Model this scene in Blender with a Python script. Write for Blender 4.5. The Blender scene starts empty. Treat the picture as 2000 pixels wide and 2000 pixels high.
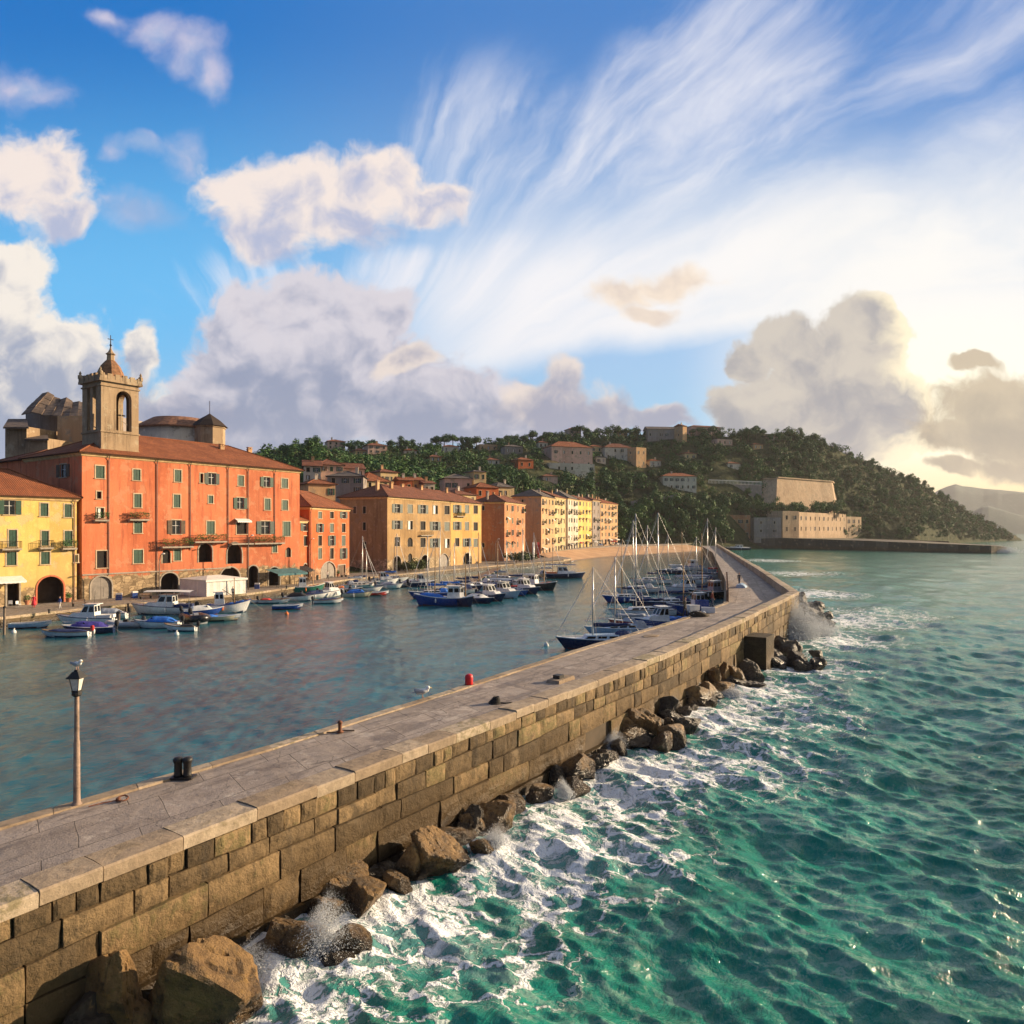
import bpy, bmesh, math, random
import numpy as np
from mathutils import Vector, Matrix, noise as mnoise
random.seed(7); rng = np.random.default_rng(7)
SC = bpy.context.scene
COL = SC.collection
R = math.radians
CAMZ, F, HY = 11.3, 1400.0, 1035.0
EXPO = 1.0
HAZE = 0.00007

def px2w(px, Y, z=None, py=None):
    """a point seen at pixel px (of the 2000 px photo) at depth Y; its height from z or from py"""
    x = (px - 1000) / F * Y
    return (x, Y, z if z is not None else CAMZ - (py - HY) / F * Y)
def gnd(px, py, z=0.0):
    Y = (CAMZ - z) * F / (py - HY)
    return ((px - 1000) / F * Y, Y, z)
def lin(r, g, b):
    def f(c):
        c /= 255.0
        return c / 12.92 if c <= 0.04045 else ((c + 0.055) / 1.055) ** 2.4
    return (f(r), f(g), f(b), 1.0)

# ---------------------------------------------------------------- shader helper
class T:
    def __init__(s, nt): s.nt = nt
    def n(s, typ, ins=None, **props):
        nd = s.nt.nodes.new(typ)
        for k, v in props.items(): setattr(nd, k, v)
        for k, v in (ins or {}).items():
            sock = nd.inputs[k]
            if isinstance(v, bpy.types.NodeSocket): s.nt.links.new(v, sock)
            elif v is not None: sock.default_value = v
        return nd
    def m(s, op, a, b=None, c=None, clamp=False):
        nd = s.nt.nodes.new('ShaderNodeMath'); nd.operation = op; nd.use_clamp = clamp
        for i, v in enumerate((a, b, c)):
            if v is None: continue
            if isinstance(v, bpy.types.NodeSocket): s.nt.links.new(v, nd.inputs[i])
            else: nd.inputs[i].default_value = v
        return nd.outputs[0]
    def vm(s, op, a, b=None, c=None, out=0):
        nd = s.nt.nodes.new('ShaderNodeVectorMath'); nd.operation = op
        for i, v in enumerate((a, b, c)):
            if v is None: continue
            if isinstance(v, bpy.types.NodeSocket): s.nt.links.new(v, nd.inputs[i])
            elif op == 'SCALE' and i == 1: nd.inputs['Scale'].default_value = v
            else: nd.inputs[i].default_value = v
        if op == 'SCALE' and isinstance(b, bpy.types.NodeSocket): pass
        return nd.outputs['Value'] if out == 'Value' else nd.outputs[0]
    def mix(s, fac, a, b, blend='MIX'):
        nd = s.nt.nodes.new('ShaderNodeMix'); nd.data_type = 'RGBA'; nd.blend_type = blend; nd.clamp_factor = True
        for sock, v in ((nd.inputs[0], fac), (nd.inputs[6], a), (nd.inputs[7], b)):
            if isinstance(v, bpy.types.NodeSocket): s.nt.links.new(v, sock)
            else: sock.default_value = v
        return nd.outputs[2]
    def noise(s, vec, scale, detail=4, rough=0.55, dist=0.0, out='Fac'):
        nd = s.n('ShaderNodeTexNoise', {'Scale': scale, 'Detail': detail, 'Roughness': rough, 'Distortion': dist})
        if vec is not None: s.nt.links.new(vec, nd.inputs['Vector'])
        return nd.outputs[out]
    def vor(s, vec, scale, feature='F1', out='Distance', rnd=1.0):
        nd = s.n('ShaderNodeTexVoronoi', {'Scale': scale, 'Randomness': rnd}, feature=feature)
        if vec is not None: s.nt.links.new(vec, nd.inputs['Vector'])
        return nd.outputs[out]
    def mr(s, v, a, b, c=0.0, d=1.0, smooth=True):
        nd = s.n('ShaderNodeMapRange', {'From Min': a, 'From Max': b, 'To Min': c, 'To Max': d})
        nd.interpolation_type = 'SMOOTHSTEP' if smooth else 'LINEAR'
        if isinstance(v, bpy.types.NodeSocket): s.nt.links.new(v, nd.inputs['Value'])
        return nd.outputs[0]
    def scl(s, vec, v3):
        return s.vm('MULTIPLY', vec, v3)
    def comb(s, x, y, z):
        return s.n('ShaderNodeCombineXYZ', {'X': x, 'Y': y, 'Z': z}).outputs[0]
    def sep(s, v):
        nd = s.n('ShaderNodeSeparateXYZ', {'Vector': v}); return nd.outputs
    def attr(s, name, out='Fac'):
        return s.n('ShaderNodeAttribute', attribute_name=name).outputs[out]
    def bump(s, h, strength=0.3, dist=0.05):
        return s.n('ShaderNodeBump', {'Height': h, 'Strength': strength, 'Distance': dist}).outputs[0]

_mats = {}
def newmat(name):
    m = bpy.data.materials.new(name); m.use_nodes = True
    nt = m.node_tree; b = nt.nodes['Principled BSDF']
    return m, T(nt), b
def lk(t, sock, v):
    if isinstance(v, bpy.types.NodeSocket): t.nt.links.new(v, sock)
    else: sock.default_value = v

def plain(name, col, rough=0.55, metal=0.0, var=0.25, scale=1.5, bump=0.0, spec=0.5):
    """a painted or bare surface: base colour broken up by two noises"""
    if name in _mats: return _mats[name]
    m, t, b = newmat(name)
    co = t.n('ShaderNodeTexCoord').outputs['Object']
    n1 = t.noise(co, scale, 5, 0.6); n2 = t.noise(co, scale * 7, 3, 0.6)
    k = t.m('ADD', t.m('MULTIPLY', n1, 0.7), t.m('MULTIPLY', n2, 0.3))
    d = tuple(c * (1 - var) for c in col[:3]) + (1,); l = tuple(min(1, c * (1 + var * 0.8)) for c in col[:3]) + (1,)
    lk(t, b.inputs['Base Color'], t.mix(t.mr(k, 0.32, 0.68), d, l))
    b.inputs['Roughness'].default_value = rough; b.inputs['Metallic'].default_value = metal
    b.inputs['Specular IOR Level'].default_value = spec
    lk(t, b.inputs['Roughness'], t.mr(n2, 0.2, 0.8, max(0.02, rough - 0.12), min(1, rough + 0.12)))
    if bump: lk(t, b.inputs['Normal'], t.bump(n2, bump, 0.05))
    _mats[name] = m; return m

def plaster(name, c1, c2, dirt, bare, base_z=-9.0, basecol=None, stain=0.5):
    """old lime plaster: sun-faded patches, rain streaks under the eaves and sills, bare stone showing low down"""
    if name in _mats: return _mats[name]
    m, t, b = newmat(name)
    co = t.n('ShaderNodeTexCoord').outputs['Object']
    z = t.sep(co)[2]
    big = t.noise(co, 0.16, 4, 0.6); mid = t.noise(co, 0.7, 6, 0.65); fine = t.noise(co, 6.0, 4, 0.6)
    st = t.noise(t.scl(co, (1.0, 1.0, 0.09)), 1.1, 5, 0.7)
    col = t.mix(t.mr(big, 0.38, 0.62), c1, c2)
    pale = tuple(min(1, c * 1.25 + 0.03) for c in c2[:3]) + (1,)
    bnd = t.n('ShaderNodeTexWhiteNoise', {'W': t.m('FLOOR', t.m('MULTIPLY', t.sep(co)[0], 0.155))}, noise_dimensions='1D').outputs[0]
    col = t.mix(t.mr(bnd, 0.35, 0.65, 0, 0.35), col, tuple(min(1, c*1.3+.02) for c in c1[:3])+(1,)); col = t.mix(t.mr(bnd, 0.0, 0.35, 0.3, 0), col, dirt)
    col = t.mix(t.mr(mid, 0.52, 0.72, 0, 0.7), col, pale)
    low = t.mr(t.m('ADD', z, t.m('MULTIPLY', mid, 9.0)), 7.0, 14.0, 0.6, 0)
    col = t.mix(low, col, t.mix(0.45, dirt, bare))
    col = t.mix(t.m('MULTIPLY', t.mr(st, 0.47, 0.72), stain), col, dirt)
    patch = t.mr(t.m('ADD', t.noise(co, 0.42, 7, 0.68), t.m('MULTIPLY', big, 0.25)), 0.67, 0.72)
    col = t.mix(t.m('MULTIPLY', patch, 0.7), col, bare)
    if basecol is not None:
        edge = t.m('ADD', z, t.mr(t.noise(co, 0.5, 5, 0.65), 0.2, 0.8, -1.1, 1.1, False))
        bm = t.mr(edge, base_z - 0.25, base_z + 0.25, 1, 0)
        cell = t.vor(t.scl(co, (1, 1, 1.5)), 1.5, 'F1', 'Color'); ed = t.vor(t.scl(co, (1, 1, 1.5)), 1.5, 'DISTANCE_TO_EDGE')
        cv = t.sep(cell)[0]
        dk = tuple(c * 0.5 for c in basecol[:3]) + (1,); lt = tuple(min(1, c * 1.35) for c in basecol[:3]) + (1,)
        sc = t.mix(cv, dk, lt); sc = t.mix(t.mr(ed, 0.02, 0.07, 0.8, 0), sc, tuple(c * 0.35 for c in basecol[:3]) + (1,))
        sc = t.mix(t.mr(mid, 0.5, 0.7, 0, 0.6), sc, basecol)
        col = t.mix(bm, col, sc)
    col = t.mix(t.mr(fine, 0.3, 0.7, 0.12, 0), col, dirt)
    lk(t, b.inputs['Base Color'], col)
    b.inputs['Roughness'].default_value = 0.92; b.inputs['Specular IOR Level'].default_value = 0.2
    h = t.m('ADD', t.m('MULTIPLY', mid, 0.6), t.m('MULTIPLY', fine, 0.25))
    h = t.m('SUBTRACT', h, t.m('MULTIPLY', patch, 0.3))
    lk(t, b.inputs['Normal'], t.bump(h, 0.55, 0.09))
    _mats[name] = m; return m

def roofmat(name, c1, c2, c3):
    """clay pan tiles, rows along the slope, lichened"""
    if name in _mats: return _mats[name]
    m, t, b = newmat(name)
    uv = t.n('ShaderNodeUVMap').outputs[0]
    s = t.sep(uv)
    fu = t.m('FRACT', t.m('MULTIPLY', s[0], 1 / 0.26)); fv = t.m('FRACT', t.m('MULTIPLY', s[1], 1 / 0.42))
    hu = t.m('SINE', t.m('MULTIPLY', fu, math.pi))
    cell = t.comb(t.m('FLOOR', t.m('MULTIPLY', s[0], 1 / 0.26)), t.m('FLOOR', t.m('MULTIPLY', s[1], 1 / 0.42)), 0.0)
    rn = t.n('ShaderNodeTexWhiteNoise', {'Vector': cell}, noise_dimensions='2D').outputs[0]
    big = t.noise(uv, 0.35, 5, 0.65); mid = t.noise(uv, 1.9, 5, 0.7)
    col = t.mix(t.mr(big, 0.35, 0.65), c1, c2)
    col = t.mix(t.m('MULTIPLY', rn, 0.55), col, c3)
    col = t.mix(t.mr(mid, 0.58, 0.75, 0, 0.6), col, (0.07, 0.06, 0.045, 1))
    col = t.mix(t.mr(hu, 0.0, 0.45, 0.75, 0), col, (0.03, 0.016, 0.01, 1))
    lk(t, b.inputs['Base Color'], col)
    b.inputs['Roughness'].default_value = 0.9; b.inputs['Specular IOR Level'].default_value = 0.2
    lk(t, b.inputs['Normal'], t.bump(t.m('ADD', t.m('ADD', hu, t.m('MULTIPLY', fv, -0.5)), t.m('MULTIPLY', mid, 0.8)), 0.7, 0.08))
    _mats[name] = m; return m

# ---------------------------------------------------------------- mesh builder
class MB:
    def __init__(s): s.V = []; s.F = []; s.MI = []; s.UV = []; s.RN = []
    def add(s, vs, fs, mi=0, uvs=None, rn=0.5):
        o = len(s.V); s.V.extend([tuple(v) for v in vs])
        for i, f in enumerate(fs):
            s.F.append(tuple(o + k for k in f)); s.MI.append(mi); s.RN.append(rn)
            s.UV.append(uvs[i] if uvs else None)
        return s
    def box(s, x0, x1, y0, y1, z0, z1, mi=0, rn=0.5):
        v = [(x0,y0,z0),(x1,y0,z0),(x1,y1,z0),(x0,y1,z0),(x0,y0,z1),(x1,y0,z1),(x1,y1,z1),(x0,y1,z1)]
        return s.add(v, [(0,3,2,1),(4,5,6,7),(0,1,5,4),(1,2,6,5),(2,3,7,6),(3,0,4,7)], mi, rn=rn)
    def obox(s, c, h, ang=0.0, mi=0, tilt=None):
        M = Matrix.Rotation(ang, 3, 'Z')
        if tilt is not None: M = M @ tilt
        v = []
        for z in (-1, 1):
            for x, y in ((-1,-1),(1,-1),(1,1),(-1,1)):
                p = M @ Vector((x*h[0], y*h[1], z*h[2])); v.append((c[0]+p.x, c[1]+p.y, c[2]+p.z))
        return s.add(v, [(0,3,2,1),(4,5,6,7),(0,1,5,4),(1,2,6,5),(2,3,7,6),(3,0,4,7)], mi)
    def tube(s, pts, r, n=6, mi=0, cap=True):
        pts = [Vector(p) for p in pts]
        rs = r if isinstance(r, (list, tuple)) else [r] * len(pts)
        rings = []; up = Vector((0, 0, 1))
        for i, p in enumerate(pts):
            d = (pts[min(i+1, len(pts)-1)] - pts[max(i-1, 0)])
            if d.length < 1e-9: d = Vector((0,0,1))
            d.normalize(); a = d.cross(up if abs(d.z) < 0.95 else Vector((1,0,0))).normalized(); b = d.cross(a)
            rings.append([p + (a*math.cos(2*math.pi*k/n) + b*math.sin(2*math.pi*k/n)) * rs[i] for k in range(n)])
        vs = [q for rg in rings for q in rg]; fs = []
        for i in range(len(pts)-1):
            for k in range(n): fs.append((i*n+k, i*n+(k+1)%n, (i+1)*n+(k+1)%n, (i+1)*n+k))
        if cap: fs.append(tuple(range(n-1,-1,-1))); fs.append(tuple((len(pts)-1)*n+k for k in range(n)))
        return s.add(vs, fs, mi)
    def lathe(s, prof, n=12, c=(0,0,0), mi=0, sq=None):
        vs = []; fs = []
        for (r, z) in prof:
            for k in range(n):
                a = 2*math.pi*(k+0.5)/n
                vs.append((c[0]+r*math.cos(a), c[1]+r*math.sin(a), c[2]+z))
        for i in range(len(prof)-1):
            for k in range(n): fs.append((i*n+k, i*n+(k+1)%n, (i+1)*n+(k+1)%n, (i+1)*n+k))
        if prof[0][0] > 1e-4: fs.append(tuple(range(n-1,-1,-1)))
        if prof[-1][0] > 1e-4: fs.append(tuple((len(prof)-1)*n+k for k in range(n)))
        return s.add(vs, fs, mi)
    def poly(s, pts, mi=0, uv=None, rn=0.5): return s.add(pts, [tuple(range(len(pts)))], mi, [uv] if uv else None, rn)
    def build(s, name, mat, parent=None, smooth=False, loc=None, rn=False):
        me = bpy.data.meshes.new(name); me.from_pydata(s.V, [], s.F)
        for m in (mat if isinstance(mat, (list, tuple)) else [mat]): me.materials.append(m)
        if len(me.materials) > 1: me.polygons.foreach_set('material_index', s.MI)
        if any(u is not None for u in s.UV):
            l = me.uv_layers.new(name='UVMap'); arr = []
            for f, u in zip(s.F, s.UV): arr.extend([c for q in (u or [(0,0)]*len(f)) for c in q])
            l.data.foreach_set('uv', arr)
        if rn: me.attributes.new('rnd', 'FLOAT', 'FACE').data.foreach_set('value', s.RN)
        if smooth: me.polygons.foreach_set('use_smooth', [True]*len(s.F))
        me.update()
        o = bpy.data.objects.new(name, me); COL.objects.link(o)
        if parent is not None: o.parent = parent
        if loc is not None: o.location = loc
        return o

def np_mesh(name, V, Q, mat, attrs=None, smooth=True, parent=None):
    """mesh from numpy: V (n,3), Q (m,4 or 3)"""
    me = bpy.data.meshes.new(name); k = Q.shape[1]
    me.vertices.add(len(V)); me.vertices.foreach_set('co', np.ascontiguousarray(V, dtype=np.float32).ravel())
    me.loops.add(Q.size); me.loops.foreach_set('vertex_index', np.ascontiguousarray(Q, dtype=np.int32).ravel())
    me.polygons.add(len(Q)); me.polygons.foreach_set('loop_start', np.arange(0, Q.size, k, dtype=np.int32))
    me.polygons.foreach_set('use_smooth', np.full(len(Q), smooth))
    me.materials.append(mat)
    for an, (dom, arr) in (attrs or {}).items():
        me.attributes.new(an, 'FLOAT', dom).data.foreach_set('value', np.ascontiguousarray(arr, dtype=np.float32))
    me.update(calc_edges=True); me.validate()
    o = bpy.data.objects.new(name, me); COL.objects.link(o)
    if parent is not None: o.parent = parent
    return o

def tag(o, label=None, cat=None, group=None, kind=None):
    if label: o['label'] = label
    if cat: o['category'] = cat
    if group: o['group'] = group
    if kind: o['kind'] = kind
    return o
def thing(name, loc, rz, label, cat, group=None):
    o = bpy.data.objects.new(name, None); COL.objects.link(o)
    o.empty_display_size = 0.3
    o.location = loc; o.rotation_euler = (0, 0, rz)
    return tag(o, label, cat, group)
def copy_tree(o, parent=None):
    c = o.copy(); COL.objects.link(c)
    if parent is not None: c.parent = parent
    for ch in list(o.children): copy_tree(ch, c)
    return c

class Fr:
    """frame of a facade: x along it (A to B as seen from the water), y into the building, z up"""
    def __init__(s, A, B):
        s.A = A; s.B = B; dx, dy = B[0]-A[0], B[1]-A[1]; s.L = math.hypot(dx, dy)
        s.d = (dx/s.L, dy/s.L); s.ang = math.atan2(dy, dx); s.nrm = (s.d[1], -s.d[0])
    def uz(s, px, py, off=0.0):
        r = ((px-1000)/F, 1.0, -(py-HY)/F); n = s.nrm
        k = ((s.A[0]+n[0]*off)*n[0] + (s.A[1]+n[1]*off)*n[1]) / (r[0]*n[0] + r[1]*n[1])
        x, y = r[0]*k, r[1]*k
        return ((x-s.A[0])*s.d[0] + (y-s.A[1])*s.d[1], CAMZ + r[2]*k)
    def rect(s, x0, x1, y0, y1):
        cu, cz = (x0+x1)/2, (y0+y1)/2
        u0, _ = s.uz(x0, cz); u1, _ = s.uz(x1, cz); _, z1 = s.uz(cu, y0); _, z0 = s.uz(cu, y1)
        return (u0, u1, z0, z1)
# ---------------------------------------------------------------- camera, sun, sky
cam = bpy.data.cameras.new('camera'); camo = bpy.data.objects.new('camera', cam); COL.objects.link(camo)
camo.location = (0, 0, CAMZ); camo.rotation_euler = (R(90), 0, 0)
cam.sensor_width = 36; cam.lens = F / 2000 * 36; cam.shift_y = (HY - 1000) / 2000
cam.clip_start = 0.3; cam.clip_end = 30000
SC.camera = camo
SC.view_settings.view_transform = 'Standard'; SC.view_settings.look = 'None'
SC.view_settings.exposure = EXPO; SC.view_settings.gamma = 1
SC.render.engine = 'CYCLES'
cy = SC.cycles
cy.use_denoising = True; cy.max_bounces = 5; cy.diffuse_bounces = 2; cy.glossy_bounces = 3; cy.transmission_bounces = 3
cy.transparent_max_bounces = 4; cy.volume_bounces = 0; cy.sample_clamp_indirect = 4.0; cy.caustics_reflective = False; cy.caustics_refractive = False
cy.use_adaptive_sampling = True; cy.adaptive_threshold = 0.015

SUN_AZ, SUN_EL = R(68), R(15)        # azimuth from +Y towards +X
sv = Vector((math.sin(SUN_AZ)*math.cos(SUN_EL), math.cos(SUN_AZ)*math.cos(SUN_EL), math.sin(SUN_EL)))
sl = bpy.data.lights.new('sun', 'SUN'); sl.energy = 4.7; sl.angle = R(0.55); sl.color = (1.0, 0.77, 0.51)
so = bpy.data.objects.new('sun', sl); COL.objects.link(so)
so.rotation_euler = (-sv).to_track_quat('-Z', 'Y').to_euler(); so.location = (200, 80, 120)

w = bpy.data.worlds.new('World'); SC.world = w; w.use_nodes = True
nt = w.node_tree; t = T(nt)
bg = nt.nodes['Background']
BGS = 0.12; bg.inputs['Strength'].default_value = BGS
K = 1.0 / (BGS * 2 ** EXPO)          # a display-linear colour times K shows as that colour
sky = t.n('ShaderNodeTexSky', sky_type='NISHITA', sun_disc=False, sun_elevation=SUN_EL, sun_rotation=SUN_AZ,
          altitude=20, air_density=1.0, dust_density=1.2, ozone_density=2.0)
D = t.n('ShaderNodeTexCoord').outputs['Generated']
dx, dy, dz = t.sep(D)[0], t.sep(D)[1], t.sep(D)[2]
yy = t.m('MAXIMUM', dy, 0.12)
U = t.m('MULTIPLY_ADD', t.m('DIVIDE', dx, yy), 1.4, 1.0)          # direction as a plane north of the harbour
Vv = t.m('MULTIPLY_ADD', t.m('DIVIDE', t.m('MAXIMUM', dz, 0.0), yy), -1.4, 1.035)
P = t.comb(U, Vv, 0.0)
def col(r, g, b, k=1.0):
    c = lin(r, g, b); return (c[0]*K*k, c[1]*K*k, c[2]*K*k, 1)
# clear air: the sky texture, deepened overhead on the left as in the photograph
hs = t.n('ShaderNodeHueSaturation', {'Saturation': 1.25, 'Value': 1.0, 'Color': sky.outputs[0]}).outputs[0]
blue = t.mix(t.mr(Vv, 0.0, 0.62), col(0, 116, 200), col(104, 192, 248))
blue = t.mix(t.mr(Vv, 0.6, 0.95), blue, col(160, 205, 235))
pale = t.mix(t.mr(Vv, 0.0, 0.7), col(62, 128, 202), col(158, 198, 238))
pale = t.mix(t.mr(Vv, 0.66, 0.95), pale, col(150, 205, 235))
air = t.mix(t.mr(U, 0.3, 1.05), blue, pale)
base = t.mix(0.94, hs, air)
# cirrus: streaks that fan out from low behind the hill
wv = t.noise(P, 1.7, 3, 0.55, out='Color')
wv2 = t.noise(P, 7.0, 4, 0.6, out='Color')
Pw = t.vm('ADD', P, t.vm('ADD', t.vm('MULTIPLY', t.vm('SUBTRACT', wv, (0.5, 0.5, 0.5)), (0.16, 0.16, 0)), t.vm('MULTIPLY', t.vm('SUBTRACT', wv2, (0.5, 0.5, 0.5)), (0.045, 0.045, 0))))
q = t.vm('SUBTRACT', Pw, (0.63, 0.86, 0)); qs = t.sep(q)
ang = t.m('ARCTAN2', t.m('MULTIPLY', qs[1], -1.0), qs[0]); rad = t.vm('LENGTH', q, out='Value')
stk = t.noise(t.comb(t.m('MULTIPLY', ang, 2.6), t.m('MULTIPLY', rad, 0.75), 0.9), 1.6, 5, 0.52, 0.5)
stk2 = t.noise(t.comb(t.m('MULTIPLY', ang, 6.0), t.m('MULTIPLY', rad, 1.2), 4.3), 1.6, 6, 0.62, 0.6)
st = t.m('ADD', t.m('MULTIPLY', stk, 0.64), t.m('MULTIPLY', stk2, 0.36))
def blob(cx, cy, rx, ry, src=P):
    """1 at the centre of an ellipse in the sky plane, falling through 0 at its edge"""
    v = t.vm('MULTIPLY_ADD', src, (1/rx, 1/ry, 0), (-cx/rx, -cy/ry, 0))
    return t.m('SUBTRACT', 1.0, t.vm('LENGTH', v, out='Value'))
def soft(cx, cy, rx, ry, src=P): return t.mr(blob(cx, cy, rx, ry, src), 0.0, 1.0)
cm = t.m('MAXIMUM', soft(1.42, 0.20, 0.62, 0.52), t.m('MULTIPLY', soft(0.85, 0.50, 0.42, 0.2), 0.5))
cm = t.m('MAXIMUM', cm, soft(1.9, 0.25, 0.6, 0.6))
cm = t.m('MAXIMUM', cm, t.m('MULTIPLY', soft(0.52, 0.56, 0.34, 0.18), 0.6))
cm = t.m('MULTIPLY', cm, t.m('MAXIMUM', t.mr(t.m('ADD', U, t.m('MULTIPLY', Vv, 0.9)), 1.16, 1.52), t.mr(Vv, 0.44, 0.54)))
cm = t.m('MAXIMUM', cm, t.m('MULTIPLY', soft(0.98, 0.30, 0.42, 0.36, Pw), 0.30))
ci = t.mr(t.m('MULTIPLY_ADD', cm, 0.19, t.m('SUBTRACT', st, 0.20)), 0.28, 0.60)
ci = t.m('MULTIPLY', ci, t.mr(cm, 0.02, 0.3))
base = t.mix(t.m('MULTIPLY', ci, 0.96), base, col(240, 240, 248))
# the white veil lying across the right, lower edge clean, with blue below it
ln = t.m('SUBTRACT', t.sep(Pw)[1], t.m('MULTIPLY_ADD', U, -0.16, 0.74))
veil = t.m('MULTIPLY', t.mr(ln, -0.24, 0.0), t.mr(t.m('ADD', ln, t.m('MULTIPLY', st, 0.1)), 0.15, 0.22, 1, 0))
veil = t.m('MULTIPLY', veil, t.mr(U, 0.62, 1.05))
veil = t.m('MULTIPLY', veil, t.mr(st, 0.3, 0.55, 0.72, 1.0))
vr = t.m('MULTIPLY', t.mr(U, 1.3, 1.62), t.mr(Vv, 0.42, 0.6))
veil = t.m('MAXIMUM', veil, vr)
base = t.mix(t.m('MULTIPLY', veil, 0.97), base, t.mix(t.mr(U, 1.0, 1.8), col(250, 248, 250), col(253, 251, 247)))
# glow of the low sun behind cloud
gl = soft(1.86, 0.80, 0.36, 0.22); gl2 = t.m('MULTIPLY', t.mr(U, 1.35, 1.9), t.mr(Vv, 0.80, 0.94))
base = t.mix(t.m('MULTIPLY', gl2, 0.95), base, col(253, 222, 158))
base = t.mix(gl, base, col(255, 248, 220, 1.25))
# cumulus
n1 = t.noise(P, 5.2, 7, 0.56, 0.2); n1c = t.noise(P, 7.0, 4, 0.5, out='Color')
Pc = t.vm('ADD', P, t.vm('MULTIPLY', t.vm('SUBTRACT', n1c, (0.5, 0.5, 0.5)), (0.11, 0.11, 0)))
n2 = t.noise(Pc, 12, 9, 0.60)
nL = t.noise(t.vm('ADD', Pc, (0.022, -0.03, 0)), 8.0, 7, 0.54); n0 = t.noise(Pc, 8.0, 7, 0.54)
rel = t.m('SUBTRACT', n0, nL)
def field(lst):
    d = None
    for b in lst:
        v = blob(*b, src=Pc); d = v if d is None else t.m('SMOOTH_MAX', d, v, 0.25)
    return t.m('ADD', d, t.m('MULTIPLY', t.m('SUBTRACT', n2, 0.5), 1.25))
def layer(base, lst, lo, hi, dark, light, vtop, vbot, alpha=1.0, relk=3.6):
    d = field(lst)
    a = t.m('MULTIPLY', t.mr(d, lo, hi), alpha)
    sh = t.m('ADD', t.mr(Vv, vtop, vbot, 1.0, 0.0), t.m('MULTIPLY', rel, relk))
    sh = t.m('ADD', sh, t.mr(d, 0.0, 0.7, 0.25, -0.1))
    return t.mix(a, base, t.mix(t.mr(sh, -0.15, 1.05), dark, light)), d
pale_l = [(.30,.065,.07,.05),(.37,.10,.09,.06),(.41,.14,.05,.07),(.21,.035,.06,.03),(.04,.175,.11,.055),(.36,.305,.05,.06),(.28,.29,.07,.025),(.27,.415,.10,.045),(.22,.30,.04,.04)]
base, _ = layer(base, pale_l, -0.05, 1.0, col(150, 180, 222), col(216, 208, 226), -0.1, 0.6, 0.85)
mid_l = [(.52,.375,.17,.085),(.64,.40,.15,.09),(.74,.36,.11,.065),(.85,.40,.09,.05),(.53,.46,.10,.055),(.05,.355,.15,.10),(.13,.43,.07,.05)]
base, _ = layer(base, mid_l, -0.06, 0.40, col(184, 190, 216), col(252, 236, 226), 0.30, 0.56, 0.95)
left_l = [(.01,.515,.10,.055),(.0,.60,.10,.09),(.09,.69,.14,.09),(.02,.75,.26,.15),(.275,.70,.05,.07),(.13,.84,.34,.10)]
base, _ = layer(base, left_l, -0.04, 0.26, col(164, 172, 194), col(252, 242, 230), 0.52, 0.84, 0.97)
low_l = [(.47,.66,.06,.08),(.50,.61,.09,.06),(.56,.64,.17,.12),(.70,.62,.12,.10),(.46,.76,.13,.10),(.62,.74,.26,.14),(.82,.80,.28,.09),(.42,.86,.32,.08),(1.0,.82,.2,.06)]
base, _ = layer(base, low_l, -0.04, 0.26, col(150, 158, 184), col(220, 214, 222), 0.50, 0.92, 0.96, 3.2)
sm_l = [(1.09,.755,.065,.055),(1.07,.79,.12,.05),(1.19,.81,.075,.05),(1.30,.82,.08,.035),(.78,.71,.06,.035),(.82,.70,.04,.03)]
base, _ = layer(base, sm_l, -0.04, 0.36, col(160, 164, 186), col(236, 222, 214), 0.68, 0.84, 0.95, 3.0)
cr_l = [(1.22,.56,.10,.05),(1.30,.55,.12,.045),(1.27,.61,.07,.03)]
base, _ = layer(base, cr_l, 0.05, 0.6, col(226, 206, 190), col(254, 232, 206), 0.45, 0.7, 0.8)
dk_l = [(1.53,.665,.075,.055),(1.60,.71,.12,.085),(1.69,.625,.065,.055),(1.68,.70,.10,.10),(1.58,.79,.17,.11),(1.70,.80,.12,.11),(1.46,.70,.05,.04),(1.50,.82,.13,.08),(1.45,.80,.07,.06),(1.62,.85,.24,.07)]
base, dd = layer(base, dk_l, -0.02, 0.28, col(152, 154, 164), col(206, 198, 188), 0.55, 1.0, 0.97, 3.2)
rim = t.m('MULTIPLY', t.m('MULTIPLY', t.mr(dd, 0.0, 0.12), t.mr(dd, 0.15, 0.55, 1, 0)), t.mr(U, 1.64, 1.78))
base = t.mix(t.m('MULTIPLY', rim, 0.9), base, col(255, 240, 205, 1.1))
rt_l = [(1.93,.785,.12,.06),(1.97,.80,.2,.08),(1.90,.84,.16,.05),(2.05,.84,.2,.1),(2.0,.91,.10,.03),(1.86,.905,.07,.018),(1.90,.71,.05,.014)]
base, dr = layer(base, rt_l, -0.05, 0.36, col(150, 142, 132), col(196, 180, 156), 0.7, 0.95, 0.92, 2.0)
# low haze band over the horizon, lilac to the left
base = t.mix(t.m('MULTIPLY', t.mr(Vv, 0.80, 0.98), t.mr(U, 1.15, 1.4, 0.75, 0)), base, col(170, 178, 205))
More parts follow.
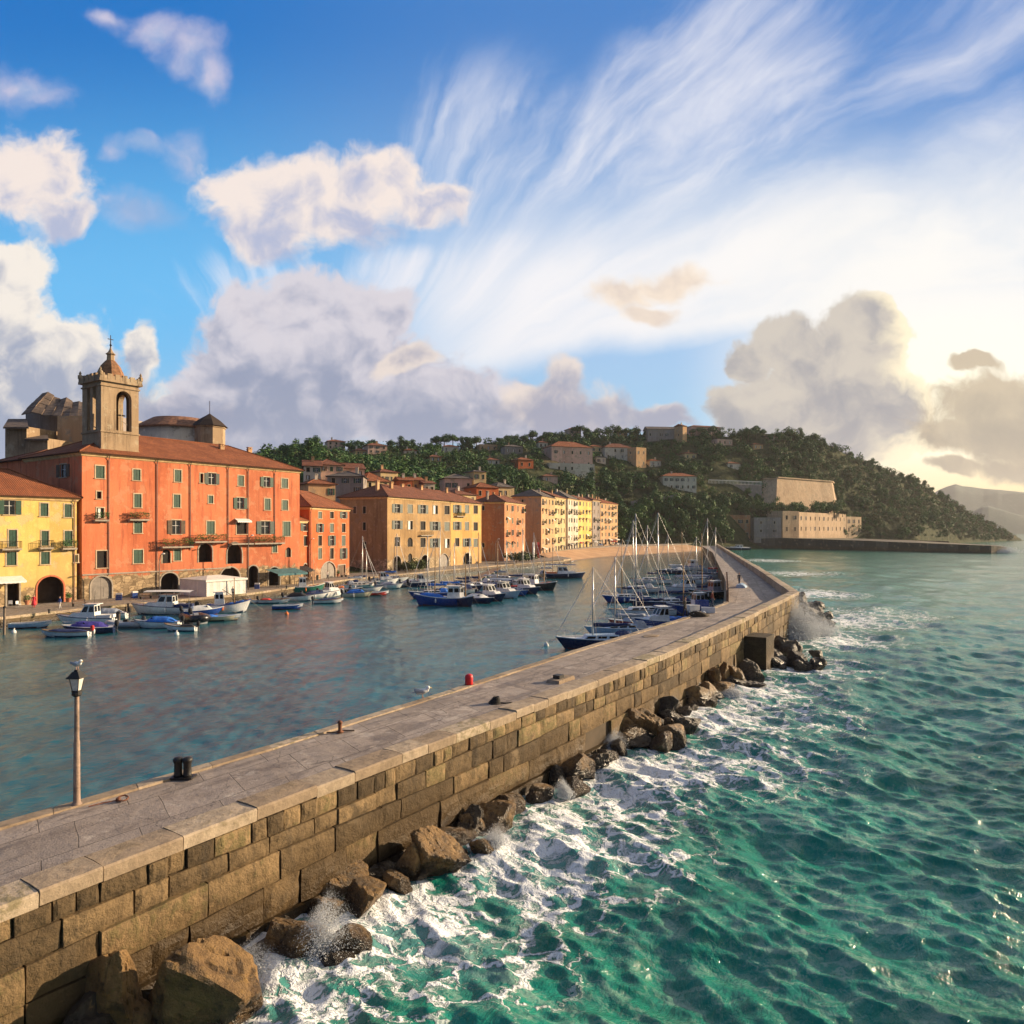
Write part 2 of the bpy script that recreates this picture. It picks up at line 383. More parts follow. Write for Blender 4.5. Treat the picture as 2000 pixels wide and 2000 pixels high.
# overhead and behind the camera: unseen sky with thin high cloud, toned down to weaken the ambient light
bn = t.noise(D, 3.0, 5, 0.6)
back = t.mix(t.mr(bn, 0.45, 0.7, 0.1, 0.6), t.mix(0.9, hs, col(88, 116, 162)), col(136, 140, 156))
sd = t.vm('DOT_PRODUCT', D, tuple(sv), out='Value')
back = t.mix(t.m('MULTIPLY', t.mr(sd, 0.25, 0.92), t.mr(bn, 0.3, 0.6, 0.7, 1.0)), back, col(252, 238, 206))  # unseen sky brightened around the sun for paler highlights on the sea
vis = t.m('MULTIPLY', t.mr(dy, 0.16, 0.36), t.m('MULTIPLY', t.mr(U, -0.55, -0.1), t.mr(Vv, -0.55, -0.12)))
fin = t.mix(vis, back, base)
fin = t.mix(t.mr(dz, -0.02, 0.0, 1, 0), fin, col(60, 80, 85))
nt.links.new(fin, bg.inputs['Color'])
w.cycles.sampling_method = 'MANUAL'; w.cycles.sample_map_resolution = 512
# ---------------------------------------------------------------- breakwater
PZ = 3.5                                     # walkway level
# outer edge (sea side), inner edge (harbour side), top of the sea wall
OUT = [(-33.0,-18.0),(-10.5,14.6),(-6.1,21.0),(-0.1,29.6),(9.4,43.2),(19.8,59.4),(31.6,78.9),(43.5,124.0),(77.0,257.0),(101.0,352.0)]
INN = [(-36.6,-13.2),(-13.65,19.1),(-9.1,25.5),(-3.3,34.6),(4.4,47.2),(14.4,62.4),(22.6,76.5),(34.2,115.0),(70.5,252.0),(93.0,352.0)]
TOP = [3.62,3.62,3.64,3.7,3.9,4.25,4.5,4.5,4.5,4.5]
def _resample(pts, extra, step):
    P_ = np.array(pts, float); seg = np.linalg.norm(np.diff(P_, axis=0), axis=1); s = np.concatenate([[0], np.cumsum(seg)])
    return P_, s
OA, OS = _resample(OUT, None, 1); IA = np.array(INN); TA = np.array(TOP)
def outer(s): return np.array([np.interp(s, OS, OA[:,0]), np.interp(s, OS, OA[:,1])])
def inner(s): return np.array([np.interp(s, OS, IA[:,0]), np.interp(s, OS, IA[:,1])])
def topz(s): return float(np.interp(s, OS, TA))
def odir(s):
    d = outer(s+0.4) - outer(s-0.4); return d / np.linalg.norm(d)
S_BEND, S_END = OS[6], OS[-1]
def dist_poly(X, Y, pts):
    """distance of points to a polyline, and which side (+ = right of its direction)"""
    best = np.full(X.shape, 1e9); side = np.zeros(X.shape)
    for (ax, ay), (bx, by) in zip(pts[:-1], pts[1:]):
        dx, dy = bx-ax, by-ay; L2 = dx*dx+dy*dy
        tt = np.clip(((X-ax)*dx+(Y-ay)*dy)/L2, 0, 1)
        d = np.hypot(X-ax-tt*dx, Y-ay-tt*dy); sd = (X-ax)*dy-(Y-ay)*dx
        m = d < best - 1e-9; best = np.where(m, d, best); side = np.where(m, sd, side)
    return best, side

def stone_mat(name, c_lo, c_hi, wet=True, bk=1.0):
    m, t, b = newmat(name)
    pos = t.n('ShaderNodeNewGeometry').outputs['Position']
    z = t.sep(pos)[2]; rn = t.attr('rnd')
    n1 = t.noise(pos, 0.55, 6, 0.65); n2 = t.noise(pos, 3.2, 6, 0.7); n3 = t.noise(pos, 16, 3, 0.6)
    st = t.noise(t.scl(pos, (1, 1, 0.12)), 2.0, 5, 0.7)
    col = t.mix(t.mr(t.m('ADD', t.m('MULTIPLY', rn, 0.62), t.m('MULTIPLY', n1, 0.5)), 0.2, 0.85), c_lo, c_hi)
    col = t.mix(t.mr(n2, 0.35, 0.7, 0.0, 0.45), col, tuple(c*0.38 for c in c_lo[:3])+(1,))
    col = t.mix(t.mr(st, 0.5, 0.74, 0, 0.8*bk), col, (0.055, 0.042, 0.028, 1))
    col = t.mix(t.mr(n1, 0.57, 0.66, 0, 0.5), col, (0.40, 0.29, 0.17, 1))
    n4 = t.noise(pos, 1.1, 7, 0.72); col = t.mix(t.mr(n4, 0.53, 0.64, 0, 0.75*bk), col, (0.075, 0.052, 0.028, 1))
    col = t.mix(t.mr(t.m('MULTIPLY', n2, rn), 0.38, 0.5, 0, 0.5), col, (0.17, 0.15, 0.055, 1))
    if wet:
        zz = t.m('ADD', z, t.mr(n1, 0.25, 0.75, -0.55, 0.55, False))
        wl = t.mr(zz, 0.6, 2.7, 1, 0)
        col = t.mix(t.m('MULTIPLY', wl, 0.74), col, (0.075, 0.044, 0.014, 1))
        col = t.mix(t.mr(zz, 0.0, 1.1, 0.9, 0), col, (0.018, 0.011, 0.006, 1))
        lk(t, b.inputs['Roughness'], t.mr(zz, 0.2, 1.5, 0.32, 0.88))
    else: b.inputs['Roughness'].default_value = 0.9
    lk(t, b.inputs['Base Color'], col); b.inputs['Specular IOR Level'].default_value = 0.35
    lk(t, b.inputs['Normal'], t.bump(t.m('ADD', t.m('ADD', n2, t.m('MULTIPLY', n3, 0.18)), t.m('MULTIPLY', n1, 0.8)), 0.75*bk, 0.12))
    return m
M_wall = stone_mat('harbour_wall_stone', (0.075, 0.050, 0.025, 1), (0.33, 0.22, 0.108, 1))
M_cope = stone_mat('coping_stone', (0.34, 0.25, 0.165, 1), (0.52, 0.41, 0.29, 1), wet=False, bk=.5)
M_inner = stone_mat('parapet_inner_stone', (0.10, 0.085, 0.07, 1), (0.19, 0.16, 0.13, 1), wet=False)

def deck_mat():
    m, t, b = newmat('deck_concrete')
    pos = t.n('ShaderNodeNewGeometry').outputs['Position']; uv = t.n('ShaderNodeUVMap').outputs[0]; s = t.sep(uv)
    n1 = t.noise(pos, 0.28, 6, 0.6); n2 = t.noise(pos, 1.6, 6, 0.7); n3 = t.noise(pos, 22, 3, 0.6)
    sm = t.noise(t.scl(uv, (0.9, 0.18, 1)), 1.3, 6, 0.65, 0.6)           # darker, smoother smears lying across the walkway
    br = t.n('ShaderNodeTexBrick', {'Vector': t.vm('ADD', t.comb(s[1], s[0], 0.0), t.vm('MULTIPLY', t.noise(pos, 0.8, 3, 0.5, out='Color'), (0.12, 0.12, 0))), 'Scale': 1.0, 'Mortar Size': 0.014, 'Mortar Smooth': 0.4,
             'Brick Width': 2.3, 'Row Height': 2.0, 'Color1': (0.42,0.42,0.42,1), 'Color2': (0.58,0.58,0.58,1), 'Mortar': (0,0,0,1)}, offset=0.37)
    col = t.mix(t.mr(n1, 0.36, 0.64), (0.50, 0.385, 0.30, 1), (0.66, 0.53, 0.42, 1))
    col = t.mix(t.m('MULTIPLY', t.sep(br.outputs[0])[0], 0.6), (0.20, 0.17, 0.15, 1), col, 'MIX')
    col = t.mix(t.mr(t.sep(br.outputs[0])[0], 0.42, 0.58, 0, 0.28), col, (0.50, 0.42, 0.36, 1))
    col = t.mix(t.mr(sm, 0.49, 0.62, 0, 0.72), col, (0.15, 0.115, 0.09, 1))
    ag = t.mr(n3, 0.35, 0.65, 0, 0.22); col = t.mix(ag, col, (0.14, 0.11, 0.085, 1))
    n5 = t.noise(pos, 0.75, 8, 0.72); col = t.mix(t.mr(n5, 0.53, 0.60, 0, 0.42), col, (0.20, 0.155, 0.125, 1)); col = t.mix(t.mr(n5, 0.36, 0.43, 0.4, 0), col, (0.62, 0.53, 0.44, 1))
    ck = t.vor(t.vm('ADD', pos, t.vm('MULTIPLY', t.noise(pos, 1.3, 4, .6, out='Color'), (.9, .9, 0))), 0.33, 'DISTANCE_TO_EDGE'); col = t.mix(t.mr(ck, 0.0, 0.006, 0.8, 0, False), col, (0.07, 0.055, 0.045, 1))
    col = t.mix(t.mr(n2, 0.56, 0.72, 0, 0.5), col, (0.16, 0.13, 0.11, 1))
    col = t.mix(t.mr(n2, 0.28, 0.4, 0.4, 0), col, (0.56, 0.49, 0.42, 1))
    col = t.mix(t.m('MULTIPLY', br.outputs['Fac'], t.mr(n1, 0.3, 0.6, 0.25, 1.0)), col, (0.075, 0.06, 0.05, 1))
    lk(t, b.inputs['Base Color'], col)
    lk(t, b.inputs['Roughness'], t.mr(sm, 0.5, 0.7, 0.85, 0.5)); b.inputs['Specular IOR Level'].default_value = 0.35
    h = t.m('SUBTRACT', t.m('ADD', t.m('MULTIPLY', n2, 0.8), t.m('MULTIPLY', n3, 0.2)), t.m('MULTIPLY', br.outputs['Fac'], 0.6))
    lk(t, b.inputs['Normal'], t.bump(h, 0.85, 0.07))
    return m
M_deck = deck_mat()

bw = thing('breakwater', (0, 0, 0), 0, 'long stone breakwater with paved walkway and sea wall bending round the harbour', 'breakwater')
# walkway
mb = MB(); st = np.concatenate([np.arange(0, S_BEND+20, 0.4), np.arange(S_BEND+20, S_END, 6.0), [S_END]])
NA = 14
def across(s, k):
    o, i = outer(s), inner(s); n = (i-o)/np.linalg.norm(i-o); W = np.linalg.norm(i-o)
    a = 0.9 + (W-0.9)*k; p = o + n*a
    dz = 0.035*(mnoise.noise(Vector((p[0]*0.35, p[1]*0.35, 3)))) - 0.05*k
    wv_ = mnoise.noise(Vector((s*0.9+a*.25, a*0.16, 7)))*0.018 + mnoise.noise(Vector((s*2.3, a*0.5, 11)))*0.009
    return (p[0], p[1], PZ + dz + wv_*(1 if 0.02 < k < .98 else .3)), a
for s0, s1 in zip(st[:-1], st[1:]):
    for k in range(NA-1):
        q = [across(s0, k/(NA-1)), across(s1, k/(NA-1)), across(s1, (k+1)/(NA-1)), across(s0, (k+1)/(NA-1))]
        uv = [(q[0][1], s0), (q[1][1], s1), (q[2][1], s1), (q[3][1], s0)]
        mb.poly([c[0] for c in q], uv=uv)
mb.build('walkway', M_deck, bw, smooth=True)
# harbour-side face
mb = MB()
for s0, s1 in zip(st[:-1], st[1:]):
    a, b_ = across(s0, 1.0)[0], across(s1, 1.0)[0]
    mb.poly([(a[0], a[1], a[2]-0.002), (b_[0], b_[1], b_[2]-0.002), (b_[0], b_[1], -2), (a[0], a[1], -2)], rn=random.random())
mb.build('harbour_face', M_wall, bw, rn=True)
# kerb stones along the harbour edge
mb = MB(); s = 1.0
while s < S_BEND + 30:
    L = random.uniform(1.5, 2.6); 
    a, b_ = inner(s), inner(s+L-0.02); oa, ob = outer(s), outer(s+L)
    na = (oa-a)/np.linalg.norm(oa-a); nb = (ob-b_)/np.linalg.norm(ob-b_); wd = 0.5; h = 0.03 + random.uniform(0, 0.03)
    z0, z1 = PZ-0.32, PZ-0.03+h
    p = [a-na*0.03, b_-nb*0.03, b_+nb*wd, a+na*wd]
    mb.add([(*p[0],z0),(*p[1],z0),(*p[2],z0),(*p[3],z0),(*p[0],z1-0.02),(*p[1],z1-0.02),(*p[2],z1),(*p[3],z1)],
           [(4,5,6,7)[::-1],(0,1,5,4)[::-1],(1,2,6,5)[::-1],(2,3,7,6)[::-1],(3,0,4,7)[::-1]], rn=random.random())
    s += L
mb.build('kerb_stones', M_cope, bw, rn=True)
# sea wall of coursed blocks
mb = MB()
def wallpt(s, z, out):
    o = outer(s); d = odir(s); n = np.array([d[1], -d[0]])
    return (*(o + n*out), z)
def block(s0, s1, z0, z1, f0, f1, prot, rn, nu, nv, rough):
    """one block: front grid with rounded arrises; z as a function of s between the courses"""
    g = 0.025; vs = []; fs = []
    for j in range(nv+1):
        for i in range(nu+1):
            u, v = i/nu, j/nv; sa = s0+g+(s1-s0-2*g)*u
            lo, hi = f0(sa)+g, f1(sa)-g; z = lo+(hi-lo)*v
            e = min(u*(s1-s0), (1-u)*(s1-s0), v*(hi-lo), (1-v)*(hi-lo))
            out = prot - 0.035*math.exp(-e/0.03) + rough*(mnoise.noise(Vector((sa*1.3, z*1.6, rn*40)))*0.7+mnoise.noise(Vector((sa*3.4, z*3.4, rn*40+9)))*0.45)
            vs.append(wallpt(sa, z, out))
    for j in range(nv):
        for i in range(nu): a = j*(nu+1)+i; fs.append((a, a+1, a+nu+2, a+nu+1))
    nb = nu+1; top = nv*nb
    back = len(vs)                       # side faces run back to the core
    ring = [i for i in range(nb)] + [j*nb+nu for j in range(1, nv+1)] + [top+i for i in range(nu-1, -1, -1)] + [j*nb for j in range(nv-1, 0, -1)]
    for k in ring:
        j, i = divmod(k, nb); u, v = i/nu, j/nv; sa = s0+g+(s1-s0-2*g)*u; lo, hi = f0(sa)+g, f1(sa)-g
        vs.append(wallpt(sa, lo+(hi-lo)*v, -0.25))
    nr = len(ring)
    for k in range(nr): fs.append((ring[k], back+k, back+(k+1)%nr, ring[(k+1)%nr])[::-1])
    mb.add(vs, fs, rn=rn)
CH = 0.34                                # coping height
def course(k, n=5):
    def f(s):
        hi = topz(s)-CH; lo = -0.8
        return lo + (hi-lo)*[0, 0.30, 0.53, 0.72, 0.87, 1.0][k] + 0.07*math.sin(s*0.31+k*2.1)*(0 if k in (0, 5) else 1)
    return f
for k in range(5):
    s = OS[0]+6 + random.uniform(0, 1)
    while s < S_BEND - 0.2:
        base = [2.6, 2.1, 1.9, 1.25, 0.8][k]; far = s > OS[4]
        L = random.uniform(0.45, 1.5)*base; L = min(max(L, .5), S_BEND - s)
        if L < 0.3: break
        hole = (k <= 1 and random.random() < 0.05 and s < OS[5])
        if not hole: block(s, s+L, 0, 0, course(k), course(k+1), random.choice((0, 0, .02, -.03, .04))+random.uniform(-.015, .02)+(0.06 if k == 0 else 0.0), random.random(), 3 if far else 6, 2 if far else 4, 0.05 if k > 1 else 0.085)
        s += L
s = S_BEND + 0.2
while s < S_END - 6:
    L = random.uniform(2, 5)
    block(s, s+L, 0, 0, course(0), course(3), random.uniform(0, .05), random.random(), 2, 2, 0.05)
    block(s, s+L, 0, 0, course(3), course(5), random.uniform(0, .05), random.random(), 2, 2, 0.05); s += L
mb.build('sea_wall', M_wall, bw, smooth=False, rn=True)
mb = MB()                                # dark core behind the joints
for s0, s1 in zip(st[:-1], st[1:]):
    p = [wallpt(s0, -2, -0.18), wallpt(s1, -2, -0.18), wallpt(s1, topz(s1)-CH, -0.18), wallpt(s0, topz(s0)-CH, -0.18)]
    mb.poly(p, rn=0.1)
mb.build('wall_core', plain('joint_mortar', (0.09, 0.065, 0.04, 1), 0.95), bw, rn=True)
# coping stones: raised kerb near, parapet top further along
mb = MB(); s = OS[0]+4
while s < S_END - 2:
    L = random.uniform(1.1, 2.3) if s < S_BEND else random.uniform(3, 5)
    if s < S_BEND < s+L: L = S_BEND - s
    if L < 0.15: s = S_BEND + 0.001; continue
    dz = random.uniform(-0.02, 0.035); g = 0.012; n = 3; rn = random.random()
    vs = []; prof = [(0.0, -CH), (0.02, -0.05), (-0.02, 0.0), (-0.45, 0.012), (-0.93, 0.0), (-0.97, -0.05), (-0.97, None)]
    for i in range(n+1):
        sa = s+g+(L-2*g)*i/n; T_ = topz(sa)+dz
        o = outer(sa)
        d = odir(min(sa, S_BEND-0.5)) if s < S_BEND else odir(max(sa, S_BEND+0.5))
        nn = np.array([d[1], -d[0]])
        if abs(sa - S_BEND) < 0.05: nn = nn
        for (a, z) in prof:
            zz = PZ-0.12 if z is None else T_+z
            q = mnoise.noise(Vector((sa*1.7, a*2, rn*30)))*0.018
            p = o + nn*(a+q); vs.append((p[0], p[1], zz+q))
    m_ = len(prof); fs = []
    for i in range(n):
        for j in range(m_-1): fs.append((i*m_+j, (i+1)*m_+j, (i+1)*m_+j+1, i*m_+j+1))
    fs.append(tuple(range(m_))); fs.append(tuple(n*m_+j for j in range(m_-1, -1, -1)))
    mb.add(vs, fs, rn=rn); s += L
o = outer(S_BEND); d1, d2 = odir(S_BEND-0.5), odir(S_BEND+0.5); n1_, n2_ = np.array([d1[1], -d1[0]]), np.array([d2[1], -d2[0]])
cp = [o + n1_*.03, o + (n1_+n2_)*.018, o + n2_*.03, o - n2_*.9, o - (n1_+n2_)*.47, o - n1_*.9]; zc = topz(S_BEND)
mb.add([(*p, zc-CH) for p in cp]+[(*p, zc+.03) for p in cp], [tuple(range(6, 12))]+[(k, (k+1) % 6, 6+(k+1) % 6, 6+k) for k in range(6)], rn=.5)
mb.build('coping_stones', M_cope, bw, rn=True)
# buttress on the sea side, short of the bend
sb = OS[5] - 2.0; d = odir(sb); n_ = np.array([d[1], -d[0]]); o = outer(sb)
mb = MB(); h = 2.75
pts = [o - n_*0.2, o + d*2.6 - n_*0.2, o + d*2.6 + n_*1.7, o + n_*1.7]
vs = [(*p, -1.5) for p in pts] + [(p[0], p[1], h) for p in pts]
mb.add(vs, [(4,7,6,5),(0,4,5,1),(1,5,6,2),(2,6,7,3),(3,7,4,0)], rn=0.2)
mb.build('buttress', stone_mat('shaded_buttress_stone', (0.045, 0.033, 0.020, 1), (0.10, 0.072, 0.040, 1)), bw, rn=True)  # darker than the wall stone: shade on the block put into its colour

# ---------------------------------------------------------------- boulders at the foot of the wall
def rock_mat(name, c1, c2, algae):
    m, t, b = newmat(name)
    pos = t.n('ShaderNodeNewGeometry').outputs['Position']; z = t.sep(pos)[2]
    n1 = t.noise(pos, 0.9, 6, 0.65); n2 = t.noise(pos, 4.5, 6, 0.7); n3 = t.noise(pos, 24, 3, 0.6)
    col = t.mix(t.mr(n1, 0.35, 0.65), c1, c2)
    col = t.mix(t.mr(n2, 0.52, 0.7, 0, 0.7), col, algae)
    col = t.mix(t.mr(n2, 0.25, 0.42, 0.6, 0), col, (0.03, 0.02, 0.012, 1))
    zz = t.m('ADD', z, t.mr(n1, 0.25, 0.75, -0.55, 0.55, False)); n6 = t.noise(pos, 2.1, 8, 0.72)
    col = t.mix(t.mr(n6, 0.52, 0.62, 0, 0.7), col, (0.045, 0.028, 0.012, 1)); col = t.mix(t.mr(n6, 0.34, 0.42, 0.5, 0), col, (0.36, 0.21, 0.075, 1))
    col = t.mix(t.mr(zz, 0.15, 0.95, 0.88, 0), col, (0.018, 0.012, 0.008, 1))
    lk(t, b.inputs['Base Color'], col); lk(t, b.inputs['Roughness'], t.mr(zz, 0.2, 1.2, 0.22, 0.62))
    b.inputs['Specular IOR Level'].default_value = 0.5
    lk(t, b.inputs['Normal'], t.bump(t.m('ADD', n2, t.m('MULTIPLY', n3, 0.3)), 1.0, 0.16))
    return m
M_rock = rock_mat('brown_rock', (0.13, 0.070, 0.022, 1), (0.30, 0.175, 0.060, 1), (0.24, 0.135, 0.025, 1))
M_rockd = rock_mat('wet_dark_rock', (0.035, 0.028, 0.022, 1), (0.085, 0.066, 0.045, 1), (0.10, 0.075, 0.03, 1))
_ico = {}
def ico(sub):
    if sub not in _ico:
        bm = bmesh.new(); bmesh.ops.create_icosphere(bm, subdivisions=sub, radius=1)
        _ico[sub] = (np.array([v.co[:] for v in bm.verts]), np.array([[v.index for v in f.verts] for f in bm.faces])); bm.free()
    return _ico[sub]
def rock_mesh(seed, sx, sy, sz, sub=4, planes=15):
    r = np.random.default_rng(seed); V, Q = ico(sub)
    N = r.normal(size=(planes, 3)); N /= np.linalg.norm(N, axis=1)[:, None]; D_ = r.uniform(0.58, 1.0, planes)
    dots = V @ N.T; rr = np.where(dots > 0.05, D_[None]/np.maximum(dots, 0.05), 9)
    srt = np.sort(rr, axis=1); k = srt[:, 0]; e = np.exp(-(srt[:, 1]-srt[:, 0])/0.02); k = k*(1-0.02*e); k = np.minimum(k, 1.25)
    nz = np.array([mnoise.fractal(Vector(v)*1.6+Vector((seed*3.1, 0, 0)), 0.9, 2.1, 5) for v in V])
    rd = np.array([abs(mnoise.noise(Vector(v)*2.3+Vector((seed*1.7, 4, 0)))) for v in V]); k = k*(1+0.07*nz-0.10*np.exp(-rd/0.05))
    return V*k[:, None]*np.array([sx, sy, sz]), Q
def rock(px, py, w, h, label, mat=None, seed=0, z=0.0, dep=None, rot=None, tilt=0.0, sub=4, group='boulders along the foot of the breakwater'):
    """px, py: middle of its foot at height z; w, h: its size in photo pixels"""
    x, y, _ = gnd(px, py, z); W = w/F*y; H = h/F*y
    V, Q = rock_mesh(seed, W/2*1.1, (dep or W*0.85)/2, H*0.60, sub)
    o = np_mesh('boulder', V, Q, mat or M_rock, smooth=False)
    o.location = (x, y + (dep or W*0.85)*0.15, z + H*0.16); o.rotation_euler = (tilt*0.5, tilt, 0 if rot is None else rot)
    tag(o, label, 'boulder', group); return o
RK = [ # px, py(foot), w, h, z, seed, mat, label
 (372,1990,235,175,0.2,1,0,'big ochre boulder at the bottom of the breakwater, largest of all the rocks'),
 (205,1985,105,185,0.5,2,0,'tall slanting brown slab leaning on the wall left of the biggest boulder'),
 (95,1992,150,120,0.2,3,0,'brown boulder in the bottom left corner under the wall'),
 (15,1985,110,120,0.3,4,0,'dark brown boulder cut by the left edge of the photo'),
 (215,2050,120,100,-0.2,5,0,'small rounded brown boulder at the bottom edge below the slanting slab'),
 (300,1890,150,70,0.3,33,1,'dark rock in the shadow under the wall above the biggest boulder'),
 (555,1862,115,95,0.1,6,0,'dark red brown boulder splashed by the white plume'),
 (668,1866,85,55,0.0,7,0,'flat tilted brown rock standing in foam right of the splash'),
 (655,1900,90,45,-0.1,8,1,'low dark rock awash in front of the flat tilted rock'),
 (470,1775,90,70,0.3,34,1,'dark boulder half under the wall above the splash'),
 (640,1745,110,80,0.1,9,0,'brown boulder at the wall foot above the splash'),
 (775,1733,50,38,0.0,10,0,'small pointed brown rock alone in the foam'),
 (850,1690,120,85,0.1,11,0,'wide mossy brown boulder against the wall in mid breakwater'),
 (800,1700,50,70,0.2,35,0,'upright ochre rock squeezed left of the wide mossy boulder'),
 (945,1665,50,32,0.0,12,0,'small dark pointed rock right of the wide mossy boulder'),
 (920,1620,60,50,0.1,36,1,'dark rock in the gap under the wall beyond the mossy boulder'),
 (1138,1512,70,48,0.2,13,0,'brown boulder touching the wall where foam turns white'),
 (1125,1548,48,42,0.0,14,0,'small square brown rock in front of the boulder touching the wall'),
 (1222,1442,58,52,0.1,15,0,'squat brown boulder left in the cluster below the wall'),
 (1258,1428,72,68,0.4,16,0,'tall rounded boulder topping the cluster below the wall'),
 (1296,1398,56,66,0.3,17,1,'dark boulder behind the rounded boulder in the cluster'),
 (1318,1447,62,52,0.1,18,0,'wedge shaped boulder on the right of the cluster'),
 (1342,1425,48,40,0.1,19,1,'dark boulder at the far right end of the cluster'),
 (1294,1462,56,36,0.0,20,0,'low pointed rock in front of the cluster'),
 (1352,1358,55,36,0.2,21,1,'round dark boulder beyond the cluster at the wall'),
 (1320,1378,34,38,0.1,22,0,'small brown rock between the cluster and the round dark boulder'),
 (1390,1340,30,60,0.5,23,0,'upright ochre rock leaning on the wall before the buttress'),
 (1372,1330,34,40,0.5,37,0,'narrow brown rock left of the upright ochre rock'),
 (1414,1334,30,50,0.3,24,0,'second upright ochre rock below the buttress'),
 (1440,1332,36,52,0.3,25,0,'slanting dark and ochre rock under the buttress'),
 (1470,1324,46,45,0.2,26,1,'dark block beneath the right corner of the buttress'),
 (1400,1358,30,18,0.0,27,1,'low black rock in the foam below the upright rocks'),
 (1432,1360,30,18,0.0,28,1,'low black rock right of the other low black rock'),
 (1388,1378,22,18,0.0,29,0,'little mossy rock standing in foam below the upright rocks'),
 (1475,1341,38,14,0.0,30,1,'flat dark rock awash off the buttress'),
]
for px, py, w_, h_, z_, sd, mk, lb in RK:
    rock(px, py, w_, h_, lb, (M_rock, M_rockd)[mk], sd, z_, rot=random.uniform(-.5, .5), tilt=random.uniform(-.25, .25), sub=5 if w_ > 100 else 4)
# dark pile beyond the buttress and the line of blocks outside the far arm
r_ = random.Random(15)
for i in range(62):
    s = OS[1]+1+i*1.12+r_.uniform(-.5, .5)
    if s > OS[5]-3: break
    o = outer(s); d = odir(s); n_ = np.array([d[1], -d[0]])*r_.uniform(.25, 1.0); sz = r_.uniform(.34, .95)*(1.0 if s < OS[4] else 1.25)
    V, Q = rock_mesh(300+i, sz*r_.uniform(.8, 1.4), sz, sz*r_.uniform(.6, .95), 4); b_ = np_mesh('boulder', V, Q, M_rockd if r_.random() < .55 else M_rock, smooth=False)
    b_.location = (o[0]+n_[0], o[1]+n_[1], r_.uniform(-.05, .3)); b_.rotation_euler = (r_.uniform(-.4,.4), r_.uniform(-.4,.4), r_.uniform(0,3)); tag(b_, 'small wet stone wedged at the foot of the breakwater wall', 'stone', 'small stones at the wall foot')
r_ = random.Random(5)
for i in range(26):
    px = r_.uniform(1478, 1602); k = (px-1478)/124; py = 1255 + k*12 + r_.uniform(-12, 38)*(1-0.25*k)
    rock(px, py+10, r_.uniform(24, 44), r_.uniform(16, 30), 'wet black boulder in the pile heaped beyond the buttress', M_rockd, 100+i, 0.15+0.9*max(0, (1285-py)/40), rot=r_.uniform(0, 3), tilt=r_.uniform(-.5, .5), sub=3, group='black boulders beyond the buttress')
for i in range(18):
    px = r_.uniform(1552, 1622); k = (px-1552)/70; py = 1162+k*28+r_.uniform(-8, 26)
    rock(px, py+8, r_.uniform(16, 30), r_.uniform(12, 22), 'dark boulder in the pile at the outer corner of the breakwater', M_rockd, 140+i, 0.3, rot=r_.uniform(0, 3), tilt=r_.uniform(-.5, .5), sub=3, group='boulders at the corner of the breakwater')
for i in range(26):
    s = S_BEND + 6 + i*4.2 + r_.uniform(-1, 1); o = outer(s); d = odir(s); n_ = np.array([d[1], -d[0]])*r_.uniform(1.0, 3.2)
    sz = r_.uniform(0.9, 1.7)
    V, Q = rock_mesh(170+i, sz, sz*0.9, sz*0.95, 3); b_ = np_mesh('boulder', V, Q, M_rockd, smooth=False)
    b_.location = (o[0]+n_[0], o[1]+n_[1], r_.uniform(0.6, 1.7)); b_.rotation_euler = (r_.uniform(-.4,.4), r_.uniform(-.4,.4), r_.uniform(0,3))
    tag(b_, 'brown boulder lining the far arm of the breakwater beyond the bend', 'boulder', 'boulders along the far arm')
# ---------------------------------------------------------------- sea and harbour water
def waves(X, Y, comps, lim):
    """sum of sharpened travelling waves; comps: (wavelength, heading, amplitude, phase); lim: local mesh spacing"""
    H = np.zeros_like(X); DX = np.zeros_like(X); DY = np.zeros_like(X)
    for lam, th, A, ph in comps:
        k = 2*np.pi/lam; cx, sy = math.cos(th), math.sin(th)
        a = k*(X*cx+Y*sy)+ph; fade = np.clip((lam/lim-2.0)/3.0, 0, 1)
        H += A*fade*np.cos(a); DX -= 0.75*A*fade*cx*np.sin(a); DY -= 0.75*A*fade*sy*np.sin(a)
    return H, DX, DY
rs = [7.0]
while rs[-1] < 3900:
    r0 = rs[-1]; rs.append(r0 + max(0.075, r0*r0/11500) if r0 < 1500 else r0*1.25)
rs = np.array(rs)
th = np.concatenate([np.linspace(-82, -41, 70)[:-1], np.linspace(-41, 41, 900), np.linspace(41, 88, 90)[1:]]) * math.pi/180
RR, TH = np.meshgrid(rs, th, indexing='ij')
X0, Y0 = RR*np.sin(TH), RR*np.cos(TH)
LIM = np.maximum(np.gradient(rs)[:, None]*np.ones_like(TH)*0.5, RR*0.0016)
nr, nt_ = X0.shape
idx = np.arange(nr*nt_).reshape(nr, nt_)
QU = np.stack([idx[:-1, :-1], idx[:-1, 1:], idx[1:, 1:], idx[1:, :-1]], -1).reshape(-1, 4)[:, ::-1]
CEN = [((a[0]+b[0])/2, (a[1]+b[1])/2) for a, b in zip(OUT, INN)] + [(150.0, 470.0), (180, 700)]
CEN = [(-36-40*0.6, -13-40*0.8)] + CEN
dc, side = dist_poly(X0, Y0, CEN)
right = side > 0
r2 = np.random.default_rng(3)
comps = []
for lam, A, n in ((26, .06, 4), (15, .050, 6), (8.5, .036, 9), (5.2, .025, 12), (3.3, .0175, 16), (2.1, .013, 20), (1.3, .0092, 26), (0.8, 0.0068, 26), (0.5, 0.0042, 22)):
    for _ in range(n):
        comps.append((lam*r2.uniform(.8, 1.25), math.pi+R(38)+r2.normal()*R(36), A*r2.uniform(.5, 1.2), r2.uniform(0, 6.28)))
H, DX, DY = waves(X0, Y0, comps, LIM)
amp = np.array([1.0])*(0.75+0.35*np.clip(dc/12, 0, 1))
H *= amp
crest = H.copy()
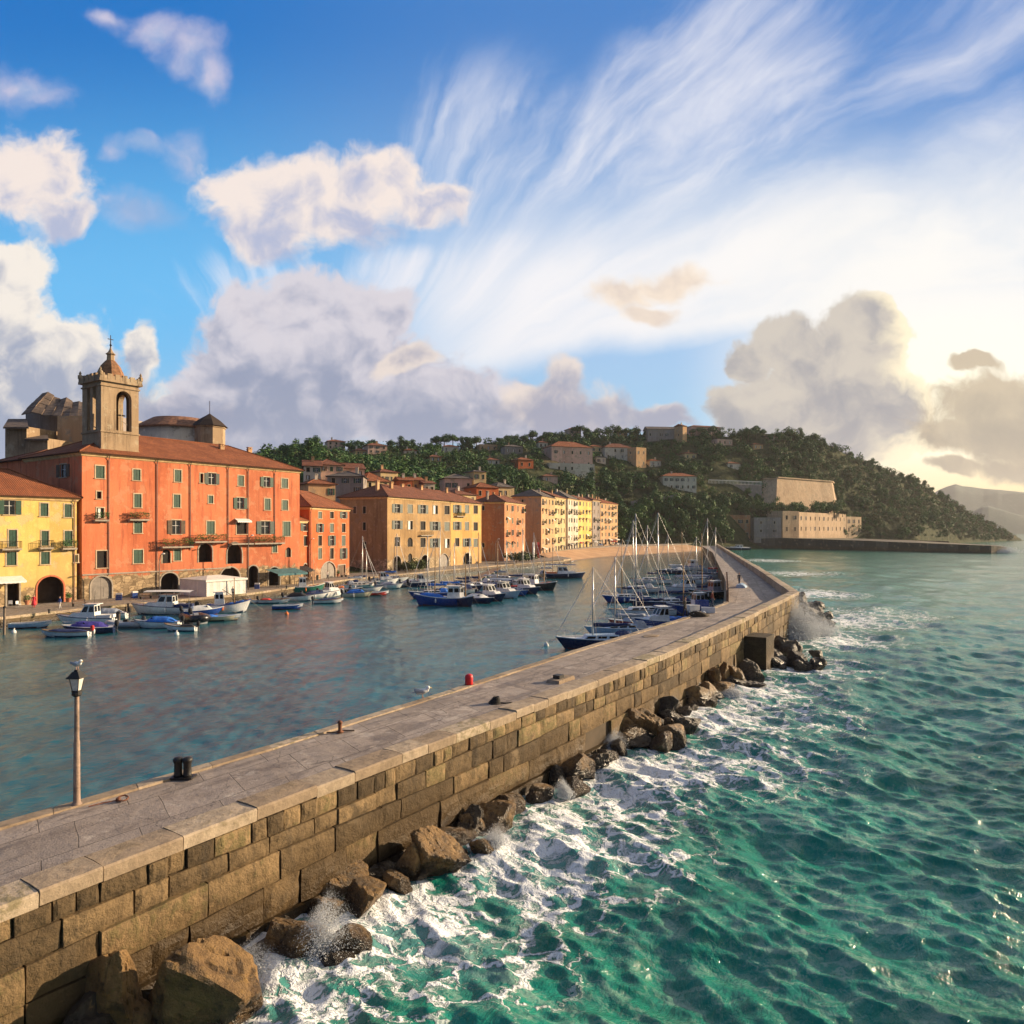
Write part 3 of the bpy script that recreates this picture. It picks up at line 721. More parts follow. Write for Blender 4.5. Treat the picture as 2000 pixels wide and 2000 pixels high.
VS = np.stack([X0+DX*0.8, Y0+DY*0.8, H], -1).reshape(-1, 3)
def vnoise(X, Y, sc, seed):
    """cheap smooth noise on arrays"""
    rg = np.random.default_rng(seed); o = np.zeros_like(X)
    for k in range(14):
        a = rg.uniform(0, 6.28); f = sc*rg.uniform(.6, 1.8); o += np.sin(f*(X*math.cos(a)+Y*math.sin(a))+rg.uniform(0, 6.28)+1.3*np.sin(f*.6*(X*math.sin(a)-Y*math.cos(a))+rg.uniform(0, 6.28)))
    return o/14
# foam: thick against wall and rocks, thinning outwards, drifting in fans
do, _ = dist_poly(X0, Y0, OUT)
foam = 0.68*np.exp(-np.maximum(do-0.5, 0)/1.5)*(0.75+0.7*vnoise(X0, Y0, 0.5, 9))
FB = [(470,1900,2.6,.95),(560,1960,2.2,.7),(640,1830,2.2,1.0),(760,1790,2.8,1.0),(860,1830,2.6,.75),(930,1880,2.0,.5),(980,1680,2.4,1.0),(1080,1640,3.0,.95),(1180,1650,3.0,.65),(1050,1720,2.4,.7),(1180,1540,3.2,1.0),(1250,1500,3.6,1.0),(1330,1480,4.2,.8),(1390,1470,5,.5),(1380,1400,4.6,1.0),(1470,1385,5,.65),(1450,1345,4.6,1.0),(1530,1300,5,1.0),(1620,1250,5,.9),(1640,1210,7,.8),(1600,1160,6,.9),(1690,1200,8,.4),(1560,1120,9,.6),(1500,1095,10,.6),(980,1840,2.2,.35),(720,1930,2.0,.4)]
for px, py, rad_, k in FB:
    x, y, _ = gnd(px, py); foam = np.maximum(foam, 0.70*k*np.exp(-((X0-x)**2+(Y0-y)**2)/(rad_*1.0)**2))
caps = np.clip((crest - 0.26)/0.4, 0, 1)*np.clip(0.5+1.6*vnoise(X0, Y0, 0.16, 4), 0, 1)
foam = np.clip(foam + 0.07*caps*np.clip((60-do)/50, .55, 1), 0, 1)

def water_mat(name, deep, shallow, sea):
    m, t, b = newmat(name)
    pos = t.n('ShaderNodeNewGeometry').outputs['Position']
    pos2 = t.scl(pos, (1, 1, 0))
    n_l = t.noise(pos2, 0.11, 5, 0.65)
    col = t.mix(t.mr(n_l, 0.35, 0.65), deep, shallow)
    rot = t.n('ShaderNodeVectorRotate', {'Vector': pos2, 'Angle': R(35)}, rotation_type='Z_AXIS').outputs[0]
    rp1 = t.noise(t.scl(rot, (1.0, 0.45, 1)), 1.5 if sea else 2.3, 6, 0.62, 0.8)
    rp2 = t.noise(t.scl(rot, (1.0, 0.6, 1)), 6.0 if sea else 9.0, 5, 0.6, 0.5)
    h = t.m('ADD', t.m('MULTIPLY', rp1, 1.0), t.m('MULTIPLY', rp2, 0.42))
    if sea: h = t.m('ADD', h, t.m('MULTIPLY', t.noise(t.scl(rot, (1.0, 0.4, 1)), 0.30, 5, 0.6, 0.5), 1.3))
    b.inputs['IOR'].default_value = 1.38 if sea else 1.34; b.inputs['Specular IOR Level'].default_value = 0.5
    if sea:
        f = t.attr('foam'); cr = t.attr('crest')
        col = t.mix(t.mr(cr, 0.05, 0.7, 0, 0.35), col, (0.008, 0.17, 0.125, 1))  # crests tinted lighter: glow through thin water put into the colour
        wrp = t.vm('ADD', pos2, t.vm('MULTIPLY', t.vm('SUBTRACT', t.noise(pos2, 0.55, 4, 0.6, out='Color'), (.5,.5,.5)), (2.6, 2.6, 0)))
        wr2 = t.vm('ADD', wrp, t.vm('MULTIPLY', t.vm('SUBTRACT', t.noise(pos2, 2.6, 4, 0.65, out='Color'), (.5,.5,.5)), (0.75, 0.75, 0)))
        v1 = t.vor(wr2, 0.62, 'DISTANCE_TO_EDGE'); v2 = t.vor(wr2, 1.7, 'DISTANCE_TO_EDGE'); v3 = t.vor(wr2, 4.4, 'DISTANCE_TO_EDGE')
        l1 = t.mr(v1, 0.0, 0.22, 1, 0); l2 = t.mr(v2, 0.0, 0.26, 1, 0); l3 = t.mr(v3, 0.0, 0.34, 1, 0)
        nz = t.noise(wrp, 1.1, 7, 0.7); nf = t.noise(wr2, 9.0, 5, 0.7)
        pat = t.m('ADD', t.m('ADD', t.m('MULTIPLY', l1, 0.36), t.m('MULTIPLY', l2, 0.30)), t.m('MULTIPLY', l3, 0.16))
        pat = t.m('ADD', pat, t.m('ADD', t.m('MULTIPLY', nz, 0.46), t.m('MULTIPLY', nf, 0.22)))
        k = t.m('ADD', t.m('MULTIPLY', f, 0.66), t.m('SUBTRACT', pat, 0.985))
        fm = t.m('MULTIPLY', t.m('POWER', t.mr(k, -0.06, 0.22), 1.3), 0.94)
        fm = t.m('MULTIPLY', fm, t.mr(f, 0.02, 0.12))
        fs_ = t.noise(t.scl(t.n('ShaderNodeVectorRotate', {'Vector': wr2, 'Angle': R(-52)}, rotation_type='Z_AXIS').outputs[0], (1.0, 0.22, 1)), 1.25, 7, 0.68, 0.6)
        fs2 = t.noise(t.scl(t.n('ShaderNodeVectorRotate', {'Vector': wr2, 'Angle': R(-48)}, rotation_type='Z_AXIS').outputs[0], (1.0, 0.3, 1)), 3.6, 6, 0.7, 0.6)
        film = t.m('MULTIPLY', t.mr(t.m('ADD', t.m('MULTIPLY', fs_, 0.5), t.m('MULTIPLY', fs2, 0.5)), 0.48, 0.60), t.mr(n_l, 0.3, 0.6, 0.45, 1.0))
        col = t.mix(t.m('MULTIPLY', film, 0.46), col, (0.42, 0.50, 0.41, 1))
        milky = t.mr(t.m('ADD', f, t.m('MULTIPLY', nz, 0.5)), 0.38, 1.0, 0, 0.62)
        col = t.mix(milky, col, (0.16, 0.36, 0.38, 1))
        col = t.mix(fm, col, (0.86, 0.88, 0.90, 1))
        lk(t, b.inputs['Roughness'], t.mr(fm, 0, 0.6, 0.09, 0.7))
        hb = t.m('ADD', h, t.m('MULTIPLY', t.m('MULTIPLY', fm, pat), 1.2))
        lk(t, b.inputs['Normal'], t.bump(hb, 0.75, 0.17))
    else:
        b.inputs['Roughness'].default_value = 0.10
        lk(t, b.inputs['Normal'], t.bump(h, 0.55, 0.13))
    lk(t, b.inputs['Base Color'], col)
    return m
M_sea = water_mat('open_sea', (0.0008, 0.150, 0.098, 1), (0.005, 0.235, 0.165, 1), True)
M_harb = water_mat('harbour_water', (0.007, 0.080, 0.108, 1), (0.015, 0.135, 0.172, 1), False)
keepv = (right | (dc < 3.0)).ravel()
qs_ = QU[keepv[QU].all(1)]
def compact(V, Q, A):
    u, inv = np.unique(Q, return_inverse=True); return V[u], inv.reshape(Q.shape), {k: (d, a.ravel()[u]) for k, (d, a) in A.items()}
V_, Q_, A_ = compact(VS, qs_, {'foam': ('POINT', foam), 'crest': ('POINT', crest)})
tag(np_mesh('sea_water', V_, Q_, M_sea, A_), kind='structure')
comps2 = []
for lam, A, n in ((5.5, .012, 6), (3.0, .010, 9), (1.7, .007, 12), (0.9, .004, 12)):
    for _ in range(n): comps2.append((lam*r2.uniform(.8, 1.25), R(200)+r2.normal()*R(70), A*r2.uniform(.5, 1.2), r2.uniform(0, 6.28)))
H2, DX2, DY2 = waves(X0, Y0, comps2, LIM)
keep2 = ((~right) & (RR < 700)).ravel() | ((dc < 3.0) & (RR < 420)).ravel()
q2 = QU[keep2[QU].all(1)]
V_, Q_, A_ = compact(np.stack([X0, Y0, H2], -1).reshape(-1, 3), q2, {})
tag(np_mesh('harbour_water', V_, Q_, M_harb), kind='structure')
# ---------------------------------------------------------------- hill: its height along each line of sight
TPX = np.array([150, 300, 520, 640, 760, 900, 1030, 1200, 1340, 1420, 1530, 1600, 1690, 1790, 1890, 1965, 2010, 2060], float)
TRY = np.array([930, 920, 902, 888, 884, 880, 866, 852, 845, 848, 850, 862, 898, 944, 1002, 1040, 1060, 1075], float)
TYR = np.array([300, 330, 380, 410, 440, 460, 480, 500, 510, 510, 520, 540, 590, 640, 700, 750, 780, 800], float)
TYF = np.array([150, 160, 178, 188, 205, 245, 290, 380, 400, 420, 460, 490, 512, 530, 640, 735, 770, 790], float)
TZF = np.array([1.5, 2, 4, 5, 5, 5, 5, 4.5, 4, 5, 6.5, 6.5, 5, 4, 2, 0.6, -1.5, -3], float)
TZR = CAMZ - (TRY-HY)/F*TYR
def terr(px, Y):
    yf, yr = np.interp(px, TPX, TYF), np.interp(px, TPX, TYR); zf, zr = np.interp(px, TPX, TZF), np.interp(px, TPX, TZR)
    tt = (Y-yf)/(yr-yf); g = np.interp(px, [600, 1100, 1500], [0.62, 0.72, 0.85])
    up = zf+(zr-zf)*np.clip(tt, 0, 1)**g
    dn = zr - np.clip(tt-1, 0, None)*(yr-yf)*0.35
    z = np.where(tt <= 1, up, dn)
    x = (px-1000)/F*Y
    return z + np.where(tt > 0, np.clip(tt*6, 0, 1), 0)*1.8*(np.sin(x*.07+1)*np.cos(Y*.06)+.5*np.sin(x*.17+Y*.13)) - np.where(tt < 0, 1.2, 0)
def ground_at(x, y): return float(terr(1000+F*x/max(y, 1), y))
def onhill(px, py):
    yf, yr = np.interp(px, TPX, TYF), np.interp(px, TPX, TYR)
    Ys = np.linspace(yf, yr, 160); sc = HY-(terr(np.full(160, px), Ys)-CAMZ)*F/Ys
    k = np.argmax(sc <= py) if (sc <= py).any() else 159
    return float(Ys[k])
def hill_mat(name, c1, c2, c3):
    m, t, b = newmat(name); pos = t.n('ShaderNodeNewGeometry').outputs['Position']
    n1 = t.noise(pos, 0.03, 5, 0.65); n2 = t.noise(pos, 0.2, 5, 0.7)
    col = t.mix(t.mr(n2, 0.4, 0.65), c1, c2); col = t.mix(t.mr(n1, 0.55, 0.68, 0, 0.7), col, c3)
    lk(t, b.inputs['Base Color'], col); b.inputs['Roughness'].default_value = 0.95; b.inputs['Specular IOR Level'].default_value = 0.1
    lk(t, b.inputs['Normal'], t.bump(n2, 1.0, 1.5)); return m
cols = np.concatenate([np.arange(150, 1200, 12), np.arange(1200, 2062, 8)]).astype(float); nt2 = 60
tt_ = np.concatenate([[-.25, -.02], np.linspace(0.0, 1.0, nt2), [1.15, 1.4, 1.9]])
TX, TTT = np.meshgrid(cols, tt_, indexing='ij')
yf = np.interp(TX, TPX, TYF); yr = np.interp(TX, TPX, TYR); TY = yf+(yr-yf)*TTT
TZ = terr(TX, TY); TZ[TTT < -.1] -= 6
rr_ = np.clip((TX-1500)/200, 0, 1)*(TZ < 14)*2.0
TZ = TZ + rr_*np.sin(TX*.31+TTT*40)*.8
gi = np.arange(TX.size).reshape(TX.shape)
tag(np_mesh('hillside', np.stack([(TX-1000)/F*TY, TY, TZ], -1).reshape(-1, 3), np.stack([gi[:-1,:-1], gi[1:,:-1], gi[1:,1:], gi[:-1,1:]], -1).reshape(-1, 4), hill_mat('hill_earth', (0.030, 0.042, 0.016, 1), (0.065, 0.07, 0.03, 1), (0.15, 0.115, 0.065, 1))), kind='structure')
# far coast across the bay
def far_ridge(name, pts, Y, dep, mat, seed):
    n = 160; pxs = np.linspace(pts[0][0], pts[-1][0], n); pys = np.interp(pxs, [p[0] for p in pts], [p[1] for p in pts])
    rows = [(0, 0), (.25, .28), (.5, .55), (.75, .82), (1, 1), (1.5, .5), (2.0, 0)]
    V = []
    for a, h in rows:
        for px, py in zip(pxs, pys):
            y = Y + dep*a; x = (px-1000)/F*Y*(y/Y if a <= 1 else (Y+dep)/Y); z = max(0, CAMZ-(py-HY)/F*(Y+dep))
            nz = mnoise.fractal(Vector((x*.004+seed, y*.004, 0)), .8, 2.0, 5)
            V.append((x, y, z*h*(1+.16*nz*(1 if 0 < a < 1 else .12)) - (2 if a in (0, 2.0) else 0)))
    V = np.array(V); k = len(rows); gi = np.arange(k*n).reshape(k, n)
    tag(np_mesh(name, V, np.stack([gi[:-1,:-1], gi[:-1,1:], gi[1:,1:], gi[1:,:-1]], -1).reshape(-1, 4), mat), kind='structure')
FARM = hill_mat('hazed_far_hill_woods', (0.040, 0.068, 0.062, 1), (0.062, 0.092, 0.082, 1), (0.09, 0.11, 0.10, 1))  # paler, bluer woods: part of the distance haze is in their colour
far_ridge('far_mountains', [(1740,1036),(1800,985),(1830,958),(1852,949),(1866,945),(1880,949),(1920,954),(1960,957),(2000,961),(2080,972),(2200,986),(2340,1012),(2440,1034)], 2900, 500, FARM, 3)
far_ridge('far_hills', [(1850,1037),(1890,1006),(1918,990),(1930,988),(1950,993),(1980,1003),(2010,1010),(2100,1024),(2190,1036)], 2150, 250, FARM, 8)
# ---------------------------------------------------------------- town materials
GREEN = plain('green_shutter_paint', (0.012, 0.058, 0.032, 1), 0.55, var=0.35, scale=3)
GREEND = plain('dark_shutter_paint', (0.05, 0.07, 0.055, 1), 0.6, var=0.4, scale=3)
BROWNS = plain('brown_shutter_wood', (0.11, 0.065, 0.035, 1), 0.7, var=0.4, scale=3)
TRIM = plain('pale_window_surround', (0.52, 0.40, 0.26, 1), 0.85, var=0.25, scale=2)
TRIMG = plain('grey_stone_trim', (0.34, 0.29, 0.23, 1), 0.85, var=0.3, scale=2, bump=0.3)
GLASS = plain('dark_window_glass', (0.012, 0.014, 0.016, 1), 0.08, var=0.4, scale=0.8)
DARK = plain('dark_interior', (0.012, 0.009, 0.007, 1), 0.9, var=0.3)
WHITEP = plain('white_paint', (0.72, 0.70, 0.66, 1), 0.5, var=0.12, scale=2)
IRON = plain('black_iron', (0.03, 0.028, 0.026, 1), 0.55, 0.3)
RUST = plain('rusty_iron', (0.16, 0.055, 0.022, 1), 0.8, var=0.4, scale=8)
LEAD = plain('grey_downpipe', (0.16, 0.12, 0.10, 1), 0.6, var=0.3)
ROOF1 = roofmat('red_clay_tiles', (0.26, 0.085, 0.035, 1), (0.37, 0.13, 0.055, 1), (0.16, 0.06, 0.035, 1))
ROOF2 = roofmat('brown_clay_tiles', (0.20, 0.075, 0.04, 1), (0.29, 0.11, 0.06, 1), (0.12, 0.055, 0.04, 1))
ROOF3 = roofmat('grey_slate_tiles', (0.13, 0.11, 0.10, 1), (0.20, 0.17, 0.15, 1), (0.09, 0.075, 0.07, 1))
BARE = (0.36, 0.29, 0.21, 1)
P_ORANGE = plaster('orange_plaster', (0.58, 0.165, 0.072, 1), (0.66, 0.215, 0.098, 1), (0.26, 0.070, 0.04, 1), (0.58, 0.26, 0.14, 1), 4.6, (0.36, 0.27, 0.16, 1), 0.8)
P_YELL = plaster('yellow_plaster', (0.68, 0.45, 0.12, 1), (0.72, 0.51, 0.17, 1), (0.42, 0.27, 0.09, 1), (0.62, 0.46, 0.24, 1), 3.4, (0.40, 0.29, 0.17, 1), 0.4)
P_ORNG2 = plaster('bright_orange_plaster', (0.46, 0.108, 0.034, 1), (0.52, 0.15, 0.052, 1), (0.30, 0.075, 0.035, 1), (0.50, 0.19, 0.09, 1), 3.2, (0.40, 0.25, 0.15, 1))
P_OCHRE = plaster('ochre_plaster', (0.36, 0.225, 0.10, 1), (0.48, 0.31, 0.145, 1), (0.16, 0.10, 0.055, 1), (0.33, 0.235, 0.14, 1), 4.0, (0.42, 0.32, 0.20, 1), 0.7)
P_AMBER = plaster('amber_plaster', (0.58, 0.33, 0.10, 1), (0.66, 0.41, 0.14, 1), (0.28, 0.16, 0.07, 1), (0.6, 0.42, 0.22, 1))
P_ROSE = plaster('rose_orange_plaster', (0.42, 0.17, 0.08, 1), (0.50, 0.25, 0.11, 1), (0.26, 0.12, 0.07, 1), BARE)
P_CREAM = plaster('cream_plaster', (0.52, 0.38, 0.18, 1), (0.60, 0.47, 0.25, 1), (0.36, 0.26, 0.14, 1), (0.5, 0.4, 0.26, 1))
P_PEACH = plaster('peach_plaster', (0.50, 0.29, 0.14, 1), (0.57, 0.37, 0.20, 1), (0.34, 0.2, 0.11, 1), BARE)
P_WHITE = plaster('white_plaster', (0.55, 0.48, 0.38, 1), (0.62, 0.56, 0.46, 1), (0.34, 0.29, 0.24, 1), BARE, stain=0.4)
P_PINK = plaster('pink_plaster', (0.58, 0.36, 0.28, 1), (0.64, 0.43, 0.34, 1), (0.32, 0.2, 0.16, 1), BARE, stain=0.4)
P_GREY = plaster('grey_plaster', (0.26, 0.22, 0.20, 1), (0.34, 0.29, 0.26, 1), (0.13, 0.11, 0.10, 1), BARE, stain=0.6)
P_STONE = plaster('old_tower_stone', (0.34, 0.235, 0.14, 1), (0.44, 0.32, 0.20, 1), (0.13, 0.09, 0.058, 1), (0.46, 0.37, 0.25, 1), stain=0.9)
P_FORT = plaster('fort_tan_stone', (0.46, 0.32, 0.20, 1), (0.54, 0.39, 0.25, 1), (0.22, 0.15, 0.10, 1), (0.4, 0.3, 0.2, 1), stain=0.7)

# ---------------------------------------------------------------- building helpers (local frame: x along the front, -y outwards)
def panel(mb, o, d, L, z0, z1, ops=(), depth=0.28, mi=0, ztop=None):
    """wall with real openings (u0,u1,z0,z1,arched) and their reveals"""
    nx, ny = d[1], -d[0]
    def pt(u, z, e=0.0): return (o[0]+d[0]*u-nx*e, o[1]+d[1]*u-ny*e, z)
    ops = [(max(0.02, a), min(L-0.02, b), max(z0+0.001, c), min(z1-0.02, e), ar) for a, b, c, e, ar in ops if b > 0.1 and a < L-0.1]
    us = sorted({0.0, L, *[round(q, 3) for a in ops for q in a[:2]]}); zs = sorted({z0, z1, *[round(q, 3) for a in ops for q in a[2:4]]})
    for u0, u1 in zip(us[:-1], us[1:]):
        run = None
        for k, (a, b) in enumerate(zip(zs[:-1], zs[1:])):
            cu, cz = (u0+u1)/2, (a+b)/2
            if any(p[0] < cu < p[1] and p[2] < cz < p[3] for p in ops):
                if run is not None: mb.poly([pt(u0, run), pt(u1, run), pt(u1, a), pt(u0, a)], mi)
                run = None
            elif run is None: run = a
        if run is not None: mb.poly([pt(u0, run), pt(u1, run), pt(u1, z1), pt(u0, z1)], mi)
    for a, b, c, e, ar in ops:
        if ar:
            w = (b-a)/2; hs = min(w*ar, (e-c)*0.6); sp = e-hs; n = 10
            arc = [(a+w-w*math.cos(math.pi*i/n), sp+hs*math.sin(math.pi*i/n)) for i in range(n+1)]
            for i in range(n):
                p, q = arc[i], arc[i+1]
                mb.poly([pt(p[0], p[1]), pt(q[0], q[1]), pt(q[0], e), pt(p[0], e)], mi) if abs(p[1]-e)+abs(q[1]-e) > 1e-4 else None
                mb.poly([pt(p[0], p[1]), pt(p[0], p[1], depth), pt(q[0], q[1], depth), pt(q[0], q[1])], mi)
        else: sp = e; mb.poly([pt(a, e), pt(a, e, depth), pt(b, e, depth), pt(b, e)], mi)
        mb.poly([pt(a, c), pt(a, c, depth), pt(a, sp, depth), pt(a, sp)], mi)
        mb.poly([pt(b, c), pt(b, sp), pt(b, sp, depth), pt(b, c, depth)], mi)
        mb.poly([pt(a, c), pt(b, c), pt(b, c, depth), pt(a, c, depth)], mi)

def hip(mb, x0, x1, y0, y1, z, rise, hl=None, hr=None, over=0.5, ridge=None, th=0.14, hipf=1.0):
    """tiled roof over a rectangle; hl/hr: True hips that end, False leaves a gable there; UV in metres"""
    X0, X1, Y0, Y1 = x0-over, x1+over, y0-over, y1+over
    ym = (y0+y1)/2 if ridge is None else ridge
    a = (ym-Y0)*hipf; rx0 = X0 + (a if hl else 0); rx1 = X1 - (a if hr else 0)
    if rx0 > rx1: rx0 = rx1 = (rx0+rx1)/2
    e = [(X0,Y0,z),(X1,Y0,z),(X1,Y1,z),(X0,Y1,z)]; r0, r1 = (rx0, ym, z+rise), (rx1, ym, z+rise)
    sl = math.hypot(ym-Y0, rise); sb = math.hypot(Y1-ym, rise)
    mb.poly([e[0], e[1], r1, r0], uv=[(X0,0),(X1,0),(rx1,sl),(rx0,sl)])
    mb.poly([e[2], e[3], r0, r1], uv=[(X1,0),(X0,0),(rx0,sb),(rx1,sb)])
    mb.poly([e[3], e[0], r0], uv=[(Y1,0),(Y0,0),(ym,math.hypot(rx0-X0, rise))])
    mb.poly([e[1], e[2], r1], uv=[(Y0,0),(Y1,0),(ym,math.hypot(X1-rx1, rise))])
    for p, q in ((0,1),(1,2),(2,3),(3,0)):
        A, B = e[p], e[q]; mb.poly([(A[0],A[1],A[2]-th),(B[0],B[1],B[2]-th),B,A], uv=[(0,0)]*4)
    mb.poly([(q[0],q[1],q[2]-th) for q in e[::-1]], uv=[(0,0)]*4)
    cap = MB()
    # ridge and hip tiles
    for p, q in [(r0, r1)] + ([(e[0], r0), (e[3], r0)] if hl else []) + ([(e[1], r1), (e[2], r1)] if hr else []):
        if (Vector(p)-Vector(q)).length > 0.3:
            k0 = len(mb.V); mb.tube([p, q], 0.13, 6)
            for i in range(len(mb.UV)-8, len(mb.UV)): mb.UV[i] = [(0.1*j, 0.15*j) for j in range(len(mb.F[i]))]

def window(root, u, z, w, h, style='shut', mat=None, trim=None, sill=True, lod=0, side=None, arch=0):
    """one window: surround, glass or closed shutters, open leaves, sill. side=(o,d) places it on another wall than the front"""
    o, d = side or ((0.0, 0.0), (1.0, 0.0)); nx, ny = d[1], -d[0]
    def bx(mb, u0, u1, z0, z1, e0, e1):      # e outwards
        c = [(u0,e0),(u1,e0),(u1,e1),(u0,e1)]
        c = [(o[0]+d[0]*a+nx*e, o[1]+d[1]*a+ny*e) for a, e in c]
        v = [(*p, z0) for p in c]+[(*p, z1) for p in c]
        mb.add(v, [(0,1,2,3),(4,7,6,5),(0,4,5,1),(1,5,6,2),(2,6,7,3),(3,7,4,0)])
    mat = mat or GREEN; u0, u1, z0, z1 = u-w/2, u+w/2, z-h/2, z+h/2
    mb = MB(); tw = 0.16 if lod == 0 else 0.12
    if arch: z1f = z1
    bx(mb, u0-tw, u0, z0-0.02, z1+tw if not arch else z1-w*0.45, 0.0, 0.045); bx(mb, u1, u1+tw, z0-0.02, z1+tw if not arch else z1-w*0.45, 0.0, 0.045)
    if not arch: bx(mb, u0, u1, z1, z1+tw, 0.0, 0.045)
    if sill: bx(mb, u0-tw-0.06, u1+tw+0.06, z0-0.12, z0-0.02, 0.0, 0.14)
    wn = mb.build('window', trim or TRIM, root)
    if style == 'shut':
        for a, b in ((u0+0.01, u-0.012), (u+0.012, u1-0.01)):
            mb = MB(); bx(mb, a, b, z0+0.02, z1-0.02, -0.10, -0.055)
            if lod == 0:
                n = int((z1-z0)/0.16)
                for k in range(n): bx(mb, a+0.06, b-0.06, z0+0.08+k*0.16, z0+0.14+k*0.16, -0.055, -0.032)
            mb.build('shutter', mat, wn)
    else:
        mb = MB(); bx(mb, u0, u1, z0, z1, -0.26, -0.20); mb.build('pane', GLASS if style != 'void' else DARK, wn)
        if style == 'open':
            mb = MB(); bx(mb, u-0.03, u+0.03, z0, z1, -0.20, -0.165); bx(mb, u0, u0+.06, z0, z1, -.20, -.165); bx(mb, u1-.06, u1, z0, z1, -.20, -.165); bx(mb, u0+.06, u-.03, z0+(z1-z0)*.6, z0+(z1-z0)*.6+.05, -.2, -.165); bx(mb, u+.03, u1-.06, z0+(z1-z0)*.6, z0+(z1-z0)*.6+.05, -.2, -.165)
            mb.build('sash', WHITEP, wn)
            for a, b, sg in ((u0-w*0.5-0.03, u0-0.02, -1), (u1+0.02, u1+w*0.5+0.03, 1)):
                mb = MB(); bx(mb, a, b, z0+0.02, z1-0.02, 0.05, 0.095)
                if lod == 0:
                    for k in range(int((z1-z0)/0.16)): bx(mb, a+0.06, b-0.06, z0+0.08+k*0.16, z0+0.14+k*0.16, 0.095, 0.115)
                mb.build('shutter', mat, wn)
        elif style == 'curtain':
            mb = MB(); bx(mb, u-0.25*w, u+0.1*w, z0+.05, z1-.05, -0.20, -0.15); mb.build('curtain', WHITEP, wn)
    return wn

def balcony(root, u0, u1, z, dep=1.0, rail=1.0, solid=False, plants=False):
    mb = MB(); mb.box(u0, u1, -dep, 0.0, z-0.24, z); n = max(2, int((u1-u0)/1.6))
    for k in range(n+1):
        u = u0+0.15+(u1-u0-0.3)*k/n; mb.add([(u-.08,0,z-.16),(u+.08,0,z-.16),(u+.08,0,z-.55),(u-.08,0,z-.55),(u-.08,-dep*.8,z-.16),(u+.08,-dep*.8,z-.16)], [(0,3,4),(1,5,2),(3,2,5,4)])
    bl = mb.build('balcony', TRIMG, root)
    mb = MB()
    for (a, b) in (((u0, -dep+.04), (u1, -dep+.04)), ((u0+.03, -dep), (u0+.03, 0)), ((u1-.03, -dep), (u1-.03, 0))):
        L = math.hypot(b[0]-a[0], b[1]-a[1]); mb.tube([(*a, z+rail), (*b, z+rail)], .03, 5); mb.tube([(*a, z+.1), (*b, z+.1)], .02, 4)
        k = int(L/0.16)
        for i in range(k+1):
            p = (a[0]+(b[0]-a[0])*i/k, a[1]+(b[1]-a[1])*i/k); mb.tube([(*p, z+.1), (*p, z+rail)], .014, 4, cap=False)
    mb.build('railing', IRON, bl)
    if plants:
        mb = MB(); r = random.Random(int(u0*100))
        for k in range(int((u1-u0)*70)):
            p = Vector((r.uniform(u0, u1), -dep+r.uniform(-.12,.15), z+rail*r.uniform(.3, 1.25))); a = Vector([r.gauss(0,1) for _ in range(3)]).normalized()*.09; b = a.orthogonal().normalized()*.07
            mb.poly([p-a, p+b, p+a, p-b])
        mb.build('pot_plant', LEAF_B, bl)
    return bl

def leaf_mat(name, c1, c2, c3):
    m, t, b = newmat(name)
    pos = t.n('ShaderNodeNewGeometry').outputs['Position']; oi = t.n('ShaderNodeObjectInfo').outputs['Random']
    n = t.noise(pos, 0.45, 4, 0.6); n2 = t.noise(pos, 2.6, 2, 0.6)
    col = t.mix(t.m('ADD', t.m('MULTIPLY', n2, 0.7), t.m('MULTIPLY', oi, 0.3)), c1, c2)
    col = t.mix(t.mr(n, 0.5, 0.7, 0, 0.7), col, c3)
    lk(t, b.inputs['Base Color'], col); b.inputs['Roughness'].default_value = 0.7; b.inputs['Specular IOR Level'].default_value = 0.25
    return m
LEAF_A = leaf_mat('pine_foliage', (0.022, 0.072, 0.020, 1), (0.058, 0.138, 0.036, 1), (0.085, 0.155, 0.034, 1))
LEAF_B = leaf_mat('broadleaf_foliage', (0.034, 0.098, 0.020, 1), (0.085, 0.18, 0.040, 1), (0.13, 0.20, 0.042, 1))
LEAF_C = leaf_mat('olive_scrub_foliage', (0.05, 0.075, 0.026, 1), (0.12, 0.14, 0.048, 1), (0.18, 0.14, 0.06, 1))
BARK = plain('bark', (0.075, 0.055, 0.04, 1), 0.9, var=0.4, scale=6)

def chimney(root, x, y, z, w=0.8, h=1.4, mat=None):
    mb = MB(); mb.box(x-w/2, x+w/2, y-w*.35, y+w*.35, z-1.2, z+h); mb.box(x-w*.6, x+w*.6, y-w*.45, y+w*.45, z+h, z+h+.12)
    for s in (-1, 1): mb.box(x+s*w*.3-.1, x+s*w*.3+.1, y-w*.3, y+w*.3, z+h+.12, z+h+.34)
    mb.box(x-w*.6, x+w*.6, y-w*.45, y+w*.45, z+h+.34, z+h+.44)
    return mb.build('chimney', mat or P_PEACH, root)
def antenna(root, x, y, z, h=2.4):
    mb = MB(); mb.tube([(x, y, z-.4), (x, y, z+h)], .03, 5)
    for k in range(5): mb.tube([(x-.45+.04*k, y, z+h-.15-.18*k), (x+.45-.04*k, y, z+h-.15-.18*k)], .015, 4)
    return mb.build('antenna', IRON, root)

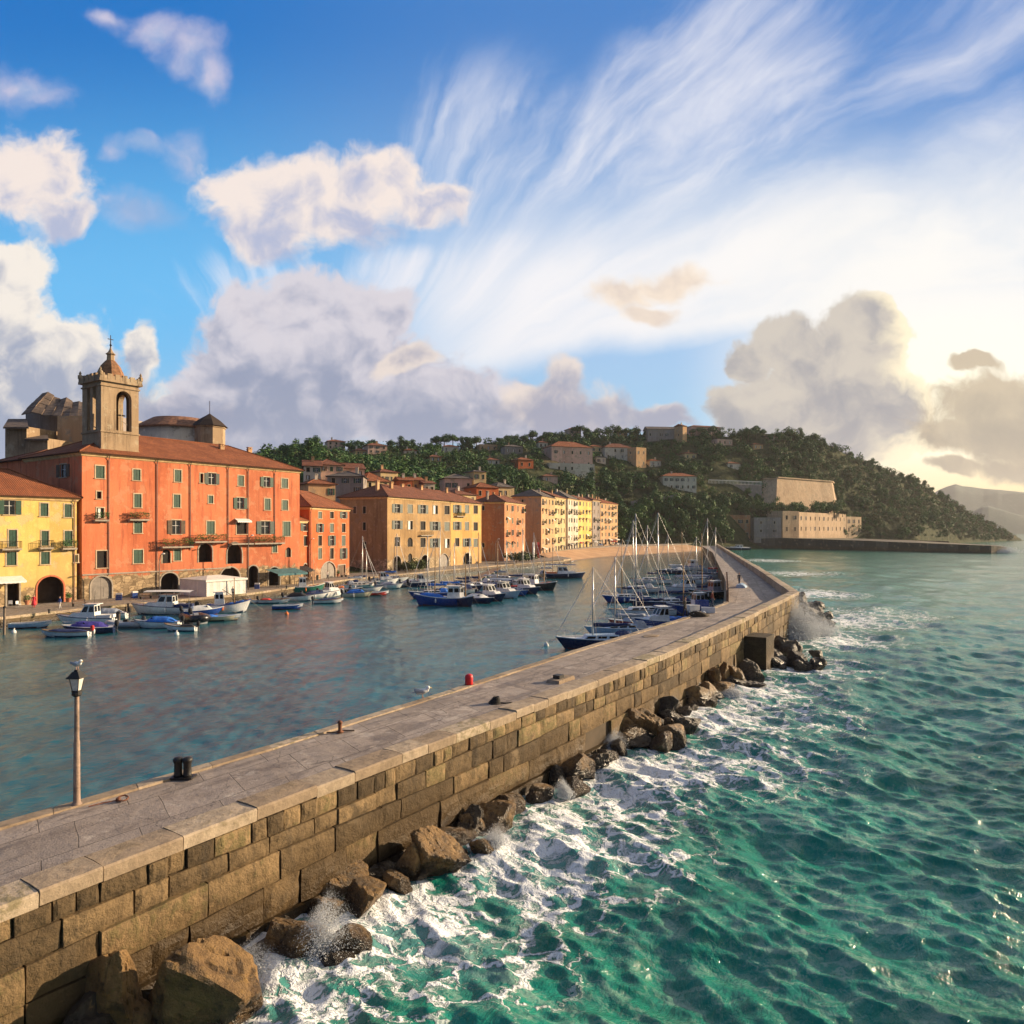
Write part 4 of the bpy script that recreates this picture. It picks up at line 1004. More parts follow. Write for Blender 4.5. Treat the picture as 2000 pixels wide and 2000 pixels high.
def building(name, label, cat, fr, D, z0, z1, wallm, roofm, rise=3.0, hl=True, hr=True, over=0.55, ridge=None, wins=(), arches=(), sidewins=(), cornice=True, roof=True, group=None, lod=0, trim=None, rightwins=(), down=0.0):
    root = thing(name, (fr.A[0], fr.A[1], 0), fr.ang, label, cat, group)
    L = fr.L
    ops = [(u-w/2, u+w/2, z-h/2, z+h/2, 0.85 if st == 'arch' else 0) for (u, z, w, h, st, *_) in wins] + [(a, b, c, e, ar) for (a, b, c, e, ar, *_) in arches]
    sops = [(u-w/2, u+w/2, z-h/2, z+h/2, 0) for (u, z, w, h, st, *_) in sidewins]
    mb = MB()
    zb = z0-1.5-down
    panel(mb, (0, 0), (1, 0), L, zb, z1, ops); panel(mb, (0, D), (0, -1), D, zb, z1, sops)
    panel(mb, (L, 0), (0, 1), D, zb, z1, [(u-w/2, u+w/2, z-h/2, z+h/2, 0) for (u, z, w, h, st, *_) in rightwins]); panel(mb, (L, D), (-1, 0), L, zb, z1)
    if not roof: mb.poly([(0,0,z1-.4),(L,0,z1-.4),(L,D,z1-.4),(0,D,z1-.4)])
    mb.build('wall', wallm, root)
    for (u, z, w, h, st, *ex) in wins:
        window(root, u, z, w, h, {'arch': 'void'}.get(st, st), ex[0] if ex else None, trim, lod=lod, arch=1 if st == 'arch' else 0, sill=st != 'arch')
    for (u, z, w, h, st, *ex) in sidewins: window(root, u, z, w, h, st, ex[0] if ex else None, trim, lod=lod, side=((0, D), (0, -1)))
    for (u, z, w, h, st, *ex) in rightwins: window(root, u, z, w, h, st, ex[0] if ex else None, trim, lod=lod, side=((L, 0), (0, 1)))
    for (a, b, c, e, ar, *ex) in arches:
        mb = MB(); w = (b-a)/2; hs = min(w*ar, (e-c)*.6) if ar else 0; n = 12
        path = [(a-.09, c)] + [((a+b)/2-(w+.09)*math.cos(math.pi*i/n), e-hs+(hs+.09)*math.sin(math.pi*i/n)) for i in range(n+1)] + [(b+.09, c)] if ar else [(a-.09, c), (a-.09, e+.09), (b+.09, e+.09), (b+.09, c)]
        for p, q in zip(path[:-1], path[1:]):
            t_ = Vector((q[0]-p[0], q[1]-p[1])); 
            if t_.length < 1e-4: continue
            t_.normalize(); nn = Vector((-t_.y, t_.x))*.13
            vs = [(p[0]-nn.x*.6, 0, p[1]-nn.y*.6), (q[0]-nn.x*.6, 0, q[1]-nn.y*.6), (q[0]+nn.x, 0, q[1]+nn.y), (p[0]+nn.x, 0, p[1]+nn.y)]
            vs += [(x, -.07, z) for x, y, z in vs]
            mb.add(vs, [(4,5,6,7),(0,4,7,3),(1,2,6,5),(3,7,6,2),(0,1,5,4)])
        ao = mb.build('archway', ex[0] if ex else TRIMG, root)
        mb = MB(); kind = ex[1] if len(ex) > 1 else 'dark'
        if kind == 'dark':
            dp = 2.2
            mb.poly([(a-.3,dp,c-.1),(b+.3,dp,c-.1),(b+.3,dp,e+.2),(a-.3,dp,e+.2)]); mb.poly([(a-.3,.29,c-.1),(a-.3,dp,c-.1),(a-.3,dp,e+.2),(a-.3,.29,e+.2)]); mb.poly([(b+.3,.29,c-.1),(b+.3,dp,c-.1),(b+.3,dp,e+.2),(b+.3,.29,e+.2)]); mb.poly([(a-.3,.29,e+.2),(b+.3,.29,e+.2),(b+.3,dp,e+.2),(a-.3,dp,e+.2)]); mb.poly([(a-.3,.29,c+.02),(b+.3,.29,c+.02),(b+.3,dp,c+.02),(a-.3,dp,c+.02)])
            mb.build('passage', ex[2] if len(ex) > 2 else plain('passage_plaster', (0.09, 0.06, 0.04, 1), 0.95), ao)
        else:
            mb.box(a-.05, (a+b)/2-.02, .2, .27, c, e+.05); mb.box((a+b)/2+.02, b+.05, .2, .27, c, e+.05)
            for s_ in (a+w*.25, a+w*1.25): mb.box(s_, s_+w*.5, .17, .2, c+.3, c+(e-c)*.5)
            mb.build('door', ex[2] if len(ex) > 2 else plain('grey_door_paint', (0.22, 0.19, 0.16, 1), 0.6), ao)
    if cornice:
        mb = MB(); pr = [(-.02, -.62), (-.16, -.5), (-.20, -.34), (-.34, -.22), (-.38, -.15), (-.02, -.15)]
        loop = [(0, 0, -1, -1), (L, 0, 1, -1), (L, D, 1, 1), (0, D, -1, 1)]
        for k in range(4):
            p, q = loop[k], loop[(k+1) % 4]
            for (a0, zz0), (a1, zz1) in zip(pr[:-1], pr[1:]):
                f = lambda c, a, zz: (c[0]-c[2]*a, c[1]-c[3]*a, z1+zz)
                mb.poly([f(p, a0, zz0), f(q, a0, zz0), f(q, a1, zz1), f(p, a1, zz1)])
        mb.build('cornice', plain('cornice_plaster', (0.66, 0.46, 0.22, 1), 0.85, var=0.25), root)
    if roof:
        mb = MB(); hip(mb, 0, L, 0, D, z1, rise, hl, hr, over, ridge); mb.build('roof', roofm, root)
    return root

def pipe(root, u, z0, z1, mat=None):
    mb = MB(); mb.tube([(u, -.45, z1+.1), (u, -.12, z1-.7), (u, -.10, z0)], .065, 6)
    for k in range(4): z = z0+1+(z1-z0-2)*k/3; mb.box(u-.1, u+.1, -.19, -.005, z, z+.06)
    return mb.build('downpipe', mat or LEAD, root)
def awning(root, u0, u1, z, dep, mat, drop=0.8, name='awning'):
    mb = MB(); n = 8
    for k in range(n):
        a, b = u0+(u1-u0)*k/n, u0+(u1-u0)*(k+1)/n
        mb.poly([(a,-.02,z),(b,-.02,z),(b,-dep,z-drop),(a,-dep,z-drop)]); mb.poly([(a,-dep,z-drop),(b,-dep,z-drop),(b,-dep-.01,z-drop-.22),((a+b)/2,-dep-.01,z-drop-.28),(a,-dep-.01,z-drop-.22)])
    mb.tube([(u0,-.05,z-.9),(u0,-dep+.05,z-drop-.03)], .02, 4); mb.tube([(u1,-.05,z-.9),(u1,-dep+.05,z-drop-.03)], .02, 4)
    return mb.build(name, mat, root)

# ---------------------------------------------------------------- the big orange building
QZ = 1.2
d_ = (0.557, 0.8305)
fo = Fr((-61.5, 102.5), (-39.9, 134.7))
EO = 22.5
def W(fr, lst):
    out = []
    for (x0, x1, y0, y1, st, *m_) in lst:
        u0, u1, z0, z1 = fr.rect(x0, x1, y0, y1); out.append(((u0+u1)/2, (z0+z1)/2, u1-u0, z1-z0, st, *m_))
    return out
ow = W(fo, [(187,204,910,934,'shut'),(260,274,917,938,'shut'),(341,354,918,941,'shut'),(391,397,925,943,'void'),(407,421,924,946,'open',GREEND),(465,476,929,949,'shut'),(515,527,932,951,'open'),(550,562,935,953,'shut'),
 (189,198,960,974,'void'),(262,276,965,991,'shut'),(339,352,966,991,'shut'),(407,416,968,983,'shut'),(463,476,972,994,'open'),(517,528,974,996,'shut'),(551,562,977,996,'shut'),
 (189,203,992,1012,'curtain'),(262,277,1019,1041,'shut'),(336,353,1016,1043,'open',BROWNS),(404,419,1018,1043,'shut'),(462,482,1019,1043,'void'),(510,527,1018,1043,'open',GREEND),(553,567,1019,1047,'shut'),
 (189,209,1076,1109,'void'),(261,279,1074,1100,'shut'),(317,333,1073,1100,'arch'),(340,353,1073,1095,'shut'),(532,541,1064,1079,'shut'),(559,568,1069,1088,'arch')])
def AR(fr, x0, x1, y0, y1, ar, z0=None): 
    u0, u1, a, b = fr.rect(x0, x1, y0, y1); return (u0, u1, z0 if z0 is not None else a, b, ar)
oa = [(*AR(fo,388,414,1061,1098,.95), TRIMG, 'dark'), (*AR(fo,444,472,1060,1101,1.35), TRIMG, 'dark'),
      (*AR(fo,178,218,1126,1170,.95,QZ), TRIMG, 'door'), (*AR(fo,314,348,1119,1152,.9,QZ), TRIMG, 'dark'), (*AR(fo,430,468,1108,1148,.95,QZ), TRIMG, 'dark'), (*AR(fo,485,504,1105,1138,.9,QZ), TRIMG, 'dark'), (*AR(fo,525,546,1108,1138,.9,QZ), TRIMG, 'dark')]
DO = 18.0
fs = Fr((fo.A[0]-d_[1]*30, fo.A[1]+d_[0]*30), fo.A)           # its left flank, seen over the yellow roof
sw = []
for (x0, x1, y0, y1, st, *m_) in [(112,135,907,932,'open',BROWNS)]:
    u0, u1, z0, z1 = fs.rect(x0, x1, y0, y1); uu = (u0+u1)/2 - (30-DO); sw.append((uu, (z0+z1)/2, (u1-u0)*.55, z1-z0, st, *m_))
ob = building('orange_palazzo', 'long five storey orange building with green shutters under the bell tower', 'building', fo, DO, QZ, EO, P_ORANGE, ROOF1, 4.3, True, True, 0.7, 9.0, ow, oa, sw)
for px, z0 in ((212, 4.6), (306, QZ+.1), (371, 8), (445, 8), (484, QZ+.1), (536, 9)):
    u, _ = fo.uz(px, 1000); pipe(ob, u, z0, EO-.2)
for x0, x1, yf, pl in ((310,371,1067,True),(374,436,1057,True),(446,488,1061,False),(490,549,1060,True)):
    u0, u1, z0, _ = fo.rect(x0, x1, yf-20, yf); balcony(ob, u0, u1, z0, 1.1, 1.0, plants=pl)
for x0, x1, yf in ((181,209,1015),(249,287,1014)):
    u0, u1, z0, _ = fo.rect(x0, x1, yf-20, yf); balcony(ob, u0, u1, z0, 0.75, 0.9, plants=True)
u0, u1, z0, z1 = fo.rect(458, 486, 1013, 1020); awning(ob, u0, u1, z1, 0.9, WHITEP, 0.4)
# stone band between the ground floor and the first floor, and low rear wing
mb = MB(); L = fo.L; mb.box(0.02, L*.62, -.12, -.002, 4.75, 4.95); mb.build('string_course', TRIMG, ob)
mb = MB(); panel(mb, (0, 30.4), (0, -1), 30.4-DO-.01, QZ, EO-.1); panel(mb, (0, 30.4), (-1, 0), -L*.7, QZ, EO-.1); panel(mb, (L*.7, DO+.01), (0, 1), 30.4-DO-.02, QZ, EO-.1)
rw = mb.build('rear_wing', P_ORANGE, ob)
mb = MB(); hip(mb, 0, L*.7, DO+.75, 30.4, EO-.08, 2.4, True, True, 0.6); mb.build('roof', ROOF2, ob)
for u in (6.5, 27, 33): chimney(ob, u, 5.5+u*.05, EO+2.6, .8, 1.2)

# ---------------------------------------------------------------- bell tower rising through its front roof
tc = Fr((fo.A[0]+d_[0]*3.2-d_[1]*1.1, fo.A[1]+d_[1]*3.2+d_[0]*1.1), (fo.A[0]+d_[0]*8.8-d_[1]*1.1, fo.A[1]+d_[1]*8.8+d_[0]*1.1))
bt = thing('bell_tower', (tc.A[0], tc.A[1], 0), tc.ang, 'weathered stone bell tower with arched openings and tiled cap above the orange building', 'bell tower')
TW = 5.6; TB, TT = 21.0, 33.7
a0, a1, az0, az1 = tc.rect(227, 257, 764, 842)
mb = MB()
for o_, d2 in (((0,0),(1,0)), ((0,TW),(0,-1)), ((TW,0),(0,1)), ((TW,TW),(-1,0))):
    if d2 == (0,-1): ops = [(TW*.26, TW*.42, az0, az1+.6, .9), (TW*.56, TW*.72, az0, az1+.6, .9)]
    else: ops = [(a0, a1, az0, az1, 1.05)]
    panel(mb, o_, d2, TW, TB, TT, ops, depth=0.75)
mb.poly([(.02,.02,az0-.05),(TW-.02,.02,az0-.05),(TW-.02,TW-.02,az0-.05),(.02,TW-.02,az0-.05)]); mb.poly([(.02,.02,TT-.1),(.02,TW-.02,TT-.1),(TW-.02,TW-.02,TT-.1),(TW-.02,.02,TT-.1)])
mb.build('shaft', P_STONE, bt)
mb = MB()
for z, e, h in ((az0-.45, .14, .22), (az1+.35, .16, .22), (TT-.35, .42, .35), (TB+2.2, .10, .16)):
    for b in ((-e, TW+e, -e, 0), (-e, TW+e, TW, TW+e), (-e, 0, 0, TW), (TW, TW+e, 0, TW)): mb.box(*b, z, z+h)
mb.build('cornice', P_STONE, bt)
mb = MB()
for x in np.arange(0, TW+.1, TW/5):
    for b in ((x-.35, x+.35, -.40, -.02), (x-.35, x+.35, TW+.02, TW+.40)): mb.box(*b, TT, TT+.75+.2*random.random())
    if 0.3 < x < TW-.3:
        for b in ((-.40, -.02, x-.35, x+.35), (TW+.02, TW+.40, x-.35, x+.35)): mb.box(*b, TT, TT+.75+.2*random.random())
mb.box(-.38, TW+.38, -.36, -.04, TT, TT+.55); mb.box(-.38, TW+.38, TW+.04, TW+.36, TT, TT+.55); mb.box(-.36, -.04, -.02, TW+.02, TT, TT+.55); mb.box(TW+.04, TW+.36, -.02, TW+.02, TT, TT+.55)
for x in (-.2, TW+.2):
    for y in (-.2, TW+.2): mb.lathe([(.32, .5), (.34, 1.0), (.12, 1.2), (.2, 1.35), (0, 1.75)], 8, (x, y, TT))
mb.build('parapet', P_STONE, bt)
mb = MB(); c = TW/2
mb.lathe([(2.0, .0), (1.95, .5), (1.75, 1.3), (1.35, 2.2), (.8, 2.9), (.62, 3.1)], 8, (c, c, TT+.4)); 
cap_ = mb.build('cap_roof', plain('weathered_cap_tiles', (0.25, 0.12, 0.055, 1), 0.9, var=0.45, scale=2, bump=.5), bt)
mb = MB(); mb.lathe([(.55, 3.1), (.5, 3.9), (.72, 4.05), (.4, 4.35), (.16, 4.8), (.10, 5.1)], 8, (c, c, TT+.4)); mb.build('lantern', P_STONE, bt)
mb = MB(); mb.tube([(c, c, TT+5.3), (c, c, TT+7.4)], [.09, .05], 6); mb.obox((c, c, TT+6.75), (.42, .05, .05)); mb.lathe([(0, 5.5), (.2, 5.75), (0, 6.0)], 8, (c, c, TT+.1)); mb.build('cross', IRON, bt)
mb = MB(); mb.lathe([(.72, 0), (.62, .1), (.45, .5), (.38, .9), (.2, 1.1), (0, 1.15)], 14, (c, c, az0+1.4)); mb.tube([(.6, c, az0+2.75), (TW-.6, c, az0+2.75)], .12, 6); mb.tube([(c, c, az0+2.5), (c, c, az0+2.75)], .06, 6)
mb.build('bell', plain('bronze', (0.20, 0.19, 0.12, 1), 0.4, 0.8), bt)
mb = MB(); mb.tube([((a0+a1)/2-.25, .35, az0), ((a0+a1)/2-.2, .4, az0+3.4)], .07, 5); mb.tube([((a0+a1)/2-.25, .35, az0+1.6), ((a0+a1)/2+.8, .4, az0+1.0)], .06, 5); mb.build('bell_frame', plain('pale_timber', (.36, .3, .22, 1), .8), bt)

# ---------------------------------------------------------------- church behind it
ch = thing('church', (-72, 128, 0), fo.ang, 'grey stone church with broken gabled roofs and a round apse behind the orange building', 'church')
def lp(px, py, Y):                         # photo point at depth Y in the church frame
    x, y, z = px2w(px, Y, py=py); dx, dy = x+72, y-128; c_, s_ = math.cos(fo.ang), math.sin(fo.ang)
    return (dx*c_+dy*s_, -dx*s_+dy*c_, z)
def prism(mb, poly, y0, y1):
    n = len(poly); vs = [(x, y0, z) for x, z in poly]+[(x, y1, z) for x, z in poly]
    fs = [tuple(range(n)), tuple(range(2*n-1, n-1, -1))]+[((k+1) % n, k, n+k, n+(k+1) % n) for k in range(n)]
    mb.add(vs, fs)
def solid(mb, px0, px1, ytop, ybot, Y, dep, mi=0):
    x0, y0, z1 = px2w(px0, Y, py=ytop); x1, _, z0 = px2w(px1, Y, py=ybot); M = Matrix.Rotation(-fo.ang, 3, 'Z')
    vs = []
    for z in (z0, z1):
        for x, y in ((x0, Y), (x1, Y), (x1+dep*.2, Y+dep), (x0-dep*.2, Y+dep)): q = M @ Vector((x+72, y-128, 0)); vs.append((q.x, q.y, z))
    mb.add(vs, [(0,3,2,1),(4,5,6,7),(0,1,5,4),(1,2,6,5),(2,3,7,6),(3,0,4,7)], mi)
mb = MB(); solid(mb, 10, 52, 833, 900, 132, 8); solid(mb, 50, 93, 856, 900, 131.5, 6)
mb.build('nave', P_STONE, ch)
mb = MB(); M = Matrix.Rotation(-fo.ang, 3, 'Z')
def shedroof(mb, pts3, th=.4):
    vs = []
    for dz in (0, -th):
        for x, y, z in pts3: q = M @ Vector((x+72, y-128, 0)); vs.append((q.x, q.y, z+dz))
    n = len(pts3); mb.add(vs, [tuple(range(n)), tuple(range(2*n-1, n-1, -1))]+[((k+1) % n, k, n+k, n+(k+1) % n) for k in range(n)], uvs=None)
R_ = random.Random(9)
def slab(px, py, Y): return px2w(px, Y, py=py)
# two roof slopes with slipped slates: the front one seen from the harbour, the rear one falling away
ridge = [(82,768),(94,766),(106,774),(118,779),(130,776),(142,785),(154,784),(168,790)]; eave = [(43,806),(62,803),(82,809),(102,810),(120,812),(136,810),(152,812),(170,813)]
for k in range(7):
    for j in range(4):
        f0, f1 = j/4, (j+1.12)/4; e = R_.uniform(-1.2, 1.2)
        def q(kk, f, de=0): return slab(ridge[kk][0]*(1-f)+eave[kk][0]*f, 146-8*f, ridge[kk][1]*(1-f)+eave[kk][1]*f+de) if False else px2w(ridge[kk][0]*(1-f)+eave[kk][0]*f, 146-8*f, py=ridge[kk][1]*(1-f)+eave[kk][1]*f+de)
        shedroof(mb, [q(k, f1, e+.8), q(k+1, f1, e-.4), q(k+1, f0, e-.8), q(k, f0, e+.3)], .22)
    a, b = ridge[k], ridge[k+1]; shedroof(mb, [px2w(a[0], 146, py=a[1]+.5), px2w(b[0], 146, py=b[1]+.5), px2w(b[0]-14, 160, py=b[1]+26), px2w(a[0]-14, 160, py=a[1]+26)], .3)
shedroof(mb, [px2w(6, 130.4, py=834), px2w(56, 130.4, py=834), px2w(52, 139, py=818), px2w(16, 139, py=818)], .3)
shedroof(mb, [px2w(48, 130.6, py=857), px2w(95, 130.6, py=857), px2w(92, 139, py=845), px2w(54, 139, py=845)], .3)
mb.build('nave_roof', plain('broken_stone_roof', (0.15, 0.105, 0.075, 1), .9, var=.55, scale=.9, bump=.9), ch)
mb = MB(); solid(mb, 50, 168, 800, 870, 143, 16); mb.build('gable_wall', P_GREY, ch)
mb = MB(); solid(mb, 112, 166, 812, 870, 137.6, 1.2); mb.build('lit_wall', P_PEACH, ch)
mb = MB(); ac = lp(350, 850, 150); ra = 8.2; ztop = px2w(350, 142, py=829)[2]; mb.lathe([(ra, 18), (ra, ztop)], 28, (ac[0], ac[1], 0)); mb.build('apse', P_WHITE, ch, smooth=True)
solid_c = lp(420, 850, 147)
mb = MB(); mb.lathe([(ra+.6, ztop-.25), (ra+.55, ztop), (ra*.62, ztop+2.2), (1.4, ztop+2.6), (0, ztop+2.7)], 28, (ac[0], ac[1], 0)); mb.build('apse_roof', plain('apse_tiles', (0.25, 0.115, 0.06, 1), .9, var=.5, scale=1.4, bump=.5), ch)
zt = px2w(405, 147, py=838)[2]
mb = MB(); mb.lathe([(3.0, 18), (3.0, zt), (3.2, zt), (3.2, zt+.3)], 8, (solid_c[0]-1.2, solid_c[1], 0)); mb.build('turret', P_STONE, ch)
mb = MB(); mb.lathe([(3.6, zt+.3), (2.2, zt+1.6), (.5, zt+2.7), (.1, zt+3.0)], 8, (solid_c[0]-1.2, solid_c[1], 0)); mb.tube([(solid_c[0]-1.2, solid_c[1], zt+2.9), (solid_c[0]-1.2, solid_c[1], zt+5.6)], .06, 5); mb.build('turret_roof', ROOF3, ch)

# ---------------------------------------------------------------- yellow building at the left
fy = Fr((-78.3, 77.6), (-61.93, 101.98))
EY = 15.9
yw = W(fy, [(8,30,977,1005,'open'),(79,94,983,1008,'shut'),(126,140,985,1010,'shut'),(17,33,1035,1068,'shut'),(81,95,1037,1066,'shut'),(126,141,1037,1067,'shut'),(13,32,1078,1104,'shut'),(80,97,1078,1102,'shut'),(145,152,1084,1098,'shut'),(-50,-30,977,1005,'shut'),(-50,-30,1035,1068,'shut'),(-50,-30,1080,1104,'shut')])
ya = [(*AR(fy,73,124,1126,1174,.95,QZ), plain('red_arch_plaster', (0.55, 0.15, 0.07, 1), .8), 'dark'), (*AR(fy,14,37,1140,1176,0,QZ), TRIMG, 'dark'), (*AR(fy,-60,-25,1135,1180,0,QZ), TRIMG, 'dark')]
yb = building('yellow_house', 'three storey yellow house with green shutters and a red arch at the left edge', 'house', fy, 12.5, QZ, EY, P_YELL, ROOF1, 3.9, True, True, 0.6, 6.2, yw, ya)
for x0, x1, yf in ((0,38,1071),(74,100,1069),(118,146,1070)):
    u0, u1, z0, _ = fy.rect(x0, x1, yf-20, yf); balcony(yb, u0, u1, z0, .8, .95, plants=(x0 == 118))
u0, u1, z0, z1 = fy.rect(-30, 42, 1126, 1140); awning(yb, u0, u1, z1, 1.6, WHITEP, .6)
pipe(yb, fy.L-.35, QZ, EY-.2, plain('copper_downpipe', (.42, .22, .13, 1), .5)); chimney(yb, 12, 6, EY+3.4, .8, 1.0)
antenna(yb, 16, 4.5, EY+2.8)

# ---------------------------------------------------------------- small orange houses right of the palazzo
fn = Fr((-40.4, 143.2), (-36.6, 161.2)); EN = 16.0
nw = []
for ry, hh in ((1006,13),(1031,17),(1056,20),(1081,21)):
    for cx in (625, 648, 671): nw.append((cx-3.6, cx+3.6, ry-hh/2, ry+hh/2, 'open' if (cx+ry) % 3 == 0 else ('void' if (cx+ry) % 3 == 1 else 'shut'), GREEND))
nb = building('orange_house', 'small bright orange house with three columns of windows beside the narrow street', 'house', fn, 15, QZ, EN, P_ORNG2, ROOF1, 3.6, True, True, .7, 6.5, W(fn, nw), [(*AR(fn,627,655,1098,1127,.9,QZ), TRIMG, 'door'), (*AR(fn,660,674,1104,1124,0,QZ), TRIMG, 'door', BROWNS)], lod=1)
pipe(nb, .3, QZ, EN-.2)
fl = Fr((-41.8, 135.4), (-40.9, 143.4)); EL = 13.2
lw = [(595-4, 595+4, 1020, 1037, 'open', GREEND), (597-4, 597+4, 1047, 1066, 'void')]
lb = building('narrow_orange_house', 'narrow recessed orange house with dark arch squeezed between two orange buildings', 'house', fl, 12, QZ, EL, P_ORNG2, ROOF1, 2.5, False, False, .4, 5, W(fl, lw), [(*AR(fl,592,600,1101,1132,.9,QZ), TRIMG, 'dark')], lod=1)

# ---------------------------------------------------------------- ochre block and the houses beyond it
fc = Fr((-30.0, 172.5), (-17.2, 200.5)); EC = 19.4
cw = []
for ry, hh in ((993,17),(1025,17),(1058,18)):
    for k, cx in enumerate((776, 801, 826, 850, 873)): cw.append((cx-5, cx+5, ry-hh/2+k*.8, ry+hh/2+k*.8, ['open','curtain','void','open','shut'][(k+ry) % 5] if ry < 1050 else ['void','arch','void','open','curtain'][k], GREEND))
cw += [(801-4, 801+4, 1081, 1098, 'arch')]
sd = [(2.5+4.2, 16.2, .9, 1.7, 'void'), (5.4+4.2, 16.2, .9, 1.7, 'shut', BROWNS), (2.5+4.2, 12.2, .9, 1.9, 'void'), (2.4+4.2, 7.6, .9, 1.7, 'void')]
cb = building('ochre_house', 'broad four storey ochre house with a shadowed gable end on the narrow street', 'house', fc, 14, QZ, EC, P_OCHRE, ROOF2, 3.5, True, False, .7, 7, W(fc, cw), [(*AR(fc,768,783,1086,1112,.9,QZ), TRIMG, 'dark'), (*AR(fc,822,838,1084,1106,.9,QZ), TRIMG, 'dark'), (*AR(fc,858,876,1082,1102,.9,QZ), TRIMG, 'door')], [(14-s[0], *s[1:]) for s in sd], lod=1, trim=TRIM)
u0, u1, z0, _ = fc.rect(818, 842, 1030, 1045); balcony(cb, u0, u1, z0, .8, .9)
for u in (3, 9, 17, 25): chimney(cb, u, 5+((u*7) % 3), EC+2.4, .9, 1.3, P_PEACH)
antenna(cb, 6, 7, EC+3.3)
fa = Fr((-17.15, 200.6), (-9.3, 217.6)); 
aw = []
for ry, hh in ((994,16),(1027,16),(1059,16)):
    for k, cx in enumerate((893, 912, 929)): aw.append((cx-4, cx+4, ry-hh/2+k*.6, ry+hh/2+k*.6, ['void','open','shut'][(k+ry) % 3], GREEND))
ab = building('amber_house', 'amber yellow house joined to the right of the ochre house', 'house', fa, 14, QZ, EC-.1, P_AMBER, ROOF2, 3.4, False, True, .65, 7, W(fa, aw), [(*AR(fa,905,921,1080,1098,.9,QZ), TRIMG, 'dark')], lod=1)
u0, u1, z0, _ = fa.rect(888, 904, 985, 1008); balcony(ab, u0, u1, z0, .8, .9, plants=True); chimney(ab, 8, 6, EC+2.4)

def rowhouse(label, A, B, D, z0, z1, wm, rm, rise, cols, rows, hl=True, hr=True, seed=0, bal=0, name='house', side=True):
    fr = Fr(A, B); r = random.Random(seed); ws = []; L = fr.L; fh = (z1-z0-3.2)/rows
    for j in range(rows):
        for i in range(cols):
            u = L*(i+.5)/cols + r.uniform(-.15, .15); z = z0+3.2+fh*(j+.52)
            ws.append((u, z, 1.15, min(1.8, fh*.6), r.choice(['open','shut','void','curtain','shut']), r.choice([GREEN, GREEND, BROWNS])))
    ar = []
    for i in range(max(1, int(L/4.2))):
        n = max(1, int(L/4.2)); u = L*(i+.5)/n; ar.append((u-1.0, u+1.0, z0, z0+2.6, r.choice([0, .9]), TRIMG, r.choice(['dark', 'door'])))
    sws = [(D*.35, z0+3.2+fh*(j+.5), .8, 1.4, 'void') for j in range(rows) if r.random() < .75] if side else []
    b = building(name, label, 'house', fr, D, z0, z1, wm, rm, rise, hl, hr, .55, None, ws, ar, sws, lod=1, group='houses in the row along the harbour front')
    for k in range(bal):
        j = r.randrange(rows); i = r.randrange(cols); u = L*(i+.5)/cols; balcony(b, u-1.1, u+1.1, z0+3.2+fh*(j+.52)-min(1.7, fh*.58)/2-.05, .8, .9, plants=r.random() < .5)
    for k in range(bal+1):
        j = r.randrange(-1, rows-1); u = L*(r.randrange(cols)+.5)/cols; z = z0+2.9 if j < 0 else z0+3.2+fh*(j+.52)+min(1.7, fh*.58)/2+.25; awning(b, u-(1.6 if j < 0 else .9), u+(1.6 if j < 0 else .9), z, 1.5 if j < 0 else .9, r.choice([GREEN, WHITEP, GREEND, BROWNS]), .55)
    for k in range(r.randint(1, 3)): chimney(b, r.uniform(1, L-1), D*r.uniform(.3, .6), z1+rise*.7, .8, 1.2, r.choice([P_PEACH, P_WHITE, P_GREY]))
    if r.random() < .7: antenna(b, r.uniform(1, L-1), D/2, z1+rise)
    return b
rowhouse('rose orange house with a tall shaded side wall and a red hipped roof', (-2.4, 228), (4.6, 250), 11, QZ, 20.3, P_ROSE, ROOF2, 2.6, 4, 4, seed=11, bal=4)
rowhouse('tall peach house with a grey hipped roof and a shaded left wall', (10.7, 262), (16.6, 281), 11, 2.0, 23.7, P_PEACH, ROOF3, 2.8, 4, 5, hr=False, seed=12, bal=8)
rowhouse('tall cream house with green awnings between the peach and the pale house', (16.65, 281.1), (22.3, 299), 11, 2.2, 24.4, P_CREAM, ROOF2, 2.4, 4, 5, hl=False, seed=13, bal=9)
rowhouse('pale cream house with a pointed grey roof in the far row', (23.6, 303), (29.6, 321), 12, 2.8, 24.8, P_WHITE, ROOF3, 3.6, 4, 5, seed=14, bal=8)
rowhouse('narrow yellow house with balconies right of the pointed grey roof', (29.65, 321.1), (37.6, 339), 11, 3.2, 25.0, P_YELL, ROOF2, 2.2, 4, 5, hr=False, seed=15, bal=8)
rowhouse('dark fronted narrow house in the far end of the row', (38.2, 340), (43.0, 350), 11, 3.6, 25.6, P_GREY, ROOF2, 2.0, 2, 5, seed=16, bal=4)
rowhouse('last house of the row by the trees, peach with red top storey', (43.2, 350.5), (54.8, 372), 12, 4.0, 24.6, P_PEACH, ROOF1, 2.4, 5, 5, seed=17, bal=10)

